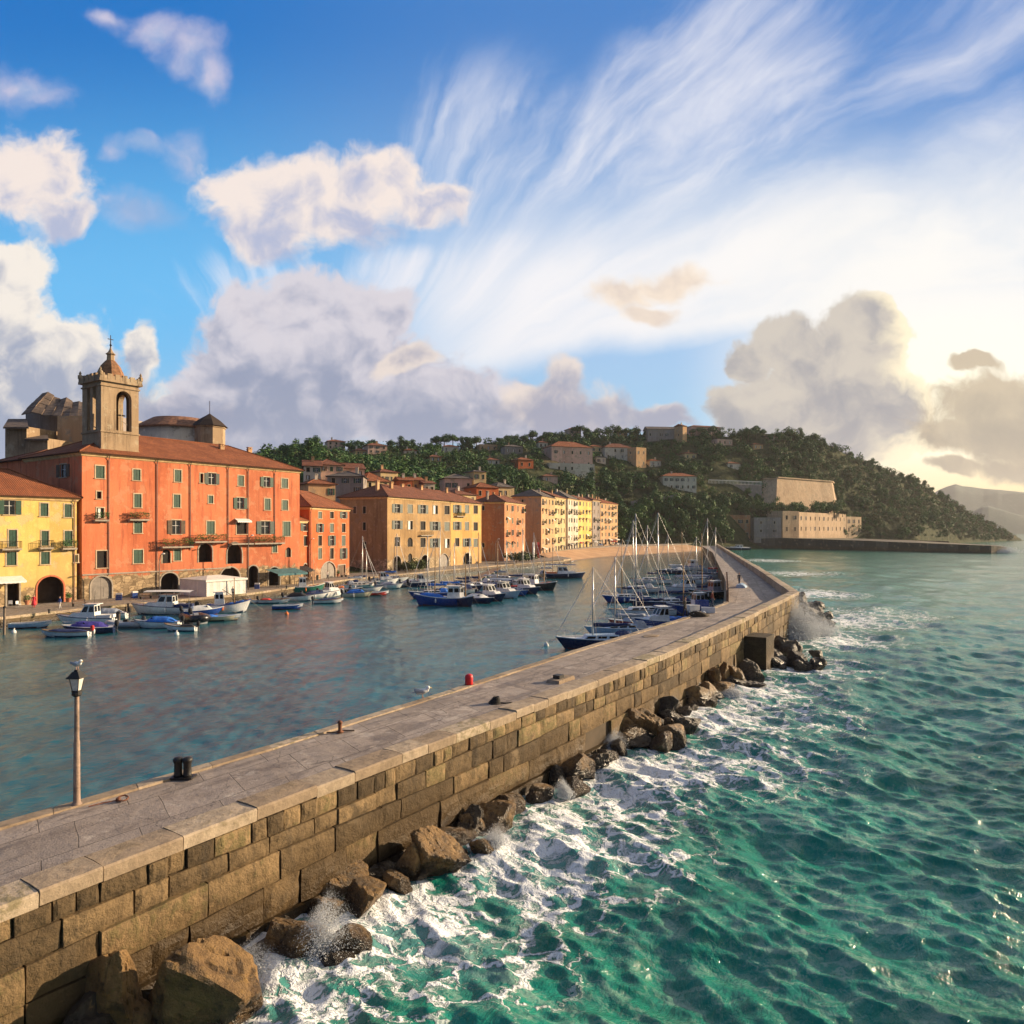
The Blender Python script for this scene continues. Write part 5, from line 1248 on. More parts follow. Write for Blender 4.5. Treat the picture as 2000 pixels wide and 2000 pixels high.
# ---------------------------------------------------------------- second row up the slope
def cottage(label, px0, px1, ytop, ybot, Y, D, wm, rm, rise, kind='gable', rot=0.0, cols=3, rows=2, seed=0, name='house', group='houses on the slope behind the harbour front', eq=None):
    """house whose front eave spans px0..px1 at depth Y"""
    xa, _, z1 = px2w(px0, Y, py=ytop); xb, _, z0 = px2w(px1, Y, py=ybot); r = random.Random(seed)
    cx, wd = (xa+xb)/2, (xb-xa)
    A = (cx-wd/2*math.cos(rot), Y-wd/2*math.sin(rot)); B = (cx+wd/2*math.cos(rot), Y+wd/2*math.sin(rot)); fr = Fr(A, B); L = fr.L
    ws = []; fh = (z1-z0)/rows
    for j in range(rows):
        for i in range(cols):
            if r.random() < .9: ws.append((L*(i+.5)/cols, z0+fh*(j+.5), min(1.0, L/cols*.4), min(1.7, fh*.55), r.choice(['open','void','shut','curtain']), r.choice([GREEN, GREEND, BROWNS])))
    b = building(name, label, 'house', fr, D, z0, z1, wm, rm, rise, kind == 'hip', kind == 'hip', .5, None, ws, (), [(D*.5, z0+fh*(j+.5), .9, 1.4, 'void') for j in range(rows)], roof=kind != 'flat', cornice=False, lod=1, group=group, down=max(0, z0-min(ground_at(*A), ground_at(*B))), rightwins=[(D*.5, z0+fh*(j+.5), .9, 1.4, 'shut') for j in range(rows)])
    if kind != 'flat' and r.random() < .8: chimney(b, L*r.uniform(.2, .8), D*.4, z1+rise*.75, .8, 1.1, r.choice([P_PEACH, P_WHITE]))
    return b
DD = -0.35
cottage('white gabled house on the slope just above the palazzo roof end', 594, 626, 910, 940, 205, 9, P_WHITE, ROOF2, 2.0, 'gable', .3, 2, 2, 21)
cottage('pinkish house with a broad tiled roof above the orange houses', 624, 671, 908, 940, 212, 10, P_PINK, ROOF2, 2.2, 'hip', .5, 3, 2, 22)
cottage('low orange roofed house with lit terrace behind the small orange house', 602, 656, 945, 975, 182, 9, P_PEACH, ROOF1, 1.6, 'hip', .6, 3, 1, 23)
cottage('dark grey walled house behind the ochre house roof', 640, 709, 930, 965, 203, 10, P_GREY, ROOF3, 1.8, 'hip', .1, 3, 2, 24)
cottage('brown roofed house above the dark grey walled house', 662, 712, 915, 935, 222, 9, P_PINK, ROOF2, 2.0, 'gable', .4, 3, 1, 25)
cottage('red roofed house with cream gable behind the ochre roof ridge', 712, 764, 940, 970, 222, 11, P_CREAM, ROOF1, 3.2, 'hip', .7, 3, 2, 26)
cottage('cream house with arched loggia on the slope above the ochre house', 741, 780, 922, 950, 240, 8, P_CREAM, ROOF2, 1.4, 'hip', .7, 4, 1, 27)
cottage('small orange rooftop house over the ochre house', 780, 806, 938, 965, 232, 6, P_ORNG2, ROOF1, 1.2, 'gable', .5, 2, 1, 28)
cottage('small amber rooftop house beside the orange rooftop house', 806, 828, 938, 965, 238, 6, P_AMBER, ROOF1, 1.2, 'gable', .5, 2, 1, 29)
cottage('little white rooftop house over the ochre house', 828, 850, 944, 968, 236, 6, P_WHITE, ROOF2, 1.0, 'gable', .5, 2, 1, 30)
cottage('long low grey roofed house on the slope above the amber house', 868, 922, 934, 962, 262, 10, P_PINK, ROOF3, 2.0, 'hip', .3, 4, 1, 31)
cottage('square cream tower house standing over the grey roofs', 924, 951, 921, 962, 268, 8, P_CREAM, ROOF3, .8, 'hip', .5, 2, 2, 32)
cottage('red roofed house between the cream tower house and the rose house', 927, 978, 952, 975, 255, 9, P_ORNG2, ROOF1, 2.0, 'hip', .6, 3, 1, 33)
cottage('brown roofed house behind the rose orange house', 968, 1008, 951, 975, 275, 10, P_CREAM, ROOF3, 2.2, 'hip', .6, 3, 1, 34)
cottage('low tiled house right behind the amber house roof', 880, 940, 966, 985, 238, 9, P_CREAM, ROOF2, 1.8, 'hip', .9, 3, 1, 35)
# ---------------------------------------------------------------- quay, beach, fort
QE = [(-95, 10), (-75, 50), (-59, 82.7), (-55.7, 91), (-50, 101), (-42, 113), (-33, 149), (-19, 177), (0, 211), (16.9, 236), (20.5, 248)]
M_quay = stone_mat('quay_paving', (0.26, 0.22, 0.18, 1), (0.36, 0.31, 0.26, 1), wet=False)
def zq(p): return 1.2 if p[1] < 215 else 1.2+(p[1]-215)*.012
mb = MB(); back = [(-200, 40), (-180, 80), (-160, 110), (-130, 140), (-110, 165), (-95, 185), (-80, 205), (-60, 235), (-38, 270), (-14, 300), (2, 320)]
for k in range(len(QE)-1):
    a, b, c, d2 = QE[k], QE[k+1], back[k+1], back[k]; n = 10
    for i in range(n):
        f0, f1 = i/n, (i+1)/n; L_ = lambda p, q, f: (p[0]+(q[0]-p[0])*f, p[1]+(q[1]-p[1])*f)
        P4 = [L_(a, d2, f0), L_(b, c, f0), L_(b, c, f1), L_(a, d2, f1)]
        mb.poly([(p[0], p[1], zq(p)+(0 if f0 < .001 else .0)) for p in P4], rn=random.random())
tag(mb.build('quay_pavement', M_quay, rn=True), kind='structure')
qw = thing('quay_wall', (0, 0, 0), 0, 'low stone quay wall along the town side of the harbour', 'quay wall')
mb = MB(); mb2 = MB()
for a, b in zip(QE[:-1], QE[1:]):
    L = math.dist(a, b); n = max(1, int(L/2.2)); dx, dy = (b[0]-a[0])/L, (b[1]-a[1])/L; nx, ny = dy, -dx
    for k in range(n):
        s0, s1 = L*k/n+.015, L*(k+1)/n-.015
        for z0, z1, e in ((-1.2, .1, .06), (.12, .55, .02), (.57, .93, .0)):
            e += random.uniform(-.05, .06); p = [(a[0]+dx*s+nx*o, a[1]+dy*s+ny*o) for s, o in ((s0, e), (s1, e), (s1, -.3), (s0, -.3))]
            mb.add([(*q, z0) for q in p]+[(*q, z1) for q in p], [(0,1,5,4),(4,5,6,7),(1,2,6,5),(3,0,4,7)], rn=random.random())
        p = [(a[0]+dx*s+nx*o, a[1]+dy*s+ny*o) for s, o in ((s0, .12), (s1, .12), (s1, -.5), (s0, -.5))]; zt = zq(a)
        mb2.add([(*q, .94) for q in p]+[(*q, zt+.05) for q in p], [(0,1,5,4),(4,5,6,7),(1,2,6,5),(3,0,4,7),(2,3,7,6)], rn=random.random())
mb.build('stone_courses', M_wall, qw, rn=True); mb2.build('kerb_stones', M_cope, qw, rn=True)
# beach
m, t, b = newmat('beach_sand'); pos = t.n('ShaderNodeNewGeometry').outputs['Position']
n1 = t.noise(pos, .12, 5, .6); n2 = t.noise(pos, 1.5, 5, .7); z_ = t.sep(pos)[2]
c_ = t.mix(t.mr(n1, .35, .65), (.42, .24, .125, 1), (.54, .33, .18, 1)); c_ = t.mix(t.mr(n2, .5, .7, 0, .4), c_, (.26, .15, .08, 1)); c_ = t.mix(t.mr(z_, .05, .45, 1, 0), c_, (.20, .12, .07, 1))
lk(t, b.inputs['Base Color'], c_); b.inputs['Roughness'].default_value = .9; lk(t, b.inputs['Normal'], t.bump(n2, .7, .2)); M_sand = m
sh = [(17.5, 236), (22, 262), (34, 290), (52, 318), (74, 347), (94, 374), (112, 397), (130, 418), (138, 428)]
bk = [(8, 262), (17, 281), (24, 300), (34, 325), (46, 346), (63, 368), (87, 388), (110, 411), (132, 434)]
mb = MB(); nj = 10
for k in range(len(sh)-1):
    for i in range(4):
        for j in range(nj):
            def q(f, g):
                x0, y0 = sh[k][0]+(sh[k+1][0]-sh[k][0])*f, sh[k][1]+(sh[k+1][1]-sh[k][1])*f; x1, y1 = bk[k][0]+(bk[k+1][0]-bk[k][0])*f, bk[k][1]+(bk[k+1][1]-bk[k][1])*f
                gg = -.35+1.35*g; x, y = x0+(x1-x0)*gg, y0+(y1-y0)*gg
                return (x, y, -1.1+4.0*g**.8+.18*mnoise.noise(Vector((x*.2, y*.2, 0))))
            mb.poly([q(i/4, j/nj), q((i+1)/4, j/nj), q((i+1)/4, (j+1)/nj), q(i/4, (j+1)/nj)])
tag(mb.build('beach', M_sand, smooth=True), kind='structure')
mb = MB()
for k in range(len(sh)-1):
    for i in range(12):
        r = random.Random(k*50+i); f0, f1 = i/12, (i+1)/12
        def q(f, o): return (sh[k][0]+(sh[k+1][0]-sh[k][0])*f-o*.75, sh[k][1]+(sh[k+1][1]-sh[k][1])*f+o*.65, .07+.02*o)
        w0, w1 = 1.4+.8*math.sin(k*3+f0*9), 1.4+.8*math.sin(k*3+f1*9)
        mb.poly([q(f0, -1.0), q(f1, -1.0), q(f1, w1), q(f0, w0)])
tag(mb.build('surf', plain('white_surf', (.8, .8, .78, 1), .7, var=.15, scale=.6)), kind='stuff', label='white line of surf breaking along the beach')
# promenade behind the beach
mb = MB(); pr = [(x-3*.75, y+3*.6) for x, y in bk]
for k in range(len(bk)-1):
    a, b_, z = bk[k], bk[k+1], 2.95+.12*k; a2, b2 = (a[0]-14, a[1]+9), (b_[0]-14, b_[1]+9)
    mb.add([(*a, z), (*b_, z+.12), (*b2, z+.12), (*a2, z), (*a, z-2.5), (*b_, z-2.4)], [(0,1,2,3), (4,5,1,0)], rn=random.random())
tag(mb.build('promenade', M_quay, rn=True), kind='structure')

# fort quay: dark wall on the headland shore
fq = thing('fort_quay', (0, 0, 0), 0, 'long dark stone quay wall on the shore below the lit barracks', 'quay wall')
edge = [(128, 440, 5.2), (140, 436, 5.6), (161, 428, 6.6), (188, 396, 5.6), (212, 366, 4.5), (230, 344, 3.7), (243, 352, 3.0)]
bkk = [(150, 480), (160, 470), (190, 480), (232, 497), (262, 470), (262, 430), (258, 380)]
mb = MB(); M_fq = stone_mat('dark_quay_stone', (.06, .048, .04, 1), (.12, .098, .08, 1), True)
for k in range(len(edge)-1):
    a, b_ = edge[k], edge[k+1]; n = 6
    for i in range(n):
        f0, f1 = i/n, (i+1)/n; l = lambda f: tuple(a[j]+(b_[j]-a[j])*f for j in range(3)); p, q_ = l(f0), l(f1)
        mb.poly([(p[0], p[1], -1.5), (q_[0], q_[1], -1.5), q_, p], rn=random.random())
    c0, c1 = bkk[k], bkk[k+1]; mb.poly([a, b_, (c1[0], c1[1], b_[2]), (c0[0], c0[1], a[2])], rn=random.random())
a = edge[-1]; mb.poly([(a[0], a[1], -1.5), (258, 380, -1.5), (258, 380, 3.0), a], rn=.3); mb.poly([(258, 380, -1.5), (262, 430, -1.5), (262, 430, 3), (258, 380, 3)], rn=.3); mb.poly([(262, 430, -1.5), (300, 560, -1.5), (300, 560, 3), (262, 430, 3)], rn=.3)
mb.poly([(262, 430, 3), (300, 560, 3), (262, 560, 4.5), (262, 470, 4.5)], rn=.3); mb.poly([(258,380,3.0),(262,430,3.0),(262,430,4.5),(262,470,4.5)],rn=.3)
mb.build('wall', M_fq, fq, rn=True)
def fwin(L, z0, z1, cols, rows, seed, w=1.0, h=1.5):
    r = random.Random(seed); return [(L*(i+.5)/cols, z0+(z1-z0)*(j+.55)/rows, w, h, r.choice(['void', 'void', 'shut', 'open']), BROWNS) for j in range(rows) for i in range(cols)]
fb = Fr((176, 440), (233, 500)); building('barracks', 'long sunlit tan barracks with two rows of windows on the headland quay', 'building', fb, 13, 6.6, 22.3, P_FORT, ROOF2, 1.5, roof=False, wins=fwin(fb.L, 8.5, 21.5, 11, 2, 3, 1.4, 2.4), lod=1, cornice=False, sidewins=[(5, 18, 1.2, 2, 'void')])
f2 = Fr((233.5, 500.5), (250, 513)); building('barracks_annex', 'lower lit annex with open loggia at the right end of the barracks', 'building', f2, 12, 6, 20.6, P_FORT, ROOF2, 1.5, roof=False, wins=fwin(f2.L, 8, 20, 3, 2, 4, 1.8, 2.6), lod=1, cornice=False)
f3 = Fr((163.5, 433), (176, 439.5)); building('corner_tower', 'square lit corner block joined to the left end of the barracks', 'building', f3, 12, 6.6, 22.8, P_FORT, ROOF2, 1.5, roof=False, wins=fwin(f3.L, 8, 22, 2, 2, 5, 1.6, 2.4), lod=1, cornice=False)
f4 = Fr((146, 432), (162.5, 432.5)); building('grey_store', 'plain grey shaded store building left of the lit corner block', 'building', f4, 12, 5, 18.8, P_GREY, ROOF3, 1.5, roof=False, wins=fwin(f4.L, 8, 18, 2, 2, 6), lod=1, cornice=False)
f5 = Fr((129, 436), (145, 436)); building('boat_house', 'dark brown boathouse with open front at the head of the breakwater', 'building', f5, 12, 5, 20.4, P_ROSE, ROOF3, 1.5, roof=False, wins=fwin(f5.L, 12, 20, 4, 1, 7, 1.5, 2), arches=[(10, 14.5, 5, 9.5, 0, TRIMG, 'dark')], lod=1, cornice=False)
bs = thing('bastion', (0, 0, 0), 0, 'sloping tan bastion wall with grass on top above the barracks', 'fortress wall')
def pw(px, py, Y): return px2w(px, Y, py=py)
mb = MB(); YB = 478
f = [pw(1486, 1012, 459), pw(1515, 1012, 455), pw(1636, 1008, 496), pw(1644, 1010, 516)]; tp = [pw(1490, 938, 470), pw(1518, 933, 466), pw(1624, 941, 506), pw(1628, 944, 524)]
for k in range(3): mb.poly([f[k], f[k+1], tp[k+1], tp[k]])
mb.poly([tp[0], tp[1], tp[2], tp[3], pw(1560, 936, 540)]); mb.build('wall', P_FORT, bs)
mb = MB()
for k in range(3):
    a, b_ = Vector(tp[k]), Vector(tp[k+1]); mb.obox(((a.x+b_.x)/2, (a.y+b_.y)/2, (a.z+b_.z)/2+.25), ((b_-a).length/2, .8, .35), math.atan2(b_.y-a.y, b_.x-a.x))
mb.build('parapet', P_FORT, bs)
mb = MB(); rg = random.Random(2)
for k in range(900):
    px = rg.uniform(1522, 1622); Y = rg.uniform(512, 535); p = Vector(pw(px, 936+(px-1520)*.06, Y)); p.z += rg.uniform(-.3, 1.6); a = Vector([rg.gauss(0, 1) for _ in range(3)]).normalized()*.5; b_ = a.orthogonal().normalized()*.4; mb.poly([p-a, p+b_, p+a, p-b_])
tag(mb.build('grass', LEAF_B), kind='stuff', label='bright green grass growing on top of the bastion')
tr = thing('terrace_wall', (0, 0, 0), 0, 'grey terrace wall with white balustrade left of the bastion', 'wall')
mb = MB(); a, b_ = pw(1384, 960, 452), pw(1488, 985, 462); a1, b1 = pw(1384, 944, 452), pw(1488, 948, 462)
mb.poly([a, b_, b1, a1]); mb.poly([a1, b1, pw(1488, 946, 474), pw(1384, 942, 464)]); mb.poly([b_, pw(1488,985,474), pw(1488,946,474), b1]); mb.build('wall', P_GREY, tr)
mb = MB()
for k in range(40):
    f0 = k/39; p = Vector(a1).lerp(Vector(b1), f0); mb.tube([p, p+Vector((0, 0, 2.2))], .14, 5)
mb.tube([Vector(a1)+Vector((0,0,2.2)), Vector(b1)+Vector((0,0,2.2))], .2, 5); mb.build('balustrade', WHITEP, tr)
rt = thing('retaining_wall', (0, 0, 0), 0, 'slanting grey retaining wall below the white house among trees', 'wall')
mb = MB(); q4 = [pw(1232, 990, 405), pw(1322, 976, 412), pw(1322, 966, 412), pw(1232, 979, 405)]; q5 = [Vector(p)+Vector((0, 5, 0)) for p in q4]
mb.poly(q4); mb.poly([q4[3], q4[2], q5[2], q5[3]]); mb.poly([q4[1], q5[1], q5[2], q4[2]]); mb.build('wall', P_GREY, rt)

# ---------------------------------------------------------------- houses on the hill
HB = []       # their boxes in the photograph, kept clear of nearer trees
def villa(label, px0, px1, ytop, ybot, *a, **k):
    Y = onhill((px0+px1)/2, ybot); HB.append((px0-4, px1+4, ytop-14, ybot, Y)); k.setdefault('group', 'houses on the wooded hill'); return cottage(label, px0, px1, ytop, ybot, Y, *a, **k)
villa('small orange house alone among trees left of the big villa', 1010, 1044, 898, 916, 9, P_ORNG2, ROOF1, 1.8, 'hip', .5, 2, 1, 51)
vb = villa('big pink villa with red hipped roof and white lower terraces on the hill', 1074, 1162, 873, 916, 16, P_PINK, ROOF1, 4.0, 'hip', .35, 5, 2, 52)
vt = villa('white terraced storey below the big pink villa', 1070, 1165, 905, 925, 6, P_WHITE, ROOF3, 1, 'flat', .3, 7, 1, 62)
villa('white house with brown roof right of the big villa', 1180, 1237, 874, 898, 12, P_WHITE, ROOF2, 3.2, 'hip', .2, 4, 2, 53)
villa('tall plain orange block at the right of the brown roofed white house', 1239, 1266, 874, 914, 10, P_PEACH, ROOF2, 1.0, 'flat', .6, 2, 2, 54)
villa('long grey lilac building on the hill crest', 1264, 1330, 838, 860, 10, P_GREY, ROOF3, 2.2, 'gable', .1, 6, 1, 55)
villa('narrow sunlit chapel wall at the right end of the long crest building', 1331, 1344, 832, 866, 7, P_PEACH, ROOF2, 1.5, 'gable', .7, 1, 1, 56)
villa('low round pinkish fort house on the crest under a pine', 1346, 1412, 834, 848, 10, P_PINK, ROOF2, 1.6, 'hip', .3, 5, 1, 57)
villa('pink garden wall house just below the crest', 1398, 1434, 858, 870, 7, P_PINK, ROOF2, 1, 'flat', .4, 3, 1, 58)
villa('pale house front under pines at the crest right of the pink garden house', 1494, 1532, 852, 861, 6, P_PINK, ROOF2, 1.2, 'hip', .4, 4, 1, 66)
villa('white house with red roof and big glazed balconies above the harbour trees', 1294, 1362, 930, 958, 12, P_WHITE, ROOF1, 2.4, 'hip', .15, 6, 2, 59)
villa('pink and green house on the skyline above the palazzo roof end', 640, 674, 862, 878, 10, P_PINK, ROOF2, 1.6, 'hip', .4, 3, 2, 60)
villa('low orange roofed house on the skyline left of the pink pair', 694, 718, 880, 892, 9, P_PEACH, ROOF1, 1.8, 'hip', .5, 2, 1, 61)
villa('rose house with brown roof on the skyline, the right of its pair', 718, 757, 870, 886, 9, P_PINK, ROOF2, 1.8, 'hip', .5, 3, 2, 63)
villa('white house half hidden under the big skyline pines', 866, 896, 872, 884, 8, P_WHITE, ROOF2, 1.4, 'hip', .3, 3, 1, 64)
villa('flat pale house on the skyline between two pine groups', 936, 972, 868, 882, 8, P_PEACH, ROOF2, 1.2, 'flat', .3, 3, 1, 65)
villa('grey blue house in trees left above the small orange house', 985, 1022, 872, 888, 8, P_GREY, ROOF3, 1.4, 'hip', .3, 3, 1, 67)
villa('white low house deep in the trees right of the big villa', 1164, 1184, 893, 906, 8, P_WHITE, ROOF3, 1.2, 'hip', .3, 2, 1, 68)
for px0, px1, yt, yb, wm, rm, kd, sd, lb in [(1110,1136,838,850,P_PINK,ROOF2,'hip',71,'pink house on the crest above the big villa'),(1052,1070,864,876,P_WHITE,ROOF2,'hip',72,'little white house at the crest left of the big villa'),(1206,1226,842,853,P_PEACH,ROOF2,'hip',73,'peach house on the crest above the brown roofed white house'),(1152,1178,872,884,P_CREAM,ROOF1,'hip',74,'cream house with red roof just right of the villa roof'),(1268,1292,900,912,P_WHITE,ROOF1,'hip',75,'white cottage with red roof below the tall orange block'),(1060,1090,930,942,P_PINK,ROOF2,'hip',76,'pink cottage in the trees below the small orange house'),(1336,1362,886,898,P_CREAM,ROOF1,'hip',77,'cream cottage with red roof in the middle of the wooded slope'),(1420,1448,905,916,P_WHITE,ROOF2,'hip',78,'white cottage half way up the slope above the terrace'),(790,814,880,890,P_WHITE,ROOF1,'hip',79,'white cottage with red roof at the left of the big skyline pines'),(840,862,892,902,P_PEACH,ROOF2,'hip',80,'peach cottage lower in the dark wood'),(1470,1492,868,878,P_PEACH,ROOF1,'hip',81,'peach cottage near the crest right of the pink garden house'),(952,976,898,908,P_WHITE,ROOF2,'hip',82,'white cottage in the wood left of the small orange house')]:
    villa(lb, px0, px1, yt, yb, 8, wm, rm, 1.5, kd, .3, 2, 1, sd)
HB += [(1487, 1640, 930, 978, 462), (1384, 1490, 935, 962, 452), (1232, 1324, 964, 982, 405), (1415, 1695, 1000, 1056, 428), (560, 1215, 935, 1100, 235)]

# ---------------------------------------------------------------- trees
def leafball(r, blobs, n, size, flat=0.0):
    """leaf clumps scattered over and inside a set of balls (cx,cy,cz,rx,ry,rz)"""
    B = np.array(blobs, float); wgt = (B[:, 3]*B[:, 4])**.9; wgt /= wgt.sum(); ids = r.choice(len(B), n, p=wgt); b = B[ids]
    d = r.normal(size=(n, 3)); d /= np.linalg.norm(d, axis=1)[:, None]; rad = np.clip(1-np.abs(r.normal(size=(n, 1)))*.28, .25, 1.08)
    c = b[:, :3]+d*b[:, 3:6]*rad
    nn = d*.9+r.normal(size=(n, 3))*.36+np.array([0, 0, .35]); nn /= np.linalg.norm(nn, axis=1)[:, None]
    a = np.cross(nn, r.normal(size=(n, 3))); a /= np.linalg.norm(a, axis=1)[:, None]; e = np.cross(nn, a)
    s = size*r.uniform(.55, 1.25, (n, 1)); s2 = s*r.uniform(.6, 1.0, (n, 1))
    V = np.stack([c-a*s, c+e*s2+nn*s*.2, c+a*s, c-e*s2+nn*s*.2], 1).reshape(-1, 3)
    return V, np.arange(n*4).reshape(n, 4)
def tree_proto(kind, seed):
    r = np.random.default_rng(seed); mb = MB()
    if kind == 'pine':
        h = 7.6; bl = [(r.normal()*1.7, r.normal()*1.7, h-1.6+r.uniform(-.8, .9), r.uniform(1.3, 2.2), r.uniform(1.3, 2.2), r.uniform(1.0, 1.6)) for _ in range(11)]
        n, s, mt = 900, .37, LEAF_A; mb.tube([(0, 0, -1), (.15, .1, h*.45), (.1, -.1, h-1.3)], [.34, .24, .14], 6)
        for b in bl[:6]: mb.tube([(.12, 0, h*.62), (b[0]*.5, b[1]*.5, h*.74), (b[0], b[1], b[2]-.3)], [.12, .09, .05], 5)
    elif kind == 'round':
        h = 7.0; bl = [(r.normal()*1.25, r.normal()*1.25, 3.9+r.normal()*1.2, r.uniform(1.2, 2.0), r.uniform(1.2, 2.0), r.uniform(1.0, 1.6)) for _ in range(11)]
        n, s, mt = 950, .35, LEAF_B; mb.tube([(0, 0, -1), (.1, 0, 2), (0, .1, 4)], [.3, .22, .1], 6)
        for b in bl[:4]: mb.tube([(.1, 0, 2), (b[0], b[1], b[2]-.2)], [.12, .05], 5)
    elif kind == 'dark':
        bl = [(r.normal()*1.0, r.normal()*1.0, 4.4+r.normal()*1.7, r.uniform(1.1, 1.8), r.uniform(1.1, 1.8), r.uniform(1.1, 1.9)) for _ in range(11)]
        n, s, mt = 930, .35, LEAF_A; mb.tube([(0, 0, -1), (0, .1, 3), (.1, 0, 5)], [.3, .22, .08], 6)
    else:
        bl = [(r.normal()*1.2, r.normal()*1.2, 1.3+abs(r.normal())*.7, r.uniform(.8, 1.4), r.uniform(.8, 1.4), r.uniform(.7, 1.1)) for _ in range(8)]
        n, s, mt = 560, .31, LEAF_C; mb.tube([(0, 0, -.8), (.1, 0, 1.5)], [.16, .07], 5)
    V, Q = leafball(r, bl, n, s)
    return (V, Q, mt, mb)
TP = {}
def tree(name, kind, var, x, y, z, sc, label, cat, group, rz=0.0):
    key = (kind, var)
    root = thing(name, (x, y, z), rz, label, cat, group); root.scale = (sc*random.uniform(.9, 1.15), sc*random.uniform(.9, 1.15), sc)
    if key not in TP:
        V, Q, mt, mb = tree_proto(kind, 500+var*13+len(kind)); c = np_mesh('crown', V, Q, mt, smooth=False, parent=root); tk = mb.build('trunk', BARK, root, smooth=True); TP[key] = (c.data, tk.data)
    else:
        for nm, me in zip(('crown', 'trunk'), TP[key]): o = bpy.data.objects.new(nm, me); COL.objects.link(o); o.parent = root
    return root
def clear(px, Y, top, half):
    return not any(h[0]-half < px < h[1]+half and Y < h[4]+2 and top < h[3]-0.30*min(30, h[3]-h[2]) for h in HB) and not any(h[0] < px < h[1] and h[4]-3 < Y < h[4]+14 for h in HB)
KN = {'pine': ('umbrella_pine', 'umbrella pine', 'pine'), 'round': ('leafy_tree', 'rounded green tree', 'tree'), 'dark': ('holm_oak', 'dark evergreen tree', 'tree'), 'scrub': ('shrub', 'olive green bush', 'bush')}
ZN = [(640, 'above the palazzo roof end'), (780, 'by the skyline houses left of the dark wood'), (900, 'on the dark wooded slope over the ochre house'), (1010, 'by the small orange house on the hill'), (1180, 'around the big pink villa'), (1290, 'around the tall orange block and white house'), (1420, 'below the crest buildings'), (1560, 'above the bastion'), (1700, 'on the slope right of the bastion'), (1850, 'on the falling ridge of the headland'), (2100, 'at the tip of the headland')]
def zone(px): return next(b for a, b in ZN if px < a)
r_ = random.Random(77); ntree = 0
sky_px = [545, 562, 578, 596, 612, 628, 682, 700, 728, 764, 784, 806, 838, 852, 868, 884, 902, 918, 930, 978, 992, 1008, 1024, 1040, 1056, 1072, 1090, 1110, 1128, 1146, 1166, 1188, 1206, 1224, 1242, 1260, 1352, 1372, 1392, 1408, 1432, 1448, 1462, 1476, 1490, 1504, 1520, 1534, 1556, 1574, 1590, 1604, 1618, 1632, 1646, 1662, 1676, 1690, 1704, 1718, 1732, 1746, 1760, 1776, 1790, 1806, 1820, 1836, 1850, 1868, 1886]
for px in sky_px:
    Y = np.interp(px, TPX, TYR)-r_.uniform(2, 10); k = r_.choice(['pine', 'pine', 'round', 'dark']) if px < 1560 else r_.choice(['round', 'dark', 'scrub', 'dark'])
    sc = r_.uniform(.75, 1.25)*(1.0 if px < 1560 else .8)
    if px in (852, 868, 884, 1024, 1040, 1462, 1476, 1574, 1590): k, sc = 'pine', 1.25
    nm, lb, ct = KN[k]; tree(nm, k, r_.randrange(3), (px-1000)/F*Y, Y, float(terr(px, Y))-.3, sc, lb+' on the skyline '+zone(px), ct, 'trees on the skyline', r_.uniform(0, 6)); ntree += 1
tries = 0
while ntree < 288 and tries < 6000:
    tries += 1; px = r_.uniform(560, 1930); yf_, yr_ = np.interp(px, TPX, TYF), np.interp(px, TPX, TYR); tq = r_.random()**1.3; Y = yf_+(yr_-yf_)*tq
    if px < 1215 and Y < 285: continue
    k = r_.choice(['round', 'round', 'dark', 'dark', 'dark', 'scrub']) if px < 1650 else r_.choice(['scrub', 'round', 'dark', 'scrub']); sc = r_.uniform(.8, 1.35)
    z = float(terr(px, Y)); top = HY-(z+8*sc-CAMZ)*F/Y
    if z < 2.5 or not clear(px, Y, top, 3.5*sc*F/Y): continue
    nm, lb, ct = KN[k]; tree(nm, k, r_.randrange(3), (px-1000)/F*Y, Y, z-.3, sc, lb+' '+zone(px), ct, 'trees on the hillside', r_.uniform(0, 6)); ntree += 1
for i in range(26):
    px = r_.uniform(1382, 1488); py = r_.uniform(968, 1012); Y = onhill(px, py); k = r_.choice(['round', 'dark', 'scrub']); nm, lb, ct = KN[k]
    tree(nm, k, r_.randrange(3), (px-1000)/F*Y, Y, float(terr(px, Y))-.3, r_.uniform(.6, .95), lb+' on the bank below the grey terrace wall', ct, 'trees below the terrace', r_.uniform(0, 6))
for i in range(22):
    px = 1484+i*7.6+r_.uniform(-3, 3); Y = 452+max(0, px-1515)*.33-r_.uniform(2, 9); k = r_.choice(['round', 'dark', 'scrub', 'round']); nm, lb, ct = KN[k]; sc = r_.uniform(1.0, 1.45)
    tree(nm, k, r_.randrange(3), (px-1000)/F*Y, Y, px2w(px, Y, py=1007)[2], sc, lb+' at the foot of the bastion wall', ct, 'trees under the bastion', r_.uniform(0, 6))
# row of tall dark trees at the end of the beach
for i in range(20):
    px = 1214+i*10.5+r_.uniform(-4, 4); Y = 392+i*1.6+r_.uniform(-6, 8); nm, lb, ct = KN['round' if i % 3 else 'dark']
    tree(nm, 'round' if i % 3 else 'dark', i % 3, (px-1000)/F*Y, Y, float(terr(px, Y))-.4, r_.uniform(1.35, 1.8), ('tall bushy green tree' if i % 3 else 'tall dark evergreen')+' in the clump behind the end of the beach', ct, 'tall trees behind the beach', r_.uniform(0, 6))
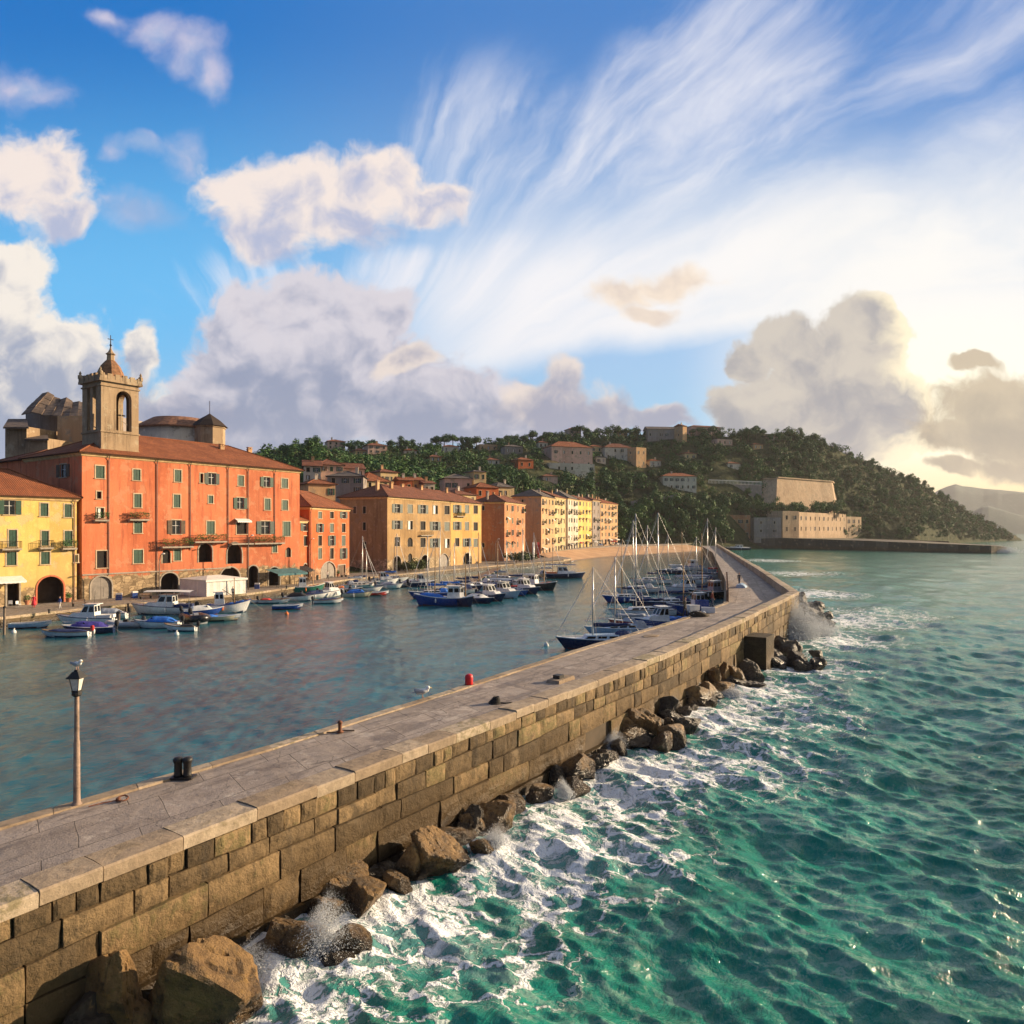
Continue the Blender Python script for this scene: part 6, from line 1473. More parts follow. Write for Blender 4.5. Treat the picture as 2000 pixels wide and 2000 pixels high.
# the wood between them, one mass
rw = np.random.default_rng(21); Vs, Qs, Cs = [[], [], []], [[], [], []], [0, 0, 0]; cnt = 0; tries = 0
while cnt < 3800 and tries < 30000:
    tries += 1; px = rw.uniform(500, 1975); yf_, yr_ = np.interp(px, TPX, TYF), np.interp(px, TPX, TYR); Y = yf_+(yr_-yf_)*rw.random()**.9*1.03
    if px < 1215 and Y < 268: continue
    z = float(terr(px, Y)); far = Y > 560; R0 = (1.3+3.6*rw.random()**1.7)*(1.0 if px < 1600 else .85); top = HY-(z+R0*1.5-CAMZ)*F/Y
    if z < 1.5 or not clear(px, Y, top, R0*F/Y): continue
    x = (px-1000)/F*Y; bl = [(x+rw.normal()*R0*.4, Y+rw.normal()*R0*.4, z+R0*.55+rw.normal()*R0*.25, R0*.75, R0*.75, R0*.65) for _ in range(3)]
    V, Q = leafball(rw, bl, 135, R0*.15); m_i = rw.choice(3, p=[.42, .36, .22] if px < 1600 else [.3, .25, .45])
    Vs[m_i].append(V); Qs[m_i].append(Q+Cs[m_i]); Cs[m_i] += len(V); cnt += 1
for k, (mt, lb) in enumerate(((LEAF_A, 'dark evergreen wood covering the hill'), (LEAF_B, 'leafy green wood mixed over the hill'), (LEAF_C, 'olive brown scrub covering the headland slopes'))):
    tag(np_mesh('woodland', np.concatenate(Vs[k]), np.concatenate(Qs[k]), mt, smooth=False), kind='stuff', label=lb)
# haze
if HAZE:
    mb = MB(); mb.box(-900, 4200, -120, 4200, -3.5, 300); hz = mb.build('haze', [])
    m = bpy.data.materials.new('haze_air'); m.use_nodes = True; n_ = m.node_tree; n_.nodes.clear()
    ou = n_.nodes.new('ShaderNodeOutputMaterial'); pv = n_.nodes.new('ShaderNodeVolumePrincipled'); pv.inputs['Color'].default_value = (.93, .93, .95, 1); pv.inputs['Density'].default_value = HAZE; pv.inputs['Anisotropy'].default_value = .3
    n_.links.new(pv.outputs[0], ou.inputs['Volume']); hz.data.materials.append(m); tag(hz, kind='stuff', label='thin pale air over the bay')
# ---------------------------------------------------------------- boats
def paint(name, col, rough=.28): return plain(name, (*col, 1), rough, var=.18, scale=1.2)
HULLC = {'white': paint('white_hull', (.74,.74,.72)), 'navy': paint('navy_hull', (.012,.022,.075)), 'blue': paint('blue_hull', (.018,.06,.26)), 'black': paint('black_hull', (.015,.015,.018)), 'cream': paint('cream_hull', (.72,.62,.42)), 'pale': paint('pale_blue_hull', (.34,.48,.62)), 'red': paint('red_hull', (.42,.035,.03)), 'green': paint('green_hull', (.03,.16,.12)), 'grey': paint('grey_hull', (.30,.33,.37))}
COVER = {'navy': plain('navy_canvas', (.012,.03,.11,1), .85, var=.3, scale=2, bump=.3), 'blue': plain('bright_blue_canvas', (.02,.15,.55,1), .85, var=.25, scale=2, bump=.3), 'purple': plain('violet_blue_canvas', (.05,.04,.26,1), .85, var=.3, scale=2, bump=.3), 'black': plain('black_canvas', (.018,.018,.022,1), .85, var=.3), 'grey': plain('grey_canvas', (.32,.35,.40,1), .85, var=.25), 'white': plain('white_canvas', (.70,.69,.66,1), .85, var=.15), 'red': plain('red_canvas', (.48,.03,.03,1), .85, var=.25), 'teal': plain('teal_canvas', (.06,.16,.17,1), .85, var=.3), 'orange': plain('orange_canvas', (.7,.18,.04,1), .8)}
DECKM = plain('grp_deck', (.60,.62,.64,1), .5, var=.15); TEAK = plain('teak', (.30,.17,.08,1), .7, var=.3, scale=5); ALU = plain('aluminium_mast', (.62,.60,.56,1), .35, .6, var=.12); WOODM = plain('varnished_mast', (.42,.24,.10,1), .45, var=.2); STEEL = plain('stainless_rail', (.6,.6,.6,1), .25, .9); WIRE = plain('rigging_wire', (.30,.29,.28,1), .5, .5); ANTI = plain('antifouling', (.10,.02,.02,1), .7); FEND = plain('fender_rubber', (.78,.77,.74,1), .5)
class Hull:
    def __init__(s, L, B, fb, bow, stern=.08, draft=.35, tr=.78, rake=.5, fine=2.3):
        s.L, s.B, s.fb, s.bow, s.stern, s.draft, s.tr, s.rake, s.fine = L, B, fb, bow, stern, draft, tr, rake, fine
    def b(s, t):
        a = s.tr+(1-s.tr)*math.sin(min(t/.45, 1)*math.pi/2)
        return s.B/2*(a if t < .45 else max(0.012, 1-((t-.45)/.55)**s.fine))
    def zs(s, t): return s.fb+s.bow*t**2.2+s.stern*(1-t)**2
    def x(s, t, z): return -s.L/2+s.L*t-s.rake*(t**5)*max(0, (s.zs(t)-z))/max(.2, s.zs(t))
    def pt(s, t, k, sg):
        kz = -s.draft*(1-t**6*.6); z = kz+(s.zs(t)-kz)*k**1.35
        return (s.x(t, z), sg*s.b(t)*math.sin(k*math.pi/2)**.75, z)
    def shell(s, n=16, m=7):
        mb = MB()
        for sg in (1, -1):
            o = [[s.pt(i/n, j/m, sg) for j in range(m+1)] for i in range(n+1)]
            for i in range(n):
                for j in range(m):
                    q = (o[i][j], o[i+1][j], o[i+1][j+1], o[i][j+1]); zc = sum(p[2] for p in q)/4
                    mb.poly(q if sg < 0 else q[::-1], 1 if zc < .10 else 0)
        tr = [s.pt(0, j/m, 1) for j in range(m, -1, -1)]+[s.pt(0, j/m, -1) for j in range(1, m+1)]
        mb.poly(tr[::-1]); return mb
    def deckmb(s, dz=.05, t0=0.0, t1=1.0, w=1.0, n=14):
        mb = MB()
        for i in range(n):
            a, b = t0+(t1-t0)*i/n, t0+(t1-t0)*(i+1)/n
            mb.poly([(s.x(a, s.zs(a)), -s.b(a)*w, s.zs(a)-dz), (s.x(b, s.zs(b)), -s.b(b)*w, s.zs(b)-dz), (s.x(b, s.zs(b)), 0, s.zs(b)-dz+.05), (s.x(a, s.zs(a)), 0, s.zs(a)-dz+.05)])
            mb.poly([(s.x(a, s.zs(a)), 0, s.zs(a)-dz+.05), (s.x(b, s.zs(b)), 0, s.zs(b)-dz+.05), (s.x(b, s.zs(b)), s.b(b)*w, s.zs(b)-dz), (s.x(a, s.zs(a)), s.b(a)*w, s.zs(a)-dz)])
        return mb
    def rail(s, r=.05, dz=0.0, n=16, h=0.0, t0=0.0, t1=1.0, w=1.0):
        mb = MB(); P_ = [(s.x(t, s.zs(t)), -s.b(t)*w, s.zs(t)+dz+h) for t in [t0+(t1-t0)*i/n for i in range(n+1)]]
        Q_ = [(p[0], -p[1], p[2]) for p in P_]
        mb.tube(P_+Q_[::-1] if t1 > .98 else P_, r, 5); 
        if t1 <= .98: mb.tube(Q_, r, 5)
        return mb
def cabin_mb(h, t0, t1, hgt, w=.72, slope=.35, z0=None, top=.92):
    """coachroof or wheelhouse between stations t0 (aft) and t1 (fore), with raked front"""
    xa, xb = h.x(t0, 9), h.x(t1, 9); za = h.zs((t0+t1)/2)-.06 if z0 is None else z0; ba, bb = h.b(t0)*w, h.b(t1)*w
    xb2 = xb-slope*hgt; bb2 = ba+(bb-ba)*((xb2-xa)/(xb-xa))
    v = [(xa,-ba,za),(xb,-bb,za),(xb,bb,za),(xa,ba,za),(xa+.08*hgt,-ba*top,za+hgt),(xb2,-bb2*top,za+hgt),(xb2,bb2*top,za+hgt),(xa+.08*hgt,ba*top,za+hgt),]
    mb = MB(); mb.add(v, [(0,1,5,4),(1,2,6,5),(2,3,7,6),(3,0,4,7),(4,5,6,7)]); return mb, v
def panes(v, lo=.35, hi=.85, n=2, front=True, aft=False, push=.012):
    """window panes set on the faces of a cabin box"""
    mb = MB()
    def face(i, j, k, l, parts):
        A, B, C_, D_ = (Vector(v[q]) for q in (i, j, k, l)); nn = (B-A).cross(D_-A).normalized()*push
        for p in range(parts):
            f0, f1 = (p+.12)/parts, (p+.88)/parts
            q = lambda f, g: A.lerp(B, f).lerp(D_.lerp(C_, f), g)+nn
            mb.poly([q(f0, lo), q(f1, lo), q(f1, hi), q(f0, hi)])
    face(0, 1, 5, 4, n); face(2, 3, 7, 6, n)
    if front: face(1, 2, 6, 5, 2)
    if aft: face(3, 0, 4, 7, 2)
    return mb
def outboard(root, x, y, z, col=None, sc=1.0):
    mb = MB(); mb.lathe([(.13*sc, 0), (.2*sc, .12*sc), (.22*sc, .4*sc), (.17*sc, .58*sc), (.05*sc, .63*sc)], 8, (x-.25*sc, y, z+.05)); e = mb.build('outboard_motor', col or COVER['black'], root, smooth=True)
    mb = MB(); mb.obox((x-.25*sc, y, z-.35*sc), (.09*sc, .05*sc, .45*sc)); mb.obox((x-.3*sc, y, z-.78*sc), (.2*sc, .05*sc, .05*sc)); mb.obox((x-.08*sc, y, z+.02), (.1*sc, .12*sc, .1*sc)); mb.build('motor_leg', plain('motor_leg_grey', (.1,.1,.11,1), .5), e)
def fender(root, h, t, sg, mat=None):
    mb = MB(); p = h.pt(t, .93, sg); mb.lathe([(.0, -.62), (.1, -.55), (.12, -.3), (.1, -.08), (.03, 0)], 8, (p[0], p[1]+sg*.13, p[2])); mb.tube([(p[0], p[1]+sg*.12, p[2]-.02), (p[0], p[1], p[2]+.2)], .015, 4); mb.build('fender', mat or FEND, root, smooth=True)
def coverhump(h, t0, t1, hgt, mat, root, name='cover', w=1.02, seed=0):
    mb = MB(); n, m_ = 12, 8; r = random.Random(seed); g = [[None]*(m_+1) for _ in range(n+1)]
    for i in range(n+1):
        t = t0+(t1-t0)*i/n; f = math.sin(min(1, (i/n)*3.2, (1-i/n)*3.2)*math.pi/2)
        for j in range(m_+1):
            s_ = -1+2*j/m_; z = h.zs(t)-.10+(1-abs(s_)**1.8)*hgt*f+.10*f+r.uniform(-.02, .025)
            g[i][j] = (h.x(t, 9), s_*h.b(t)*w, z if abs(s_) < .99 else h.zs(t)-.14)
    for i in range(n):
        for j in range(m_): mb.poly([g[i][j], g[i+1][j], g[i+1][j+1], g[i][j+1]])
    return mb.build(name, mat, root, smooth=True)
GB = {'quay': 'small boats moored along the town quay', 'pont': 'boats moored at the floating pontoon', 'pier': 'boats moored inside the breakwater'}
def boat(kind, px, Y, hd, L, label, hc='white', cc='navy', grp='quay', top=None, seed=0, **o):
    x = (px-1000)/F*Y; r = random.Random(seed*7+int(px))
    cat = {'sail': 'sailboat', 'cruiser': 'motorboat', 'run': 'motorboat', 'open': 'rowing boat', 'rib': 'inflatable boat', 'fish': 'fishing boat'}[kind]
    nm = {'sail': 'sailing_boat', 'cruiser': 'cabin_cruiser', 'run': 'motorboat', 'open': 'rowing_boat', 'rib': 'inflatable_dinghy', 'fish': 'fishing_boat'}[kind]
    root = thing(nm, (x, Y, 0.0), hd, label, cat, GB[grp]); root.rotation_euler = (r.uniform(-.025, .025), r.uniform(-.012, .012), hd)
    hm = [HULLC[hc], ANTI if hc != 'white' else HULLC['navy']]
    if kind == 'sail':
        h = Hull(L, L*.31, .62+.03*L, .30, .05, .45, .62, .9, 2.0); h.shell().build('hull', hm, root, smooth=True); h.deckmb().build('deck', DECKM, root, smooth=True); h.rail(.04, .01).build('toe_rail', HULLC['white'] if hc != 'white' else TEAK, root)
        mb, v = cabin_mb(h, .30, .70, .42, .62, .9); cb_ = mb.build('coachroof', o.get('cabm') or HULLC['white'], root); panes(v, .3, .75, 3, False).build('window', GLASS, cb_)
        mb = MB(); z0 = h.zs(.2)-.04; mb.box(h.x(.08, 9), h.x(.29, 9), -h.b(.15)*.55, h.b(.15)*.55, z0-.02, z0+.03); mb.build('cockpit', TEAK, root)
        if o.get('cover', True): coverhump(h, .12, .36, .75, COVER[cc], root, 'spray_hood', .7, seed)
        mz = (CAMZ-(top-HY)/F*Y) if top else L*1.25; xm = h.x(.58, 9); zb = h.zs(.58)+.3
        mb = MB(); mb.tube([(xm, 0, zb-.35), (xm, 0, mz*.5), (xm-.05, 0, mz)], [.085, .08, .05], 8); mb.tube([(xm, -.55, mz*.55), (xm, .55, mz*.55)], .03, 5)
        if mz > 9: mb.tube([(xm, -.45, mz*.78), (xm, .45, mz*.78)], .025, 5)
        mt = mb.build('mast', o.get('mastm') or ALU, root, smooth=True)
        mb = MB(); xe = h.x(.12, 9); mb.tube([(xm-.05, 0, zb+.75), (xe, 0, zb+.85)], .055, 6); mb.build('boom', ALU, root)
        mb = MB(); n = 8; mb.tube([(xm-.12-(xm-.12-xe-.3)*i/n, r.uniform(-.03,.03), zb+.95+.03*math.sin(i*2)) for i in range(n+1)], [.15+.06*math.sin(math.pi*min(1, .3+i/n)) for i in range(n+1)], 8); mb.build('sail_cover', COVER[o.get('sc', cc)], root, smooth=True)
        mb = MB(); xb = h.x(.985, 9)
        for a, b in (((xm, 0, mz-.05), (xb, 0, h.zs(1)+.05)), ((xm-.05, 0, mz-.02), (h.x(.01, 9), 0, h.zs(0)+.05))): mb.tube([a, b], .014, 4)
        for sg in (-1, 1): mb.tube([(xm, 0, mz*.97), (xm, sg*.53, mz*.55), (xm-.1, sg*h.b(.55)*.95, h.zs(.55))], .012, 4); mb.tube([(xm, 0, mz*.6), (xm-.6, sg*h.b(.5)*.95, h.zs(.5))], .011, 4)
        mb.build('rigging', WIRE, root)
        if o.get('furl', True):
            mb = MB(); a, b = Vector((xm+.02, 0, mz*.95)), Vector((xb-.1, 0, h.zs(1)+.45)); mb.tube([a.lerp(b, f) for f in (0, .3, .7, 1)], [.015, .03, .045, .02], 6); mb.build('furled_jib', COVER[o.get('jib', 'white')], root)
        mb = MB()
        for t in (.99, .9, .8):
            for sg in (-1, 1): mb.tube([(h.x(t, 9)-.05, sg*h.b(t)*.9, h.zs(t)), (h.x(t, 9)-.05, sg*h.b(t)*.95, h.zs(t)+.6)], .016, 4)
        mb2 = h.rail(.018, .6, 8, 0, .8, 1.0, .94); mb.add(mb2.V, mb2.F); mb2 = h.rail(.016, .55, 8, 0, 0.0, .25, .95); mb.add(mb2.V, mb2.F); mb.build('pulpit', STEEL, root)
        for k in range(2): fender(root, h, r.uniform(.3, .6), r.choice((-1, 1)))
    elif kind == 'cruiser':
        h = Hull(L, L*.36, .75+.03*L, .45, .02, .4, .86, .9, 2.4); h.shell().build('hull', hm, root, smooth=True); h.deckmb().build('deck', DECKM, root, smooth=True); h.rail(.045, -.02).build('rub_rail', HULLC['navy'] if hc == 'white' else HULLC['white'], root)
        mb, v = cabin_mb(h, .34, .78, .55, .78, 1.1); mb.build('foredeck_cabin', HULLC['white'], root); 
        mb, v = cabin_mb(h, .30, .60, 1.55, .74, .55, top=.86); cb_ = mb.build('wheelhouse', HULLC['white'], root); panes(v, .45, .88, 2, True, True).build('window', GLASS, cb_)
        mb = MB(); zt = v[4][2]; mb.box(v[4][0]-.35, v[5][0]+.25, -abs(v[4][1])-.12, abs(v[4][1])+.12, zt, zt+.08); mb.build('roof', HULLC['white'], cb_)
        mb = MB(); z0 = h.zs(.15); mb.box(h.x(.05, 9), h.x(.28, 9), -h.b(.15)*.8, h.b(.15)*.8, z0-.05, z0+.32); mb.build('cockpit_seat', COVER[cc], root)
        h.rail(.02, .55, 8, 0, .62, 1.0, .93).build('pulpit', STEEL, root); mb = MB(); mb.tube([(v[4][0]+.3, 0, zt), (v[4][0]+.2, 0, zt+1.6)], .02, 4); mb.build('aerial', IRON, root); outboard(root, -L/2, 0, h.zs(0)-.1, None, 1.2); fender(root, h, .4, 1); fender(root, h, .55, -1)
        if o.get('canopy'):
            mb = MB(); a, b, w_ = h.x(.02, 9), h.x(.75, 9), h.b(.3)*.95; zc = zt+.45
            for i in range(6):
                for j in range(4):
                    q = lambda i, j: (a+(b-a)*i/6, -w_+2*w_*j/4, zc+.16*math.sin(math.pi*j/4)+.06*math.sin(math.pi*i/6)); mb.poly([q(i, j), q(i+1, j), q(i+1, j+1), q(i, j+1)])
            cn = mb.build('canopy', COVER[o['canopy']], root); mb = MB()
            for i in (a+.1, (a+b)/2, b-.1):
                for sg in (-1, 1): mb.tube([(i, sg*w_*.98, h.zs(.3)), (i, sg*w_*.98, zc)], .025, 5)
            mb.build('canopy_frame', STEEL, cn)
    elif kind == 'run':
        h = Hull(L, L*.38, .55+.03*L, .32, .02, .3, .88, .8, 2.6); h.shell().build('hull', hm, root, smooth=True); h.deckmb().build('deck', DECKM, root, smooth=True); h.rail(.035, -.01).build('rub_rail', HULLC['navy'] if hc in ('white', 'cream') else HULLC['white'], root)
        if o.get('cover', True): coverhump(h, .08, o.get('ct', .72), .55, COVER[cc], root, 'cover', .98, seed)
        else:
            mb = MB(); z0 = h.zs(.3); mb.box(h.x(.06, 9), h.x(.2, 9), -h.b(.1)*.8, h.b(.1)*.8, z0-.02, z0+.3); mb.box(h.x(.32, 9), h.x(.4, 9), -.3, .3, z0-.02, z0+.55); mb.build('console', COVER[cc], root)
        mb = MB(); xw = h.x(.56, 9); z0 = h.zs(.56); b_ = h.b(.56)*.75
        mb.add([(xw+.4, -b_*.8, z0), (xw+.55, 0, z0), (xw+.4, b_*.8, z0), (xw, -b_*.75, z0+.5), (xw+.1, 0, z0+.52), (xw, b_*.75, z0+.5), (xw-.3, -b_, z0), (xw-.3, b_, z0)], [(0,1,4,3), (1,2,5,4), (6,0,3), (2,7,5)]); mb.build('windscreen', GLASS, root)
        h.rail(.018, .35, 8, 0, .7, 1.0, .9).build('bow_rail', STEEL, root); outboard(root, -L/2, 0, h.zs(0)-.05, COVER[o.get('oc', 'black')], 1.05)
        fender(root, h, .35, r.choice((-1, 1)))
    elif kind == 'open':
        h = Hull(L, L*.36, .48, .30, .08, .25, .7, .45, 2.2); h.shell().build('hull', hm, root, smooth=True); h.rail(.05, 0).build('gunwale', TEAK if hc == 'white' else HULLC['white'], root)
        mb = MB()
        for i in range(12):
            for sg in (-1, 1):
                a, b = i/12, (i+1)/12; P0 = lambda t, w, dz: (h.x(t, 9), sg*h.b(t)*w, h.zs(t)-dz)
                q = [P0(a, .98, .01), P0(b, .98, .01), P0(b, .8, .36), P0(a, .8, .36)]; mb.poly(q if sg > 0 else q[::-1]); q = [P0(a, .8, .36), P0(b, .8, .36), P0(b, 0, .40), P0(a, 0, .40)]; mb.poly(q if sg > 0 else q[::-1])
        mb.build('inner_lining', o.get('inm') or DECKM, root)
        mb = MB()
        for t in (.16, .42, .66): mb.box(h.x(t, 9)-.12, h.x(t, 9)+.12, -h.b(t)*.92, h.b(t)*.92, h.zs(t)-.2, h.zs(t)-.15)
        mb.build('thwarts', TEAK, root)
        if o.get('cover'): coverhump(h, .05, o.get('ct', .9), .22, COVER[cc], root, 'tarpaulin', 1.0, seed)
        if o.get('motor', True): outboard(root, -L/2, 0, h.zs(0)-.02, COVER[o.get('oc', 'black')], .9)
    elif kind == 'rib':
        mb = MB(); n = 18; rr = L*.085; P_ = []
        for i in range(n+1):
            a = -math.pi/2+math.pi*i/n; P_.append((L*.16+L*.30*math.cos(a), L*.19*math.sin(a)*1.0, rr+.1+.14*max(0, math.cos(a))))
        pts = [(-L/2, -L*.19, rr+.05), (-L*.2, -L*.19, rr+.08)]+P_+[(-L*.2, L*.19, rr+.08), (-L/2, L*.19, rr+.05)]
        mb.tube(pts, rr, 10); mb.build('tube', HULLC[hc], root, smooth=True)
        mb = MB(); mb.box(-L*.44, L*.36, -L*.16, L*.16, -.05, rr*.9); mb.build('floor', DECKM, root); mb = MB(); mb.box(-L*.1, L*.02, -.28, .28, rr, rr+.65); mb.box(-L*.28, -L*.18, -.4, .4, rr, rr+.4); mb.build('console', COVER[cc], root); outboard(root, -L*.46, 0, rr*1.7, None, 1.15)
    elif kind == 'fish':
        h = Hull(L, L*.33, .8+.02*L, .75, .25, .5, .6, .7, 2.1); h.shell().build('hull', hm, root, smooth=True); h.deckmb(.18).build('deck', TEAK if hc != 'blue' else DECKM, root, smooth=True); h.rail(.07, .02).build('gunwale', HULLC['white'] if hc != 'white' else HULLC['blue'], root)
        t0, t1 = o.get('cab', (.16, .40)); mb, v = cabin_mb(h, t0, t1, 1.75, .58, .12, top=.94); cb_ = mb.build('wheelhouse', HULLC[o.get('cabc', 'white')], root); panes(v, .52, .86, 2, True, True).build('window', GLASS, cb_); mb = MB(); zt = v[4][2]; mb.box(v[4][0]-.25, v[5][0]+.3, -abs(v[4][1])-.15, abs(v[4][1])+.15, zt, zt+.09); mb.build('roof', HULLC[o.get('roofc', 'white')], cb_)
        xm = h.x(.62, 9); mz = (CAMZ-(top-HY)/F*Y) if top else 4.6; mb = MB(); mb.tube([(xm, 0, h.zs(.62)-.2), (xm, 0, mz)], [.09, .05], 6); mb.tube([(xm, 0, h.zs(.6)+.9), (h.x(.34, 9), 0, h.zs(.6)+2.0)], .05, 5); mb.build('mast', WOODM, root); mb = MB()
        for b in ((h.x(.99, 9), 0, h.zs(1)), (h.x(.3, 9), 0, zt)): mb.tube([(xm, 0, mz-.1), b], .012, 4)
        mb.build('rigging', WIRE, root); mb = MB(); r2 = random.Random(seed)
        for k in range(5): a = r2.uniform(.45, .85); mb.obox((h.x(a, 9), r2.uniform(-.5, .5)*h.b(a), h.zs(a)+.0), (.25, .2, .16), r2.uniform(0, 3))
        mb.build('fishing_gear', COVER[cc], root); fender(root, h, .35, -1, COVER['orange']); fender(root, h, .6, 1)
        if o.get('tarp'): coverhump(h, .42, .92, .5, COVER[o['tarp']], root, 'tarpaulin', .98, seed)
    if kind != 'rib' and L < 12:
        zb = h.zs(1)-.05; mb = MB(); mb.tube([(h.x(.97, 9), 0, zb), (L/2+.8, .1, zb*.45), (L/2+1.9, .2, -.15)], .018, 4); mb.tube([(-L/2+.15, h.b(.04)*.8, h.zs(.04)), (-L/2-.7, h.b(.04)+.3, .25), (-L/2-1.3, h.b(.04)+.5, -.1)], .018, 4); mb.build('mooring_lines', plain('pale_rope', (.45, .40, .32, 1), .9), root)
    return root
WL = lambda py: 15820/(py-1035)
pi = math.pi
# town quay, left cluster
boat('open', 129, WL(1243), pi+.05, 5.0, 'white open boat with navy tarpaulin and a red outboard, lowest at the left', 'white', 'navy', cover=True, oc='red')
boat('run', 172, WL(1237), pi+.35, 5.0, 'navy hulled motorboat with violet blue cover beside the white open boat', 'navy', 'purple', ct=.86)
boat('cruiser', 168, WL(1222), pi+.12, 6.6, 'white cabin cruiser with wheelhouse behind the violet covered boat', 'white', 'white')
boat('rib', 243, WL(1226), pi+.15, 3.9, 'grey inflatable dinghy between the cabin cruiser and the blue covered boat', 'grey', 'black')
boat('run', 306, WL(1226), pi+.08, 5.3, 'white motorboat with bright blue cover and large outboard', 'white', 'blue')
boat('cruiser', 318, WL(1199), pi+.1, 8.2, 'white cruiser under a long flat white canopy behind the blue covered boat', 'white', 'navy', canopy='white')
boat('rib', 383, WL(1215), -.9, 5.2, 'black inflatable boat with grey seat beside the cream skiff', 'black', 'grey')
boat('open', 424, WL(1212), .15, 5.6, 'cream open skiff pointing right with blue canvas inside', 'cream', 'blue', cover=True, ct=.5)
boat('run', 398, WL(1201), .5, 5.0, 'small blue and white motorboat behind the black inflatable', 'blue', 'white')
boat('open', 60, WL(1226), .3, 4.2, 'small pale blue rowing boat tied under the quay at the far left', 'pale', 'grey', motor=False)
boat('run', 205, WL(1208), pi+.2, 5.2, 'white motorboat with grey cover behind the cabin cruiser stern', 'white', 'grey')
boat('open', 352, WL(1232), pi-.1, 3.8, 'small white dinghy with black outboard right of the blue covered boat', 'white', 'black', cover=True, ct=.5)
boat('run', 362, WL(1196), -.3, 5.4, 'navy motorboat with white canvas behind the black inflatable', 'navy', 'white', ct=.6)
boat('fish', 448, WL(1196), .35, 5.6, 'white fishing boat with blue gunwale by the market tent', 'white', 'blue', top=1128)
boat('open', 562, WL(1190), .2, 4.2, 'blue open boat lying outside the mid quay row', 'blue', 'white', motor=False)
# along the middle of the quay
boat('open', 497, WL(1178), pi+.6, 3.6, 'short white rowing boat at the left of the mid quay row', 'white', 'grey', motor=False)
boat('open', 536, WL(1178), .1, 4.6, 'white open boat with rosy canvas in the mid quay row', 'white', 'red', cover=True, ct=.4)
boat('run', 586, WL(1173), .05, 5.0, 'white motorboat with black cover in the mid quay row', 'white', 'black')
boat('run', 620, WL(1168), .6, 4.8, 'white motorboat with navy cover left of the bare white cruiser', 'white', 'navy')
boat('cruiser', 648, WL(1165), .9, 5.2, 'compact white cruiser in the mid quay row', 'white', 'grey')
boat('run', 680, WL(1158), .2, 5.0, 'black motorboat with orange canvas in the mid quay row', 'black', 'orange', ct=.4)
boat('run', 718, WL(1156), .25, 5.6, 'white motorboat with teal canvas in the mid quay row', 'white', 'teal')
boat('sail', 702, WL(1150), .5, 6.6, 'little sailboat with bare white mast before the dark gable wall', 'white', 'grey', top=1047)
boat('sail', 711, WL(1147), .4, 6.2, 'second little sailboat with shorter mast before the dark gable wall', 'navy', 'navy', top=1075)
boat('run', 762, WL(1149), .15, 5.2, 'white motorboat with grey canvas below the ochre house', 'white', 'grey')
boat('open', 786, WL(1146), .4, 4.6, 'grey open boat below the ochre house', 'grey', 'black', cover=True)
boat('run', 806, WL(1143), .5, 5.0, 'dark green motorboat below the ochre house arches', 'green', 'grey')
boat('cruiser', 752, WL(1141), .4, 6.0, 'white cruiser close under the ochre house corner', 'white', 'navy')
boat('open', 642, WL(1178), .3, 4.4, 'white open boat with navy tarpaulin lying outside the compact cruiser', 'white', 'navy', cover=True)
boat('run', 700, WL(1166), .2, 5.0, 'cream motorboat with blue cover lying outside the teal covered boat', 'cream', 'blue')
boat('open', 734, WL(1163), .3, 4.4, 'small red open boat in the mid quay row', 'red', 'white', motor=False)
boat('fish', 604, WL(1158), .5, 5.6, 'green fishing boat against the quay by the teal awning', 'green', 'orange', top=1092)
boat('cruiser', 826, WL(1146), .4, 5.6, 'navy cruiser below the ochre house, last before the pontoon', 'navy', 'grey')
boat('sail', 770, WL(1136), .3, 6.6, 'sailboat with thin mast close under the ochre house front', 'white', 'blue', top=1042)
# pontoon group in the middle of the harbour
boat('fish', 862, WL(1182), pi+.06, 8.2, 'deep blue fishing boat lying broadside, nearest of the pontoon boats', 'blue', 'white', 'pont', cabc='white', tarp='blue', top=1060)
boat('fish', 905, WL(1183), -.95, 5.8, 'navy fishing boat with white stem right of the deep blue fishing boat', 'navy', 'grey', 'pont', top=1078)
boat('sail', 842, WL(1168), pi+.15, 7.6, 'blue sailboat with tall mast behind the deep blue fishing boat', 'blue', 'blue', 'pont', top=1046)
boat('sail', 866, WL(1163), pi+.1, 8.2, 'white sailboat with bright blue sail cover behind the blue sailboat', 'white', 'blue', 'pont', top=1028)
boat('sail', 893, WL(1160), pi+.3, 7.2, 'white sailboat with navy sail cover in the middle of the pontoon', 'white', 'navy', 'pont', top=1060)
boat('run', 936, WL(1177), -.75, 6.4, 'white topped navy launch with bow to the open harbour', 'navy', 'white', 'pont')
boat('cruiser', 960, WL(1173), -.75, 6.4, 'navy cruiser with white wheelhouse beside the white topped launch', 'navy', 'navy', 'pont')
boat('sail', 912, WL(1153), -.5, 7.0, 'navy sailboat with bare mast behind the white topped launch', 'navy', 'navy', 'pont', top=1050)
boat('sail', 930, WL(1150), -.4, 7.0, 'pale blue sailboat with wooden mast in the middle of the pontoon', 'pale', 'navy', 'pont', top=1040, mastm=WOODM)
boat('cruiser', 988, WL(1167), -.8, 7.0, 'pale blue cruiser with grey canopy at the pontoon', 'pale', 'navy', 'pont', canopy='grey')
boat('run', 1006, WL(1162), -.8, 6.6, 'bright blue motorboat with navy cover at the pontoon', 'blue', 'navy', 'pont')
boat('cruiser', 1028, WL(1159), -.8, 6.8, 'dark blue cruiser with red lined deck at the pontoon', 'navy', 'red', 'pont')
boat('sail', 1016, WL(1146), -.5, 7.6, 'white sailboat with tall mast at the right of the pontoon', 'white', 'navy', 'pont', top=1032)
boat('fish', 1055, WL(1152), -.6, 7.2, 'black fishing boat with yellow gear ending the pontoon row', 'black', 'orange', 'pont', top=1078)
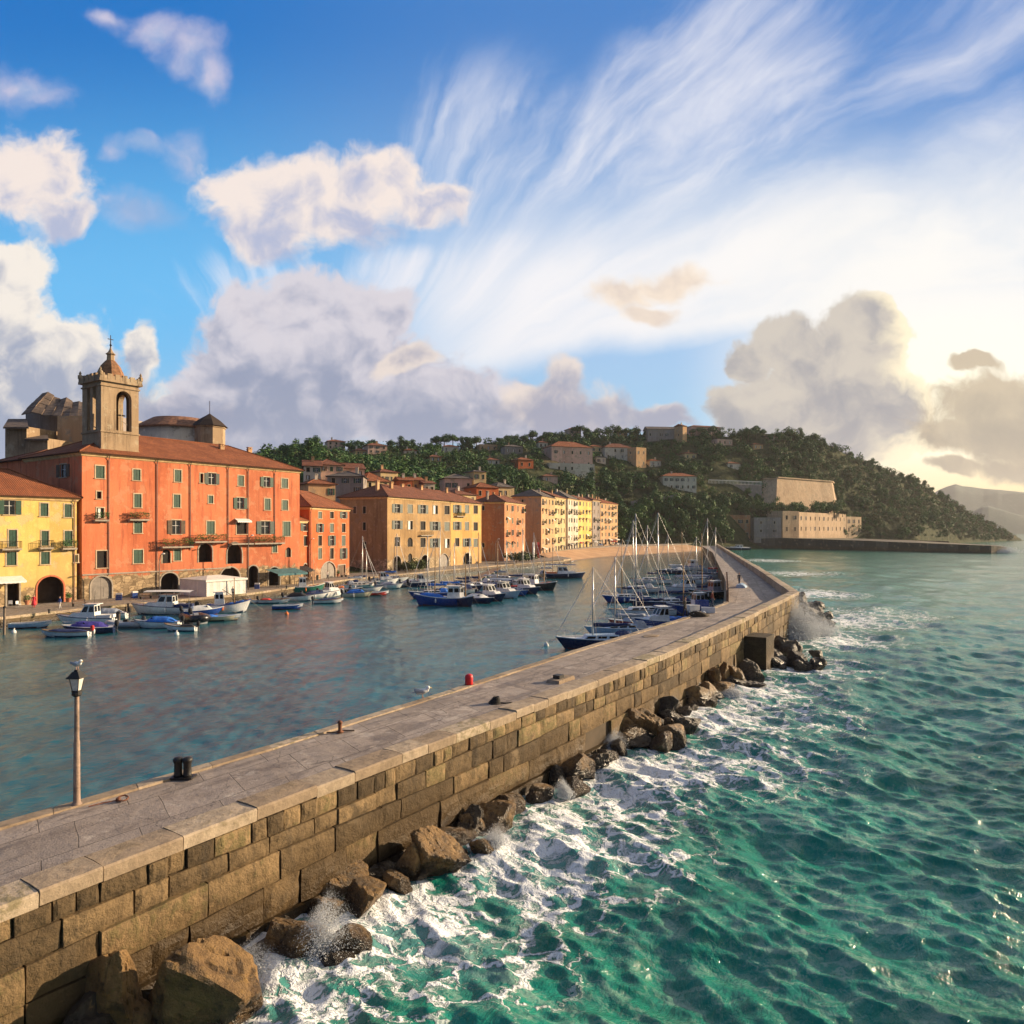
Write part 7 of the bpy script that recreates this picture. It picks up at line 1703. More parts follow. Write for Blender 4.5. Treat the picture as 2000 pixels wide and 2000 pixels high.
boat('sail', 1037, WL(1143), -.4, 7.0, 'slim white sailboat behind the black fishing boat', 'white', 'white', 'pont', top=1040)
boat('sail', 966, WL(1146), -.5, 7.4, 'sailboat with wooden mast and blue hull behind the navy cruiser', 'blue', 'white', 'pont', top=1052, mastm=WOODM)
boat('cruiser', 1104, WL(1129), .05, 9.6, 'violet navy motor yacht with orange stern lying apart off the beach', 'navy', 'orange', 'pont', canopy='navy')
boat('sail', 985, WL(1136), -.3, 7.0, 'white sailboat near the quay steps left of the red banner', 'white', 'grey', 'pont', top=1055)
boat('sail', 1075, WL(1127), .2, 7.0, 'small sailboat with brown mast behind the violet navy yacht', 'cream', 'grey', 'pont', top=1058, mastm=WOODM)
# inside the breakwater
boat('sail', 1172, 68.5, pi+.10, 8.6, 'navy sailboat with pale blue deck, nearest the camera inside the breakwater', 'navy', 'navy', 'pier', top=1108, sc='navy', cabm=HULLC['pale'])
boat('sail', 1212, 76.0, pi+.2, 8.0, 'pale blue sailboat right behind the nearest navy sailboat', 'pale', 'grey', 'pier', top=1088, cabm=HULLC['pale'])
boat('run', 1234, 83.0, pi+.1, 5.6, 'red sterned motorboat behind the pale blue sailboat', 'red', 'grey', 'pier', oc='red')
boat('cruiser', 1283, 82.0, pi+.35, 6.0, 'white cruiser with bright blue cover against the breakwater', 'blue', 'blue', 'pier')
boat('run', 1326, 83.0, pi+.3, 5.2, 'white and blue motorboat right of the blue covered cruiser', 'white', 'blue', 'pier')
boat('sail', 1253, 93.0, pi+.2, 9.0, 'white sailboat with very tall pale mast, left of the two tallest', 'white', 'navy', 'pier', top=1003)
boat('sail', 1297, 104.0, pi+.15, 10.5, 'navy sailboat with the tallest mast inside the breakwater', 'navy', 'navy', 'pier', top=1001)
boat('fish', 1345, 96.0, pi+.3, 6.6, 'blue fishing boat with white wheelhouse close to the breakwater', 'blue', 'navy', 'pier', top=1075)
boat('cruiser', 1338, 128.0, pi+.2, 8.6, 'white cruiser with navy canopy further along the breakwater', 'white', 'navy', 'pier', canopy='navy')
boat('fish', 1380, 118.0, pi+.45, 7.6, 'black trawler with violet wheelhouse beside the walkway', 'black', 'red', 'pier', top=1042, cabc='grey')
boat('sail', 1244, 128.0, pi+.2, 8.6, 'slender sailboat with grey mast left of the canopy cruiser', 'white', 'grey', 'pier', top=1016)
boat('sail', 1270, 150.0, pi+.1, 8.8, 'far sailboat with white hull in mid harbour behind the tall masts', 'white', 'navy', 'pier', top=1026)
boat('sail', 1366, 150.0, pi+.2, 9.0, 'white sailboat with tan mast beyond the canopy cruiser', 'white', 'navy', 'pier', top=1048)
boat('sail', 1388, 168.0, pi+.3, 10.0, 'sailboat with tall white mast near the far end of the breakwater', 'white', 'red', 'pier', top=1012, sc='red')
boat('sail', 1402, 190.0, pi+.3, 9.5, 'far sailboat with thin pale mast beside the breakwater end', 'pale', 'red', 'pier', top=1030, sc='red')
boat('sail', 1310, 185.0, pi+.2, 8.5, 'far navy sailboat before the beach, left of the white fishing boat', 'navy', 'white', 'pier', top=1044)
boat('fish', 1340, 200.0, pi+.1, 9.5, 'far white fishing boat with derricks before the beach', 'white', 'white', 'pier', top=1038)
boat('sail', 1222, 112.0, pi+.1, 7.6, 'sailboat with thin dark mast left of the tall masts', 'blue', 'navy', 'pier', top=1052, mastm=WOODM)
boat('cruiser', 1440, 405.0, pi, 14.0, 'white trimmed navy boat far off below the boathouse', 'navy', 'white', 'pier')
# ---------------------------------------------------------------- things on the breakwater
def onpier(px, py, dz=0.0): return gnd(px, py, PZ-.02)
x, y, z = onpier(150, 1573); lp_ = thing('street_lamp', (x, y, z), 0, 'rust brown street lamp with square lantern on the near walkway edge', 'street lamp')
mb = MB(); mb.lathe([(.14, 0), (.14, .05), (.10, .10), (.092, .25), (.082, 1.8), (.068, 1.85), (.062, 3.05), (.06, 3.12)], 12); mb.build('post', plain('rusted_post_paint', (.30, .21, .155, 1), .75, var=.45, scale=3, bump=.3), lp_, smooth=True)
mb = MB(); mb.lathe([(.09, 3.10), (.13, 3.14), (.13, 3.2), (.10, 3.24)], 12); mb.build('collar', IRON, lp_)
def sq(mb, r0, z0, r1, z1): 
    v = [(-r0,-r0,z0),(r0,-r0,z0),(r0,r0,z0),(-r0,r0,z0),(-r1,-r1,z1),(r1,-r1,z1),(r1,r1,z1),(-r1,r1,z1)]; mb.add(v, [(0,1,5,4),(1,2,6,5),(2,3,7,6),(3,0,4,7),(3,2,1,0),(4,5,6,7)])
mb = MB(); sq(mb, .09, 3.26, .155, 3.62); mb.build('lantern_glass', plain('milky_lantern_glass', (.62, .60, .54, 1), .25), lp_)
mb = MB(); sq(mb, .11, 3.22, .12, 3.27); 
for sx, sy in ((1,1),(1,-1),(-1,1),(-1,-1)): mb.tube([(sx*.095, sy*.095, 3.25), (sx*.16, sy*.16, 3.63)], .014, 4)
mb.build('lantern_frame', IRON, lp_)
mb = MB(); sq(mb, .235, 3.62, .225, 3.67); sq(mb, .2, 3.67, .1, 3.80); sq(mb, .07, 3.80, .05, 3.86); mb.build('lantern_cap', IRON, lp_)
GULLW = plain('gull_white', (.80, .79, .74, 1), .7, var=.1); GULLG = plain('gull_grey', (.36, .38, .40, 1), .7, var=.15)
for o_ in lp_.children:
    if o_.name.startswith('lantern'): o_.scale = (.84, .84, 1)
def gull(loc, rz, label, sc=1.0):
    g = thing('seagull', loc, rz, label, 'seagull', 'seagulls'); g.scale = (sc,)*3
    V, Q = ico(3); r = np.array([.24, .095, .10]); B_ = V*r; B_[:, 2] += .21+V[:, 0]*.035; B_[:, 1] *= (1-.35*np.clip(-V[:, 0], 0, 1)); B_[:, 2] -= .0
    Hd = V*np.array([.075, .065, .07]); Hd[:, 0] += .22; Hd[:, 2] += .335; Nk = V*np.array([.07, .06, .10]); Nk[:, 0] += .185; Nk[:, 2] += .27
    np_mesh('body', np.concatenate([B_, Nk, Hd]), np.concatenate([Q, Q+len(V), Q+2*len(V)]), GULLW, parent=g)
    for s in (-1, 1):
        W_ = V*np.array([.21, .028, .062]); W_[:, 0] -= .08; W_[:, 1] += s*.083; W_[:, 2] += .235-V[:, 0]*.03; np_mesh('wing', W_, Q, GULLG, parent=g)
        mb = MB(); mb.tube([(.02, s*.04, .13), (.02, s*.04, .01)], .012, 5); mb.tube([(-.01, s*.04, .006), (.07, s*.05, .006)], .012, 4); mb.build('leg', plain('gull_leg', (.6, .35, .25, 1), .6), g)
    mb = MB(); mb.tube([(.28, 0, .335), (.35, 0, .325), (.365, 0, .31)], [.02, .014, .004], 6); mb.build('beak', plain('gull_beak', (.75, .45, .05, 1), .5), g)
    mb = MB(); mb.add([(-.2, -.04, .19), (-.2, .04, .19), (-.40, .045, .17), (-.40, -.045, .17), (-.2, -.04, .215), (-.2, .04, .215), (-.40, .045, .18), (-.40, -.045, .18)], [(0,1,2,3),(4,7,6,5),(0,4,5,1),(2,6,7,3),(1,5,6,2),(3,7,4,0)]); mb.build('tail', GULLG, g)
    return g
gull((x, y, z+3.86), -.4, 'white seagull standing on top of the street lamp', .72)
gx = gnd(824, 1362, PZ+.01); gull(gx, .2, 'white and grey seagull on the inner edge of the walkway left of the red bollard', 1.3)
BLK = plain('black_bollard_paint', (.012, .010, .009, 1), .5, var=.5, scale=5, bump=.3)
x, y, z = onpier(357, 1519); b_ = thing('bollard', (x, y, z), 0, 'big black iron double mooring bollard near the street lamp', 'bollard')
mb = MB(); mb.box(-.34, .36, -.2, .2, 0, .05); mb.build('base_plate', BLK, b_); 
for s in (-.145, .145):
    mb = MB(); mb.lathe([(.15, .05), (.125, .12), (.12, .46), (.15, .52), (.165, .58), (.12, .64), (0, .66)], 14, (s, 0, 0)); mb.build('post', BLK, b_, smooth=True)
x, y, z = onpier(664, 1430); b_ = thing('bollard', (x, y, z), .3, 'slim rusty red bollard between the black bollard and the red one', 'bollard')
mb = MB(); mb.lathe([(.14, 0), (.14, .03), (.075, .06), (.07, .3), (.10, .36), (.10, .4), (.04, .45), (0, .455)], 12); mb.build('post', RUST, b_, smooth=True); mb = MB(); mb.tube([(-.5, .02, .02), (-.2, -.05, .03), (.1, .1, .03), (.55, 0, .02)], .03, 5); mb.build('mooring_rope', plain('old_rope', (.16, .11, .07, 1), .95), b_)
x, y, z = onpier(916, 1338); b_ = thing('bollard', (x, y, z), 0, 'bright red bollard on the inner edge of the walkway', 'bollard')
REDP = plain('red_bollard_paint', (.62, .015, .02, 1), .45, var=.2, scale=4); mb = MB(); mb.lathe([(.18, 0), (.2, .04), (.205, .40), (.18, .5), (.11, .55), (0, .56)], 16); mb.build('body', REDP, b_, smooth=True); mb = MB(); mb.lathe([(.24, 0), (.24, .035), (.2, .04)], 16); mb.build('base', IRON, b_)
x, y, z = onpier(240, 1563); b_ = thing('mooring_ring', (x, y, z+.01), .5, 'rusty mooring ring with a thin chain on the near walkway', 'mooring ring')
mb = MB(); mb.tube([(.14*math.cos(a), .14*math.sin(a), .05+.03*math.sin(a)) for a in np.linspace(0, 2*pi, 17)], .022, 6, cap=False); mb.build('ring', RUST, b_, smooth=True); mb = MB(); mb.lathe([(.08, 0), (.06, .08), (0, .1)], 8, (-.12, 0, 0)); mb.build('staple', RUST, b_); mb = MB(); mb.tube([(-.15, -.02, .02), (-.5, -.05, .02), (-.85, -.16, .02)], .018, 5); mb.build('chain', RUST, b_)
x, y, z = onpier(966, 1374); b_ = thing('rope_coil', (x, y, z), 0, 'black coiled rope heap on the walkway below the red bollard', 'rope coil')
mb = MB()
for k in range(5): rr = .25-.035*k; mb.tube([(rr*math.cos(a)+.02*k, rr*math.sin(a), .04+.06*k+.012*math.sin(3*a)) for a in np.linspace(0, 2*pi, 19)], .036, 6, cap=False)
mb.build('coil', plain('tarred_rope', (.02, .018, .016, 1), .9), b_, smooth=True); mb = MB(); mb.tube([(.2, 0, .04), (.5, -.05, .03), (.8, .08, .03)], .03, 5); mb.build('loose_end', plain('tarred_rope', (.02, .018, .016, 1), .9), b_)
x, y, z = onpier(1095, 1330); b_ = thing('stone_step', (x, y, z), .95, 'low worn stone step with a dark hatch on the walkway', 'stone step')
mb = MB(); mb.add([(-.8,-.4,0),(.8,-.4,0),(.8,.4,0),(-.8,.4,0),(-.72,-.35,.16),(.75,-.36,.2),(.74,.36,.18),(-.7,.36,.15)], [(4,5,6,7),(0,1,5,4),(1,2,6,5),(2,3,7,6),(3,0,4,7)]); mb.build('slab', M_cope, b_); mb = MB(); mb.box(-.35, .1, -.15, .25, .16, .34); mb.build('hatch', IRON, b_)
x, y, z = onpier(1268, 1243)
b_ = thing('sandbag', (x, y, z), .6, 'flat pale stone slab lying on the walkway behind the parapet', 'stone slab'); V, Q = rock_mesh(77, .9, .4, .14, 3); np_mesh('slab', V, Q, M_cope, smooth=False, parent=b_)
b_.name = 'stone_slab'
def crate(px, py, dims, mat, label, rz=0, name='crate', cat='crate'):
    x, y, z = onpier(px, py); c = thing(name, (x, y, z), rz, label, cat, 'fishing gear on the walkway'); a, b, h = dims; mb = MB(); t_ = .035
    mb.box(-a, a, -b, b, 0, .05); mb.box(-a, a, -b, -b+t_, .05, h); mb.box(-a, a, b-t_, b, .05, h); mb.box(-a, -a+t_, -b+t_, b-t_, .05, h); mb.box(a-t_, a, -b+t_, b-t_, .05, h); mb.build('box', mat, c)
    mb = MB(); mb.box(-a-.03, a+.03, -b-.03, b+.03, h-.08, h-.02) if False else mb.tube([(-a, -b, h), (a, -b, h), (a, b, h), (-a, b, h), (-a, -b, h)], .03, 4); mb.build('rim', mat, c); return c
crate(1352, 1192, (.6, .4, .5), WHITEP, 'white fish crate at the walkway edge, left of the netting', .4)
crate(1371, 1186, (.55, .4, .7), HULLC['blue'], 'blue fish crate by the netting', .2)
crate(1383, 1196, (.6, .45, .45), WHITEP, 'white fish crate right of the netting', -.2)
x, y, z = onpier(1362, 1203); nt_o = thing('fishing_net', (x, y, z), .5, 'dark heap of fishing net with white floats on the walkway', 'fishing net'); V, Q = rock_mesh(78, 1.0, .7, .55, 4); np_mesh('heap', V, Q, plain('net_brown', (.06, .045, .03, 1), .95, var=.5, scale=9, bump=.8), parent=nt_o)
for k in range(7):
    mb = MB(); a = k*.9; mb.lathe([(0, -.1), (.09, -.04), (.09, .04), (0, .1)], 8, (.75*math.cos(a), .55*math.sin(a), .32)); mb.build('float', GULLW, nt_o, smooth=True)
# timber hoarding and a dinghy laid up on the walkway
hd_ = thing('timber_hoarding', (0, 0, 0), 0, 'low brown timber hoarding along the inner walkway edge past the moored boats', 'hoarding'); mb = MB(); TIM = plain('weathered_brown_timber', (.17, .10, .065, 1), .85, var=.45, scale=1.5, bump=.4)
for k in range(26):
    s0 = S_BEND+1.5+k*1.55; a, b = inner(s0), inner(s0+1.5); o0 = outer(s0); n_ = (o0-a)/np.linalg.norm(o0-a)*.35; d2 = (b-a)/np.linalg.norm(b-a); c = (a+b)/2+n_; mb.obox((c[0], c[1], PZ+.62+random.uniform(-.03, .03)), (.74, .06, .62), math.atan2(d2[1], d2[0]))
mb.build('boards', TIM, hd_); mb = MB()
for k in range(14):
    s0 = S_BEND+1.5+k*3.0; a = inner(s0); o0 = outer(s0); n_ = (o0-a)/np.linalg.norm(o0-a)*.5; mb.box(a[0]+n_[0]-.07, a[0]+n_[0]+.07, a[1]+n_[1]-.07, a[1]+n_[1]+.07, PZ-.1, PZ+1.35)
mb.build('posts', TIM, hd_)
x, y, z = onpier(1448, 1146); dg = thing('upturned_dinghy', (x, y, z+.42), 1.2, 'blue grey dinghy lying upside down on the walkway in the parapet shade', 'dinghy'); h_ = Hull(4.2, 1.6, .42, .2, .05, .05, .8, .3); h_.shell().build('hull', [HULLC['pale'], HULLC['pale']], dg, smooth=True); dg.rotation_euler = (pi, 0, 1.2); h_.rail(.04).build('gunwale', TEAK, dg)

# ---------------------------------------------------------------- people
SKIN = plain('skin', (.52, .30, .21, 1), .6, var=.1)
def person(loc, rz, label, jac, tro, hair=(.04, .025, .015), h=1.72, stride=.16, bag=None, skirt=False, arm=.15):
    s = h/1.72; root = thing('person', loc, rz, label, 'person', 'people on the quays')
    P_ = {'pel': (0, 0, .93), 'spi': (0, .01, 1.12), 'che': (0, .0, 1.30), 'nk': (0, .0, 1.46), 'hd': (0, -.03, 1.58), 'tp': (0, -.02, 1.68)}
    nodes, rad, edges = [], [], []
    def add(p, r, par=None): nodes.append(tuple(c*s for c in p)); rad.append((r[0]*s, r[1]*s)); i = len(nodes)-1; (edges.append((par, i)) if par is not None else None); return i
    pel = add(P_['pel'], (.15, .11)); spi = add(P_['spi'], (.135, .10), pel); che = add(P_['che'], (.165, .115), spi); nk = add(P_['nk'], (.055, .055), che); hd = add(P_['hd'], (.082, .098), nk); add(P_['tp'], (.06, .07), hd)
    for sg in (-1, 1):
        st_ = sg*stride; hp = add((sg*.09, 0, .86), (.095, .095), pel); kn = add((sg*.10, -st_*.5-.02, .48), (.062, .065), hp); an = add((sg*.10, -st_+.03, .09), (.042, .045), kn); add((sg*.11, -st_-.10, .04), (.045, .035), an)
        sh_ = add((sg*.19, 0, 1.36), (.058, .058), che); el = add((sg*(.24), .03+st_*.4, 1.09), (.043, .043), sh_); wr = add((sg*(.24), -.06+st_*.7, .86), (.032, .032), el); add((sg*.235, -.09+st_*.75, .76), (.036, .022), wr)
    me = bpy.data.meshes.new('body'); me.from_pydata(nodes, edges, []); o = bpy.data.objects.new('body', me); COL.objects.link(o)
    m_ = o.modifiers.new('Skin', 'SKIN'); m_.use_smooth_shade = True
    for v, r in zip(me.skin_vertices[0].data, rad): v.radius = r
    me.skin_vertices[0].data[0].use_root = True
    o.modifiers.new('Sub', 'SUBSURF').levels = 2; o.modifiers['Sub'].render_levels = 2
    bpy.context.view_layer.update(); dg_ = bpy.context.evaluated_depsgraph_get(); m2 = bpy.data.meshes.new_from_object(o.evaluated_get(dg_)); o.modifiers.clear(); o.data = m2; m2.materials.clear()
    for mt in (SKIN, jac, tro, plain('shoe_leather', (.03, .02, .015, 1), .6)): m2.materials.append(mt)
    for p in m2.polygons:
        c = p.center/s; p.material_index = 3 if c.z < .085 else 2 if c.z < .93 and abs(c.x) < .205 else 0 if c.z > 1.435 or (c.z < .84 and abs(c.x) > .2) else 1
        p.use_smooth = True
    o.parent = root
    V, Q = ico(3); keep = V[:, 2] > -.25; Hh = V*np.array([.095, .112, .11])*s; Hh[:, 1] += .005*s; Hh[:, 2] += 1.625*s; f = np.array([q for q in Q if keep[q].all() and not (V[q][:, 1].mean() < -.55 and V[q][:, 2].mean() < .45)]); mt = plain('hair_%d' % int(hair[0]*1000), (*hair, 1), .7); np_mesh('hair', Hh, f, mt, parent=o)
    if skirt:
        mb = MB(); mb.lathe([(.155*s, 1.02*s), (.2*s, .85*s), (.27*s, .55*s), (.31*s, .34*s)], 14); mb.build('skirt', tro, o, smooth=True)
    return root
CLR = lambda n, c: plain(n, (*c, 1), .85, var=.2, scale=5, bump=.2)
person(gnd(66, 1187, 1.2), .5, 'person in a long red coat walking past the red arch', CLR('red_coat', (.62, .03, .05)), CLR('red_coat', (.62, .03, .05)), skirt=True)
person(gnd(117, 1189, 1.2), -.6, 'person in blue jacket and white trousers at the quay edge by the yellow house', CLR('blue_jacket', (.03, .07, .28)), CLR('white_trousers', (.6, .58, .55)), h=1.62)
x, y, z = onpier(1444, 1143); person((x+.3, y+1.0, z), 2.4, 'person in dark jacket standing beside the upturned dinghy', CLR('dark_jacket', (.03, .03, .04)), CLR('jeans', (.03, .045, .09)), hair=(.35, .13, .03))
x, y, z = onpier(1338, 1204); person((x, y, z), .8, 'person in black clothes on the walkway edge among the moored boats', CLR('black_coat', (.012, .012, .014)), CLR('black_trousers', (.014, .013, .015)))
x, y, z = onpier(1391, 1186); person((x, y, z), 1.5, 'person in brown red jacket standing by the blue fish crate', CLR('rust_jacket', (.22, .05, .03)), CLR('jeans', (.03, .045, .09)))
person(gnd(640, 1131, 1.2), .9, 'person in pale shirt in front of the small orange house', CLR('pale_shirt', (.6, .55, .5)), CLR('jeans', (.03, .045, .09)))
person(gnd(455, 1168, 1.2), .2, 'person in grey jacket in front of the white market tent', CLR('grey_jacket', (.2, .2, .22)), CLR('dark_trousers', (.03, .03, .04)))

# ---------------------------------------------------------------- things on the quay
def at_q(px, py, z=1.2): return gnd(px, py, z)
c = px2w(403, 108.0, 1.2); tnt = thing('market_tent', (c[0], 108.0, 1.2), fo.ang, 'long white walled market tent on the quay below the orange building', 'market tent'); mb = MB(); TENT = plain('white_tent_fabric', (.76, .73, .66, 1), .85, var=.12, scale=1, bump=.25)
for k in range(6):
    a, b = k*1.16, (k+1)*1.16-.02; mb.poly([(a,0,0),((a+b)/2,.05,0),((a+b)/2,.05,2.5),(a,0,2.5)]); mb.poly([((a+b)/2,.05,0),(b,0,0),(b,0,2.5),((a+b)/2,.05,2.5)]); mb.poly([(0,6.9-a,0),(0,6.9-b,0),(0,6.9-b,2.5),(0,6.9-a,2.5)]); mb.poly([(6.96,a,0),(6.96,b,0),(6.96,b,2.5),(6.96,a,2.5)])
mb.build('side_wall', TENT, tnt); mb = MB(); mb.add([(-.15,-.15,2.5),(7.1,-.15,2.5),(7.1,7.1,2.5),(-.15,7.1,2.5),(2.5,3.5,3.0),(4.5,3.5,3.0)], [(0,1,5,4),(1,2,5),(2,3,4,5),(3,0,4)]); mb.add([(-.16,-.16,2.22),(7.12,-.16,2.22),(7.12,-.16,2.5),(-.16,-.16,2.5)], [(0,1,2,3)]); mb.build('roof', TENT, tnt)
mb = MB()
for p in ((0,0),(6.95,0),(0,6.95),(6.95,6.95),(3.5,-.03)): mb.tube([(*p, 0), (*p, 2.5)], .05, 6)
mb.build('frame', STEEL, tnt)
def canopy(px, Yc, rz, w, d, mat, label, name='cafe_awning', cat='awning'):
    x = (px-1000)/F*Yc; c = thing(name, (x, Yc, 1.2), rz, label, cat, 'cafe awnings on the quay'); mb = MB(); n = 6
    for k in range(n):
        a, b = -w/2+w*k/n, -w/2+w*(k+1)/n; mb.poly([(a,-d/2,2.4),(b,-d/2,2.4),(b,d/2,3.1),(a,d/2,3.1)]); mb.poly([(a,-d/2,2.4),(a,-d/2-.02,2.1),((a+b)/2,-d/2-.02,2.02),(b,-d/2-.02,2.1),(b,-d/2,2.4)])
    mb.build('canvas', mat, c); mb = MB()
    for sx in (-1, 1):
        for sy, hh in ((-1, 2.4), (1, 3.1)): mb.tube([(sx*w/2*.97, sy*d/2*.97, 0), (sx*w/2*.97, sy*d/2*.97, hh)], .04, 5)
    mb.build('frame', IRON, c)
    for k in range(3):
        mb = MB(); x0 = -w/3+k*w/3; mb.lathe([(.25, 0), (.04, .05), (.04, .7), (.4, .72), (.4, .75)], 10, (x0, 0, 0)); mb.build('table', IRON, c)
    return c
canopy(560, 128.5, fo.ang, 6.5, 3.5, COVER['teal'], 'teal cafe awning in front of the right end of the orange building')
canopy(592, 138, fo.ang, 3.4, 2.6, COVER['black'], 'dark cafe awning beside the narrow orange house')
def lamp2(px, py, Hh, label):
    x, y, z = at_q(px, py); l = thing('street_lamp', (x, y, z), fo.ang, label, 'street lamp', 'street lamps on the quay'); mb = MB(); mb.tube([(0, 0, 0), (0, 0, Hh*.8), (0, -.3, Hh*.96), (0, -1.0, Hh)], [.09, .07, .05, .04], 7); mb.build('post', LEAD, l, smooth=True); mb = MB(); mb.lathe([(0, .12), (.2, .05), (.24, -.05), (.05, -.1)], 10, (0, -1.1, Hh)); mb.build('lamp_head', WHITEP, l)
lamp2(485, 1152, 9.2, 'tall grey street lamp before the arches of the orange building'); lamp2(311, 1168, 6.6, 'curved grey street lamp left of the white market tent'); lamp2(604, 1136, 8.4, 'dark street lamp before the narrow orange house'); lamp2(770, 1120, 7.5, 'street lamp at the corner of the ochre house'); lamp2(968, 1103, 7.5, 'street lamp before the rose orange house')
# small things standing about on the quay
def qthing(kind, px, py, rz, label, sc=1.0):
    x, y, z = at_q(px, py); q = thing(kind, (x, y, z), rz, label, kind.replace('_', ' '), 'odds and ends on the quay'); q.scale = (sc,)*3; mb = MB()
    if kind == 'fish_crates':
        for k in range(3): mb.box(-.4, .4, -.28, .28, .26*k, .26*k+.22)
        mb.build('lower_crates', HULLC['blue'], q); mb = MB(); mb.box(-.36, .44, -.3, .26, .79, 1.0); mb.build('top_crate', WHITEP, q)
    elif kind == 'planter':
        mb.lathe([(.28, 0), (.36, .5), (.4, .52), (.4, .6), (.3, .6)], 12); mb.build('pot', plain('terracotta', (.4, .16, .08, 1), .85), q); V, Q = leafball(np.random.default_rng(int(px)), [(0, 0, .95, .45, .45, .45)], 160, .09); np_mesh('foliage', V, Q, LEAF_B, smooth=False, parent=q)
    elif kind == 'bench':
        for y0 in (-.2, -.05, .1): mb.box(-.9, .9, y0, y0+.12, .42, .46)
        mb.build('seat', TIM, q); mb = MB()
        for z0 in (.58, .74): mb.box(-.9, .9, .22, .26, z0, z0+.12)
        mb.build('backrest', TIM, q)
        for sx in (-.75, .75): mb = MB(); mb.box(sx-.03, sx+.03, -.2, .28, 0, .42); mb.box(sx-.03, sx+.03, .2, .26, .42, .9); mb.build('leg', IRON, q)
    elif kind == 'cafe_chair':
        mb.box(-.22, .22, -.22, .22, .43, .47); mb.build('seat', WHITEP, q); mb = MB(); mb.box(-.22, .22, .19, .22, .5, .88); mb.build('backrest', WHITEP, q)
        for sx in (-.19, .19):
            for sy in (-.19, .19): mb = MB(); mb.tube([(sx, sy, 0), (sx, sy, .44)], .018, 5); mb.build('leg', STEEL, q)
    elif kind == 'litter_bin':
        mb.lathe([(.22, 0), (.26, .8), (.28, .82), (.28, .86)], 12); mb.build('bin', GREEND, q); mb = MB(); mb.lathe([(.29, .86), (.2, 1.0), (0, 1.03)], 12); mb.build('lid', IRON, q)
    elif kind == 'mooring_bollard':
        mb.lathe([(.16, 0), (.12, .08), (.1, .35), (.17, .42), (.15, .5), (0, .53)], 12); mb.build('post', IRON, q)
for a in (('fish_crates', 232, 1172, .4, 'stack of blue fish crates right of the grey arched door'), ('fish_crates', 262, 1168, 1.0, 'blue fish crates under the oval window of the orange building'), ('fish_crates', 502, 1150, .2, 'blue fish crates beside the tall grey street lamp'), ('planter', 52, 1181, 0, 'potted shrub left of the red arch'), ('planter', 134, 1176, 0, 'potted shrub right of the red arch'), ('planter', 228, 1166, 0, 'potted shrub by the grey arched door'), ('planter', 660, 1126, 0, 'potted shrub before the small orange house'), ('bench', 285, 1170, .97, 'wooden bench on the quay left of the curved street lamp'), ('bench', 155, 1184, .97, 'wooden bench on the quay before the drainpipe of the yellow house'), ('bench', 672, 1127, 1.2, 'wooden bench before the small orange house'), ('cafe_chair', 20, 1186, .5, 'white cafe chair under the white awning of the yellow house'), ('cafe_chair', 36, 1187, 1.4, 'white cafe chair left of the red coated person'), ('cafe_chair', 545, 1141, .3, 'white cafe chair before the teal awning'), ('cafe_chair', 575, 1138, 1.8, 'white cafe chair right under the teal awning'), ('litter_bin', 345, 1163, 0, 'green litter bin at the left of the market tent'), ('litter_bin', 620, 1133, 0, 'green litter bin by the small orange house door'), ('mooring_bollard', 96, 1198, 0, 'iron bollard on the quay edge by the blue jacketed person'), ('mooring_bollard', 250, 1186, 0, 'iron bollard on the quay edge before the grey arched door'), ('mooring_bollard', 420, 1168, 0, 'iron bollard on the quay edge before the market tent'), ('mooring_bollard', 560, 1150, 0, 'iron bollard on the quay edge before the teal awning')): qthing(*a)
def banner(px, Y, mat, label):
    x = (px-1000)/F*Y; b = thing('banner', (x, Y, 1.2), .4, label, 'banner', 'banners on the quay'); mb = MB(); mb.tube([(0, 0, 0), (0, 0, 6.2)], .04, 5); mb.build('pole', STEEL, b); mb = MB()
    for k in range(6): z0, z1 = 1.0+k*.85, 1.0+(k+1)*.85; mb.poly([(.03, .02*math.sin(k), z0), (.95, .12*math.sin(k*1.3), z0), (.95, .12*math.sin(k*1.3+1.3), z1), (.03, .02*math.sin(k+1), z1)])
    mb.build('cloth', mat, b)
banner(1049, 232, COVER['red'], 'tall red banner on the quay before the peach house'); banner(1040, 230, COVER['white'], 'tall white banner left of the red banner')
def parasol(x, y, z, mat, label):
    p = thing('parasol', (x, y, z), 0, label, 'parasol', 'parasols on the promenade'); mb = MB(); n = 8
    for k in range(n):
        a, b = 2*pi*k/n, 2*pi*(k+1)/n; mb.poly([(1.6*math.cos(a), 1.6*math.sin(a), 2.1), (1.6*math.cos(b), 1.6*math.sin(b), 2.1), (0, 0, 2.8)]); mb.poly([(1.6*math.cos(a), 1.6*math.sin(a), 1.9), (1.6*math.cos(b), 1.6*math.sin(b), 1.9), (1.6*math.cos(b), 1.6*math.sin(b), 2.1), (1.6*math.cos(a), 1.6*math.sin(a), 2.1)])
    mb.build('shade', mat, p); mb = MB(); mb.tube([(0, 0, 0), (0, 0, 2.8)], .04, 5); mb.build('pole', WHITEP, p)
for k, (f, mt, lb) in enumerate([(.6, 'white', 'white parasol on the promenade before the peach house'), (1.3, 'white', 'white parasol on the promenade before the tall cream house'), (2.2, 'white', 'white parasol on the promenade before the pointed grey roof'), (2.9, 'red', 'red parasol on the promenade before the narrow yellow house'), (3.6, 'white', 'white parasol on the promenade before the dark fronted house'), (4.4, 'red', 'red parasol on the promenade before the last house'), (4.9, 'teal', 'teal parasol at the tree end of the promenade')]):
    i = int(f); g = f-i; x = bk[i][0]+(bk[i+1][0]-bk[i][0])*g-2.2; y = bk[i][1]+(bk[i+1][1]-bk[i][1])*g+1.6; parasol(x, y, 2.95+.12*f, COVER[mt], lb)
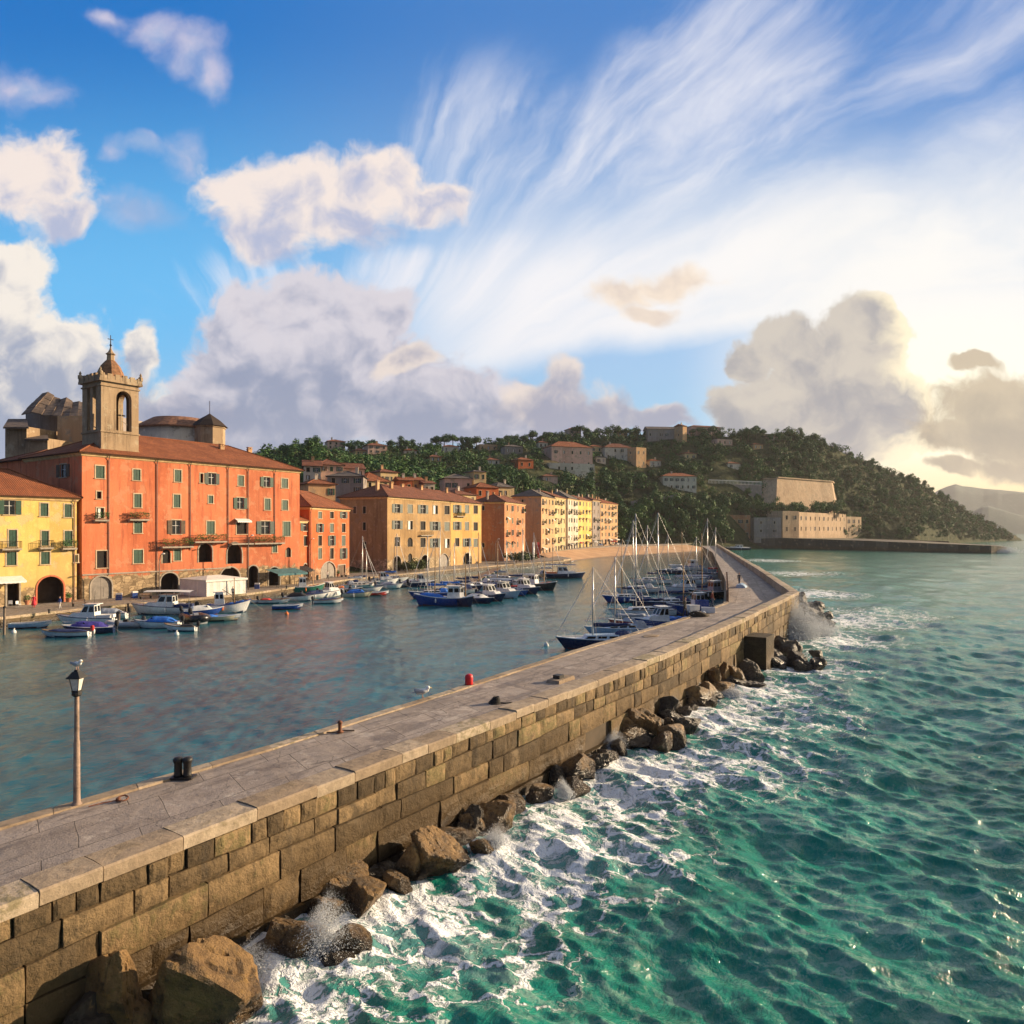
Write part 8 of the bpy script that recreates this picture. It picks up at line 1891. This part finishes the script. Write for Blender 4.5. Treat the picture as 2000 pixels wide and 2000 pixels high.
def car(x, y, z, rz, col, label):
    c = thing('parked_car', (x, y, z), rz, label, 'car', 'cars parked along the promenade'); pr = [(-2.05,.35),(-2.1,.7),(-1.95,.92),(-1.2,.98),(1.0,.95),(1.85,.8),(2.1,.55),(2.05,.3)]; cb_ = [(-1.75,.95),(-1.3,1.42),(.2,1.45),(1.0,.95)]
    for nm, p, w_, mt in (('body', pr, .84, paint('car_'+col[0], col[1], .25)), ('cabin', cb_, .72, GLASS)):
        mb = MB(); n = len(p); vs = [(a, -w_, h) for a, h in p]+[(a, w_, h) for a, h in p]; mb.add(vs, [tuple(range(n)), tuple(range(2*n-1, n-1, -1))]+[((k+1) % n, k, n+k, n+(k+1) % n) for k in range(n)]); bo = mb.build(nm, mt, c)
    mb = MB(); mb.box(-1.28, .18, -.7, .7, 1.43, 1.49); mb.build('roof', paint('car_'+col[0], col[1], .25), c)
    for a in (-1.3, 1.3):
        for s in (-.8, .8):
            mb = MB(); mb.tube([(a, s-.1, .32), (a, s+.1, .32)], .32, 12); w_ = mb.build('wheel', plain('tyre', (.02, .02, .02, 1), .8), c); mb = MB(); mb.tube([(a, s*1.13-.012, .32), (a, s*1.13+.012, .32)], .2, 10); mb.build('rim', STEEL, w_)
for k, (f, cl, lb) in enumerate([(.95, ('white', (.7,.7,.7)), 'white car parked before the peach and cream houses'), (1.75, ('grey', (.25,.26,.28)), 'grey car parked before the pale cream house'), (2.5, ('red', (.4,.03,.03)), 'red car parked before the narrow yellow house'), (3.2, ('white', (.7,.7,.7)), 'white car parked before the dark fronted house'), (4.05, ('navy', (.03,.05,.15)), 'navy car parked before the last house of the row'), (4.7, ('silver', (.5,.5,.52)), 'silver car parked at the tree end of the promenade')]):
    i = int(f); g = f-i; dx, dy = bk[i+1][0]-bk[i][0], bk[i+1][1]-bk[i][1]; car(bk[i][0]+dx*g-4.2, bk[i][1]+dy*g+3.0, 2.97+.12*f, math.atan2(dy, dx), cl, lb)
for k, (px, py, sc, lb) in enumerate([(792, 1118, .9, 'dark bush in front of the ochre house door'), (812, 1116, .8, 'small bush beside the dark bush at the ochre house'), (826, 1114, .9, 'green bush right of the small bush at the ochre house'), (1008, 1100, 1.1, 'leafy bush before the rose orange house'), (1032, 1097, 1.0, 'leafy bush left of the white banner')]):
    x, y, z = at_q(px, py); tree('shrub', 'scrub', k % 3, x, y, z, sc, lb, 'bush', 'bushes on the quay')
for px, py, top, lb in ((8, 1240, 1185, 'grey wooden mooring post at the left edge of the harbour'), (232, 1222, 1196, 'short mooring post between the cabin cruiser and the dinghy')):
    x, y, _ = gnd(px, py, 0); z1 = CAMZ-(top-HY)/F*y; mo = thing('mooring_post', (x, y, 0), 0, lb, 'mooring post', 'mooring posts'); mb = MB(); mb.tube([(0, 0, -1), (.05, 0, z1)], [.14, .11], 8); mb.build('post', plain('grey_timber', (.2, .15, .11, 1), .9, var=.4, scale=4), mo); mb = MB(); mb.lathe([(.15, z1-.15), (.15, z1), (.05, z1+.08)], 8, (.05, 0, 0)); mb.build('cap', IRON, mo)
for px, py, cl, lb in ((27, 1236, 'white', 'small white mooring buoy floating at the left edge'), (345, 1240, 'white', 'small white mooring buoy behind the blue covered motorboat'), (1067, 1262, 'white', 'pale mooring buoy left of the nearest navy sailboat'), (560, 1200, 'orange', 'orange mooring buoy off the mid quay row')):
    x, y, _ = gnd(px, py, 0); mo = thing('mooring_buoy', (x, y, 0), 0, lb, 'buoy', 'mooring buoys'); mb = MB(); mb.lathe([(0, -.2), (.2, -.1), (.26, .06), (.2, .25), (.07, .36), (.05, .42)], 12); mb.build('float', COVER[cl], mo, smooth=True); mb = MB(); mb.tube([(.06*math.cos(a), 0, .46+.06*math.sin(a)) for a in np.linspace(0, 2*pi, 11)], .015, 5, cap=False); mb.build('ring', STEEL, mo)
# pontoon the middle boats lie at
pt = thing('floating_pontoon', (0, 0, 0), 0, 'low wooden pontoon reaching out from the quay between the moored boats', 'pontoon'); mb = MB(); a, b_ = Vector((-4, 204, 0)), Vector((-12.5, 113, 0)); dv = (b_-a).normalized(); ln_ = (b_-a).length; k = 0
while k*1.2 < ln_: p = a+dv*(k*1.2+.6); mb.obox((p.x, p.y, .42), (.56, 1.1, .06), math.atan2(dv.y, dv.x)); k += 1
mb.build('decking', TIM, pt); mb = MB()
for k in range(12): p = a+dv*(ln_*k/11); mb.obox((p.x, p.y, .15), (1.2, .9, .22), math.atan2(dv.y, dv.x))
mb.build('floats', plain('pontoon_float', (.2, .2, .2, 1), .8), pt)

# ---------------------------------------------------------------- spray thrown up where waves break on the rocks
def spray(px, py, w, h, lean, n, seed, label):
    x, y, _ = gnd(px, py, 0); W_, Hh = w/F*y, h/F*y; r = np.random.default_rng(seed); n *= 14; V = np.array([(1,0,0),(-1,0,0),(0,1,0),(0,-1,0),(0,0,1),(0,0,-1)], float); Q = np.array([(0,2,4),(2,1,4),(1,3,4),(3,0,4),(2,0,5),(1,2,5),(3,1,5),(0,3,5)])
    t_ = r.random(n)**1.5; u = r.normal(size=n)*(.16+.34*t_)*(1-.35*t_); P_ = np.stack([u*W_*.75+lean*W_*t_, r.normal(size=n)*W_*.14, t_*Hh*(1-.75*np.clip(np.abs(u)*1.3, 0, 1))], -1); P_ += r.normal(size=P_.shape)*.06*W_*.5
    s = (.005+.019*r.random(n)**5)*(1.25-t_)*max(1, y/26)
    Vv_ = (V[None]*s[:, None, None]*np.array([1, 1, 1.25])+P_[:, None]).reshape(-1, 3); Qq = (Q[None]+(np.arange(n)*len(V))[:, None, None]).reshape(-1, 3)
    o = np_mesh('wave_spray', Vv_, Qq, SPRAY); o.location = (x, y, .1); tag(o, label, None, None, 'stuff')
m, t, b = newmat('spray_water'); b.inputs['Base Color'].default_value = (.93, .95, .96, 1); b.inputs['Roughness'].default_value = .6; b.inputs['Subsurface Weight'].default_value = .0; b.inputs['Alpha'].default_value = .38; SPRAY = m
spray(612, 1868, 120, 125, .28, 2600, 1, 'plume of white spray thrown up between two near boulders')
spray(470, 1905, 120, 60, .2, 1300, 2, 'white splash over the flank of the biggest boulder')
spray(1548, 1246, 130, 92, .08, 4600, 3, 'cloud of white spray bursting against the far wall near the corner')
spray(1600, 1240, 80, 34, .1, 900, 4, 'thin spray trailing right of the burst at the far wall')
spray(1190, 1462, 60, 36, .2, 900, 5, 'small splash left of the boulder cluster')
spray(1105, 1560, 40, 40, -.2, 700, 6, 'small splash by the square brown rock')
spray(960, 1655, 80, 40, .2, 800, 7, 'splash at the wall foot beyond the mossy boulder')
spray(1945, 1080, 80, 11, .2, 900, 8, 'white surf breaking at the tip of the headland')
spray(1430, 1362, 60, 20, .1, 500, 9, 'low splash under the buttress rocks')
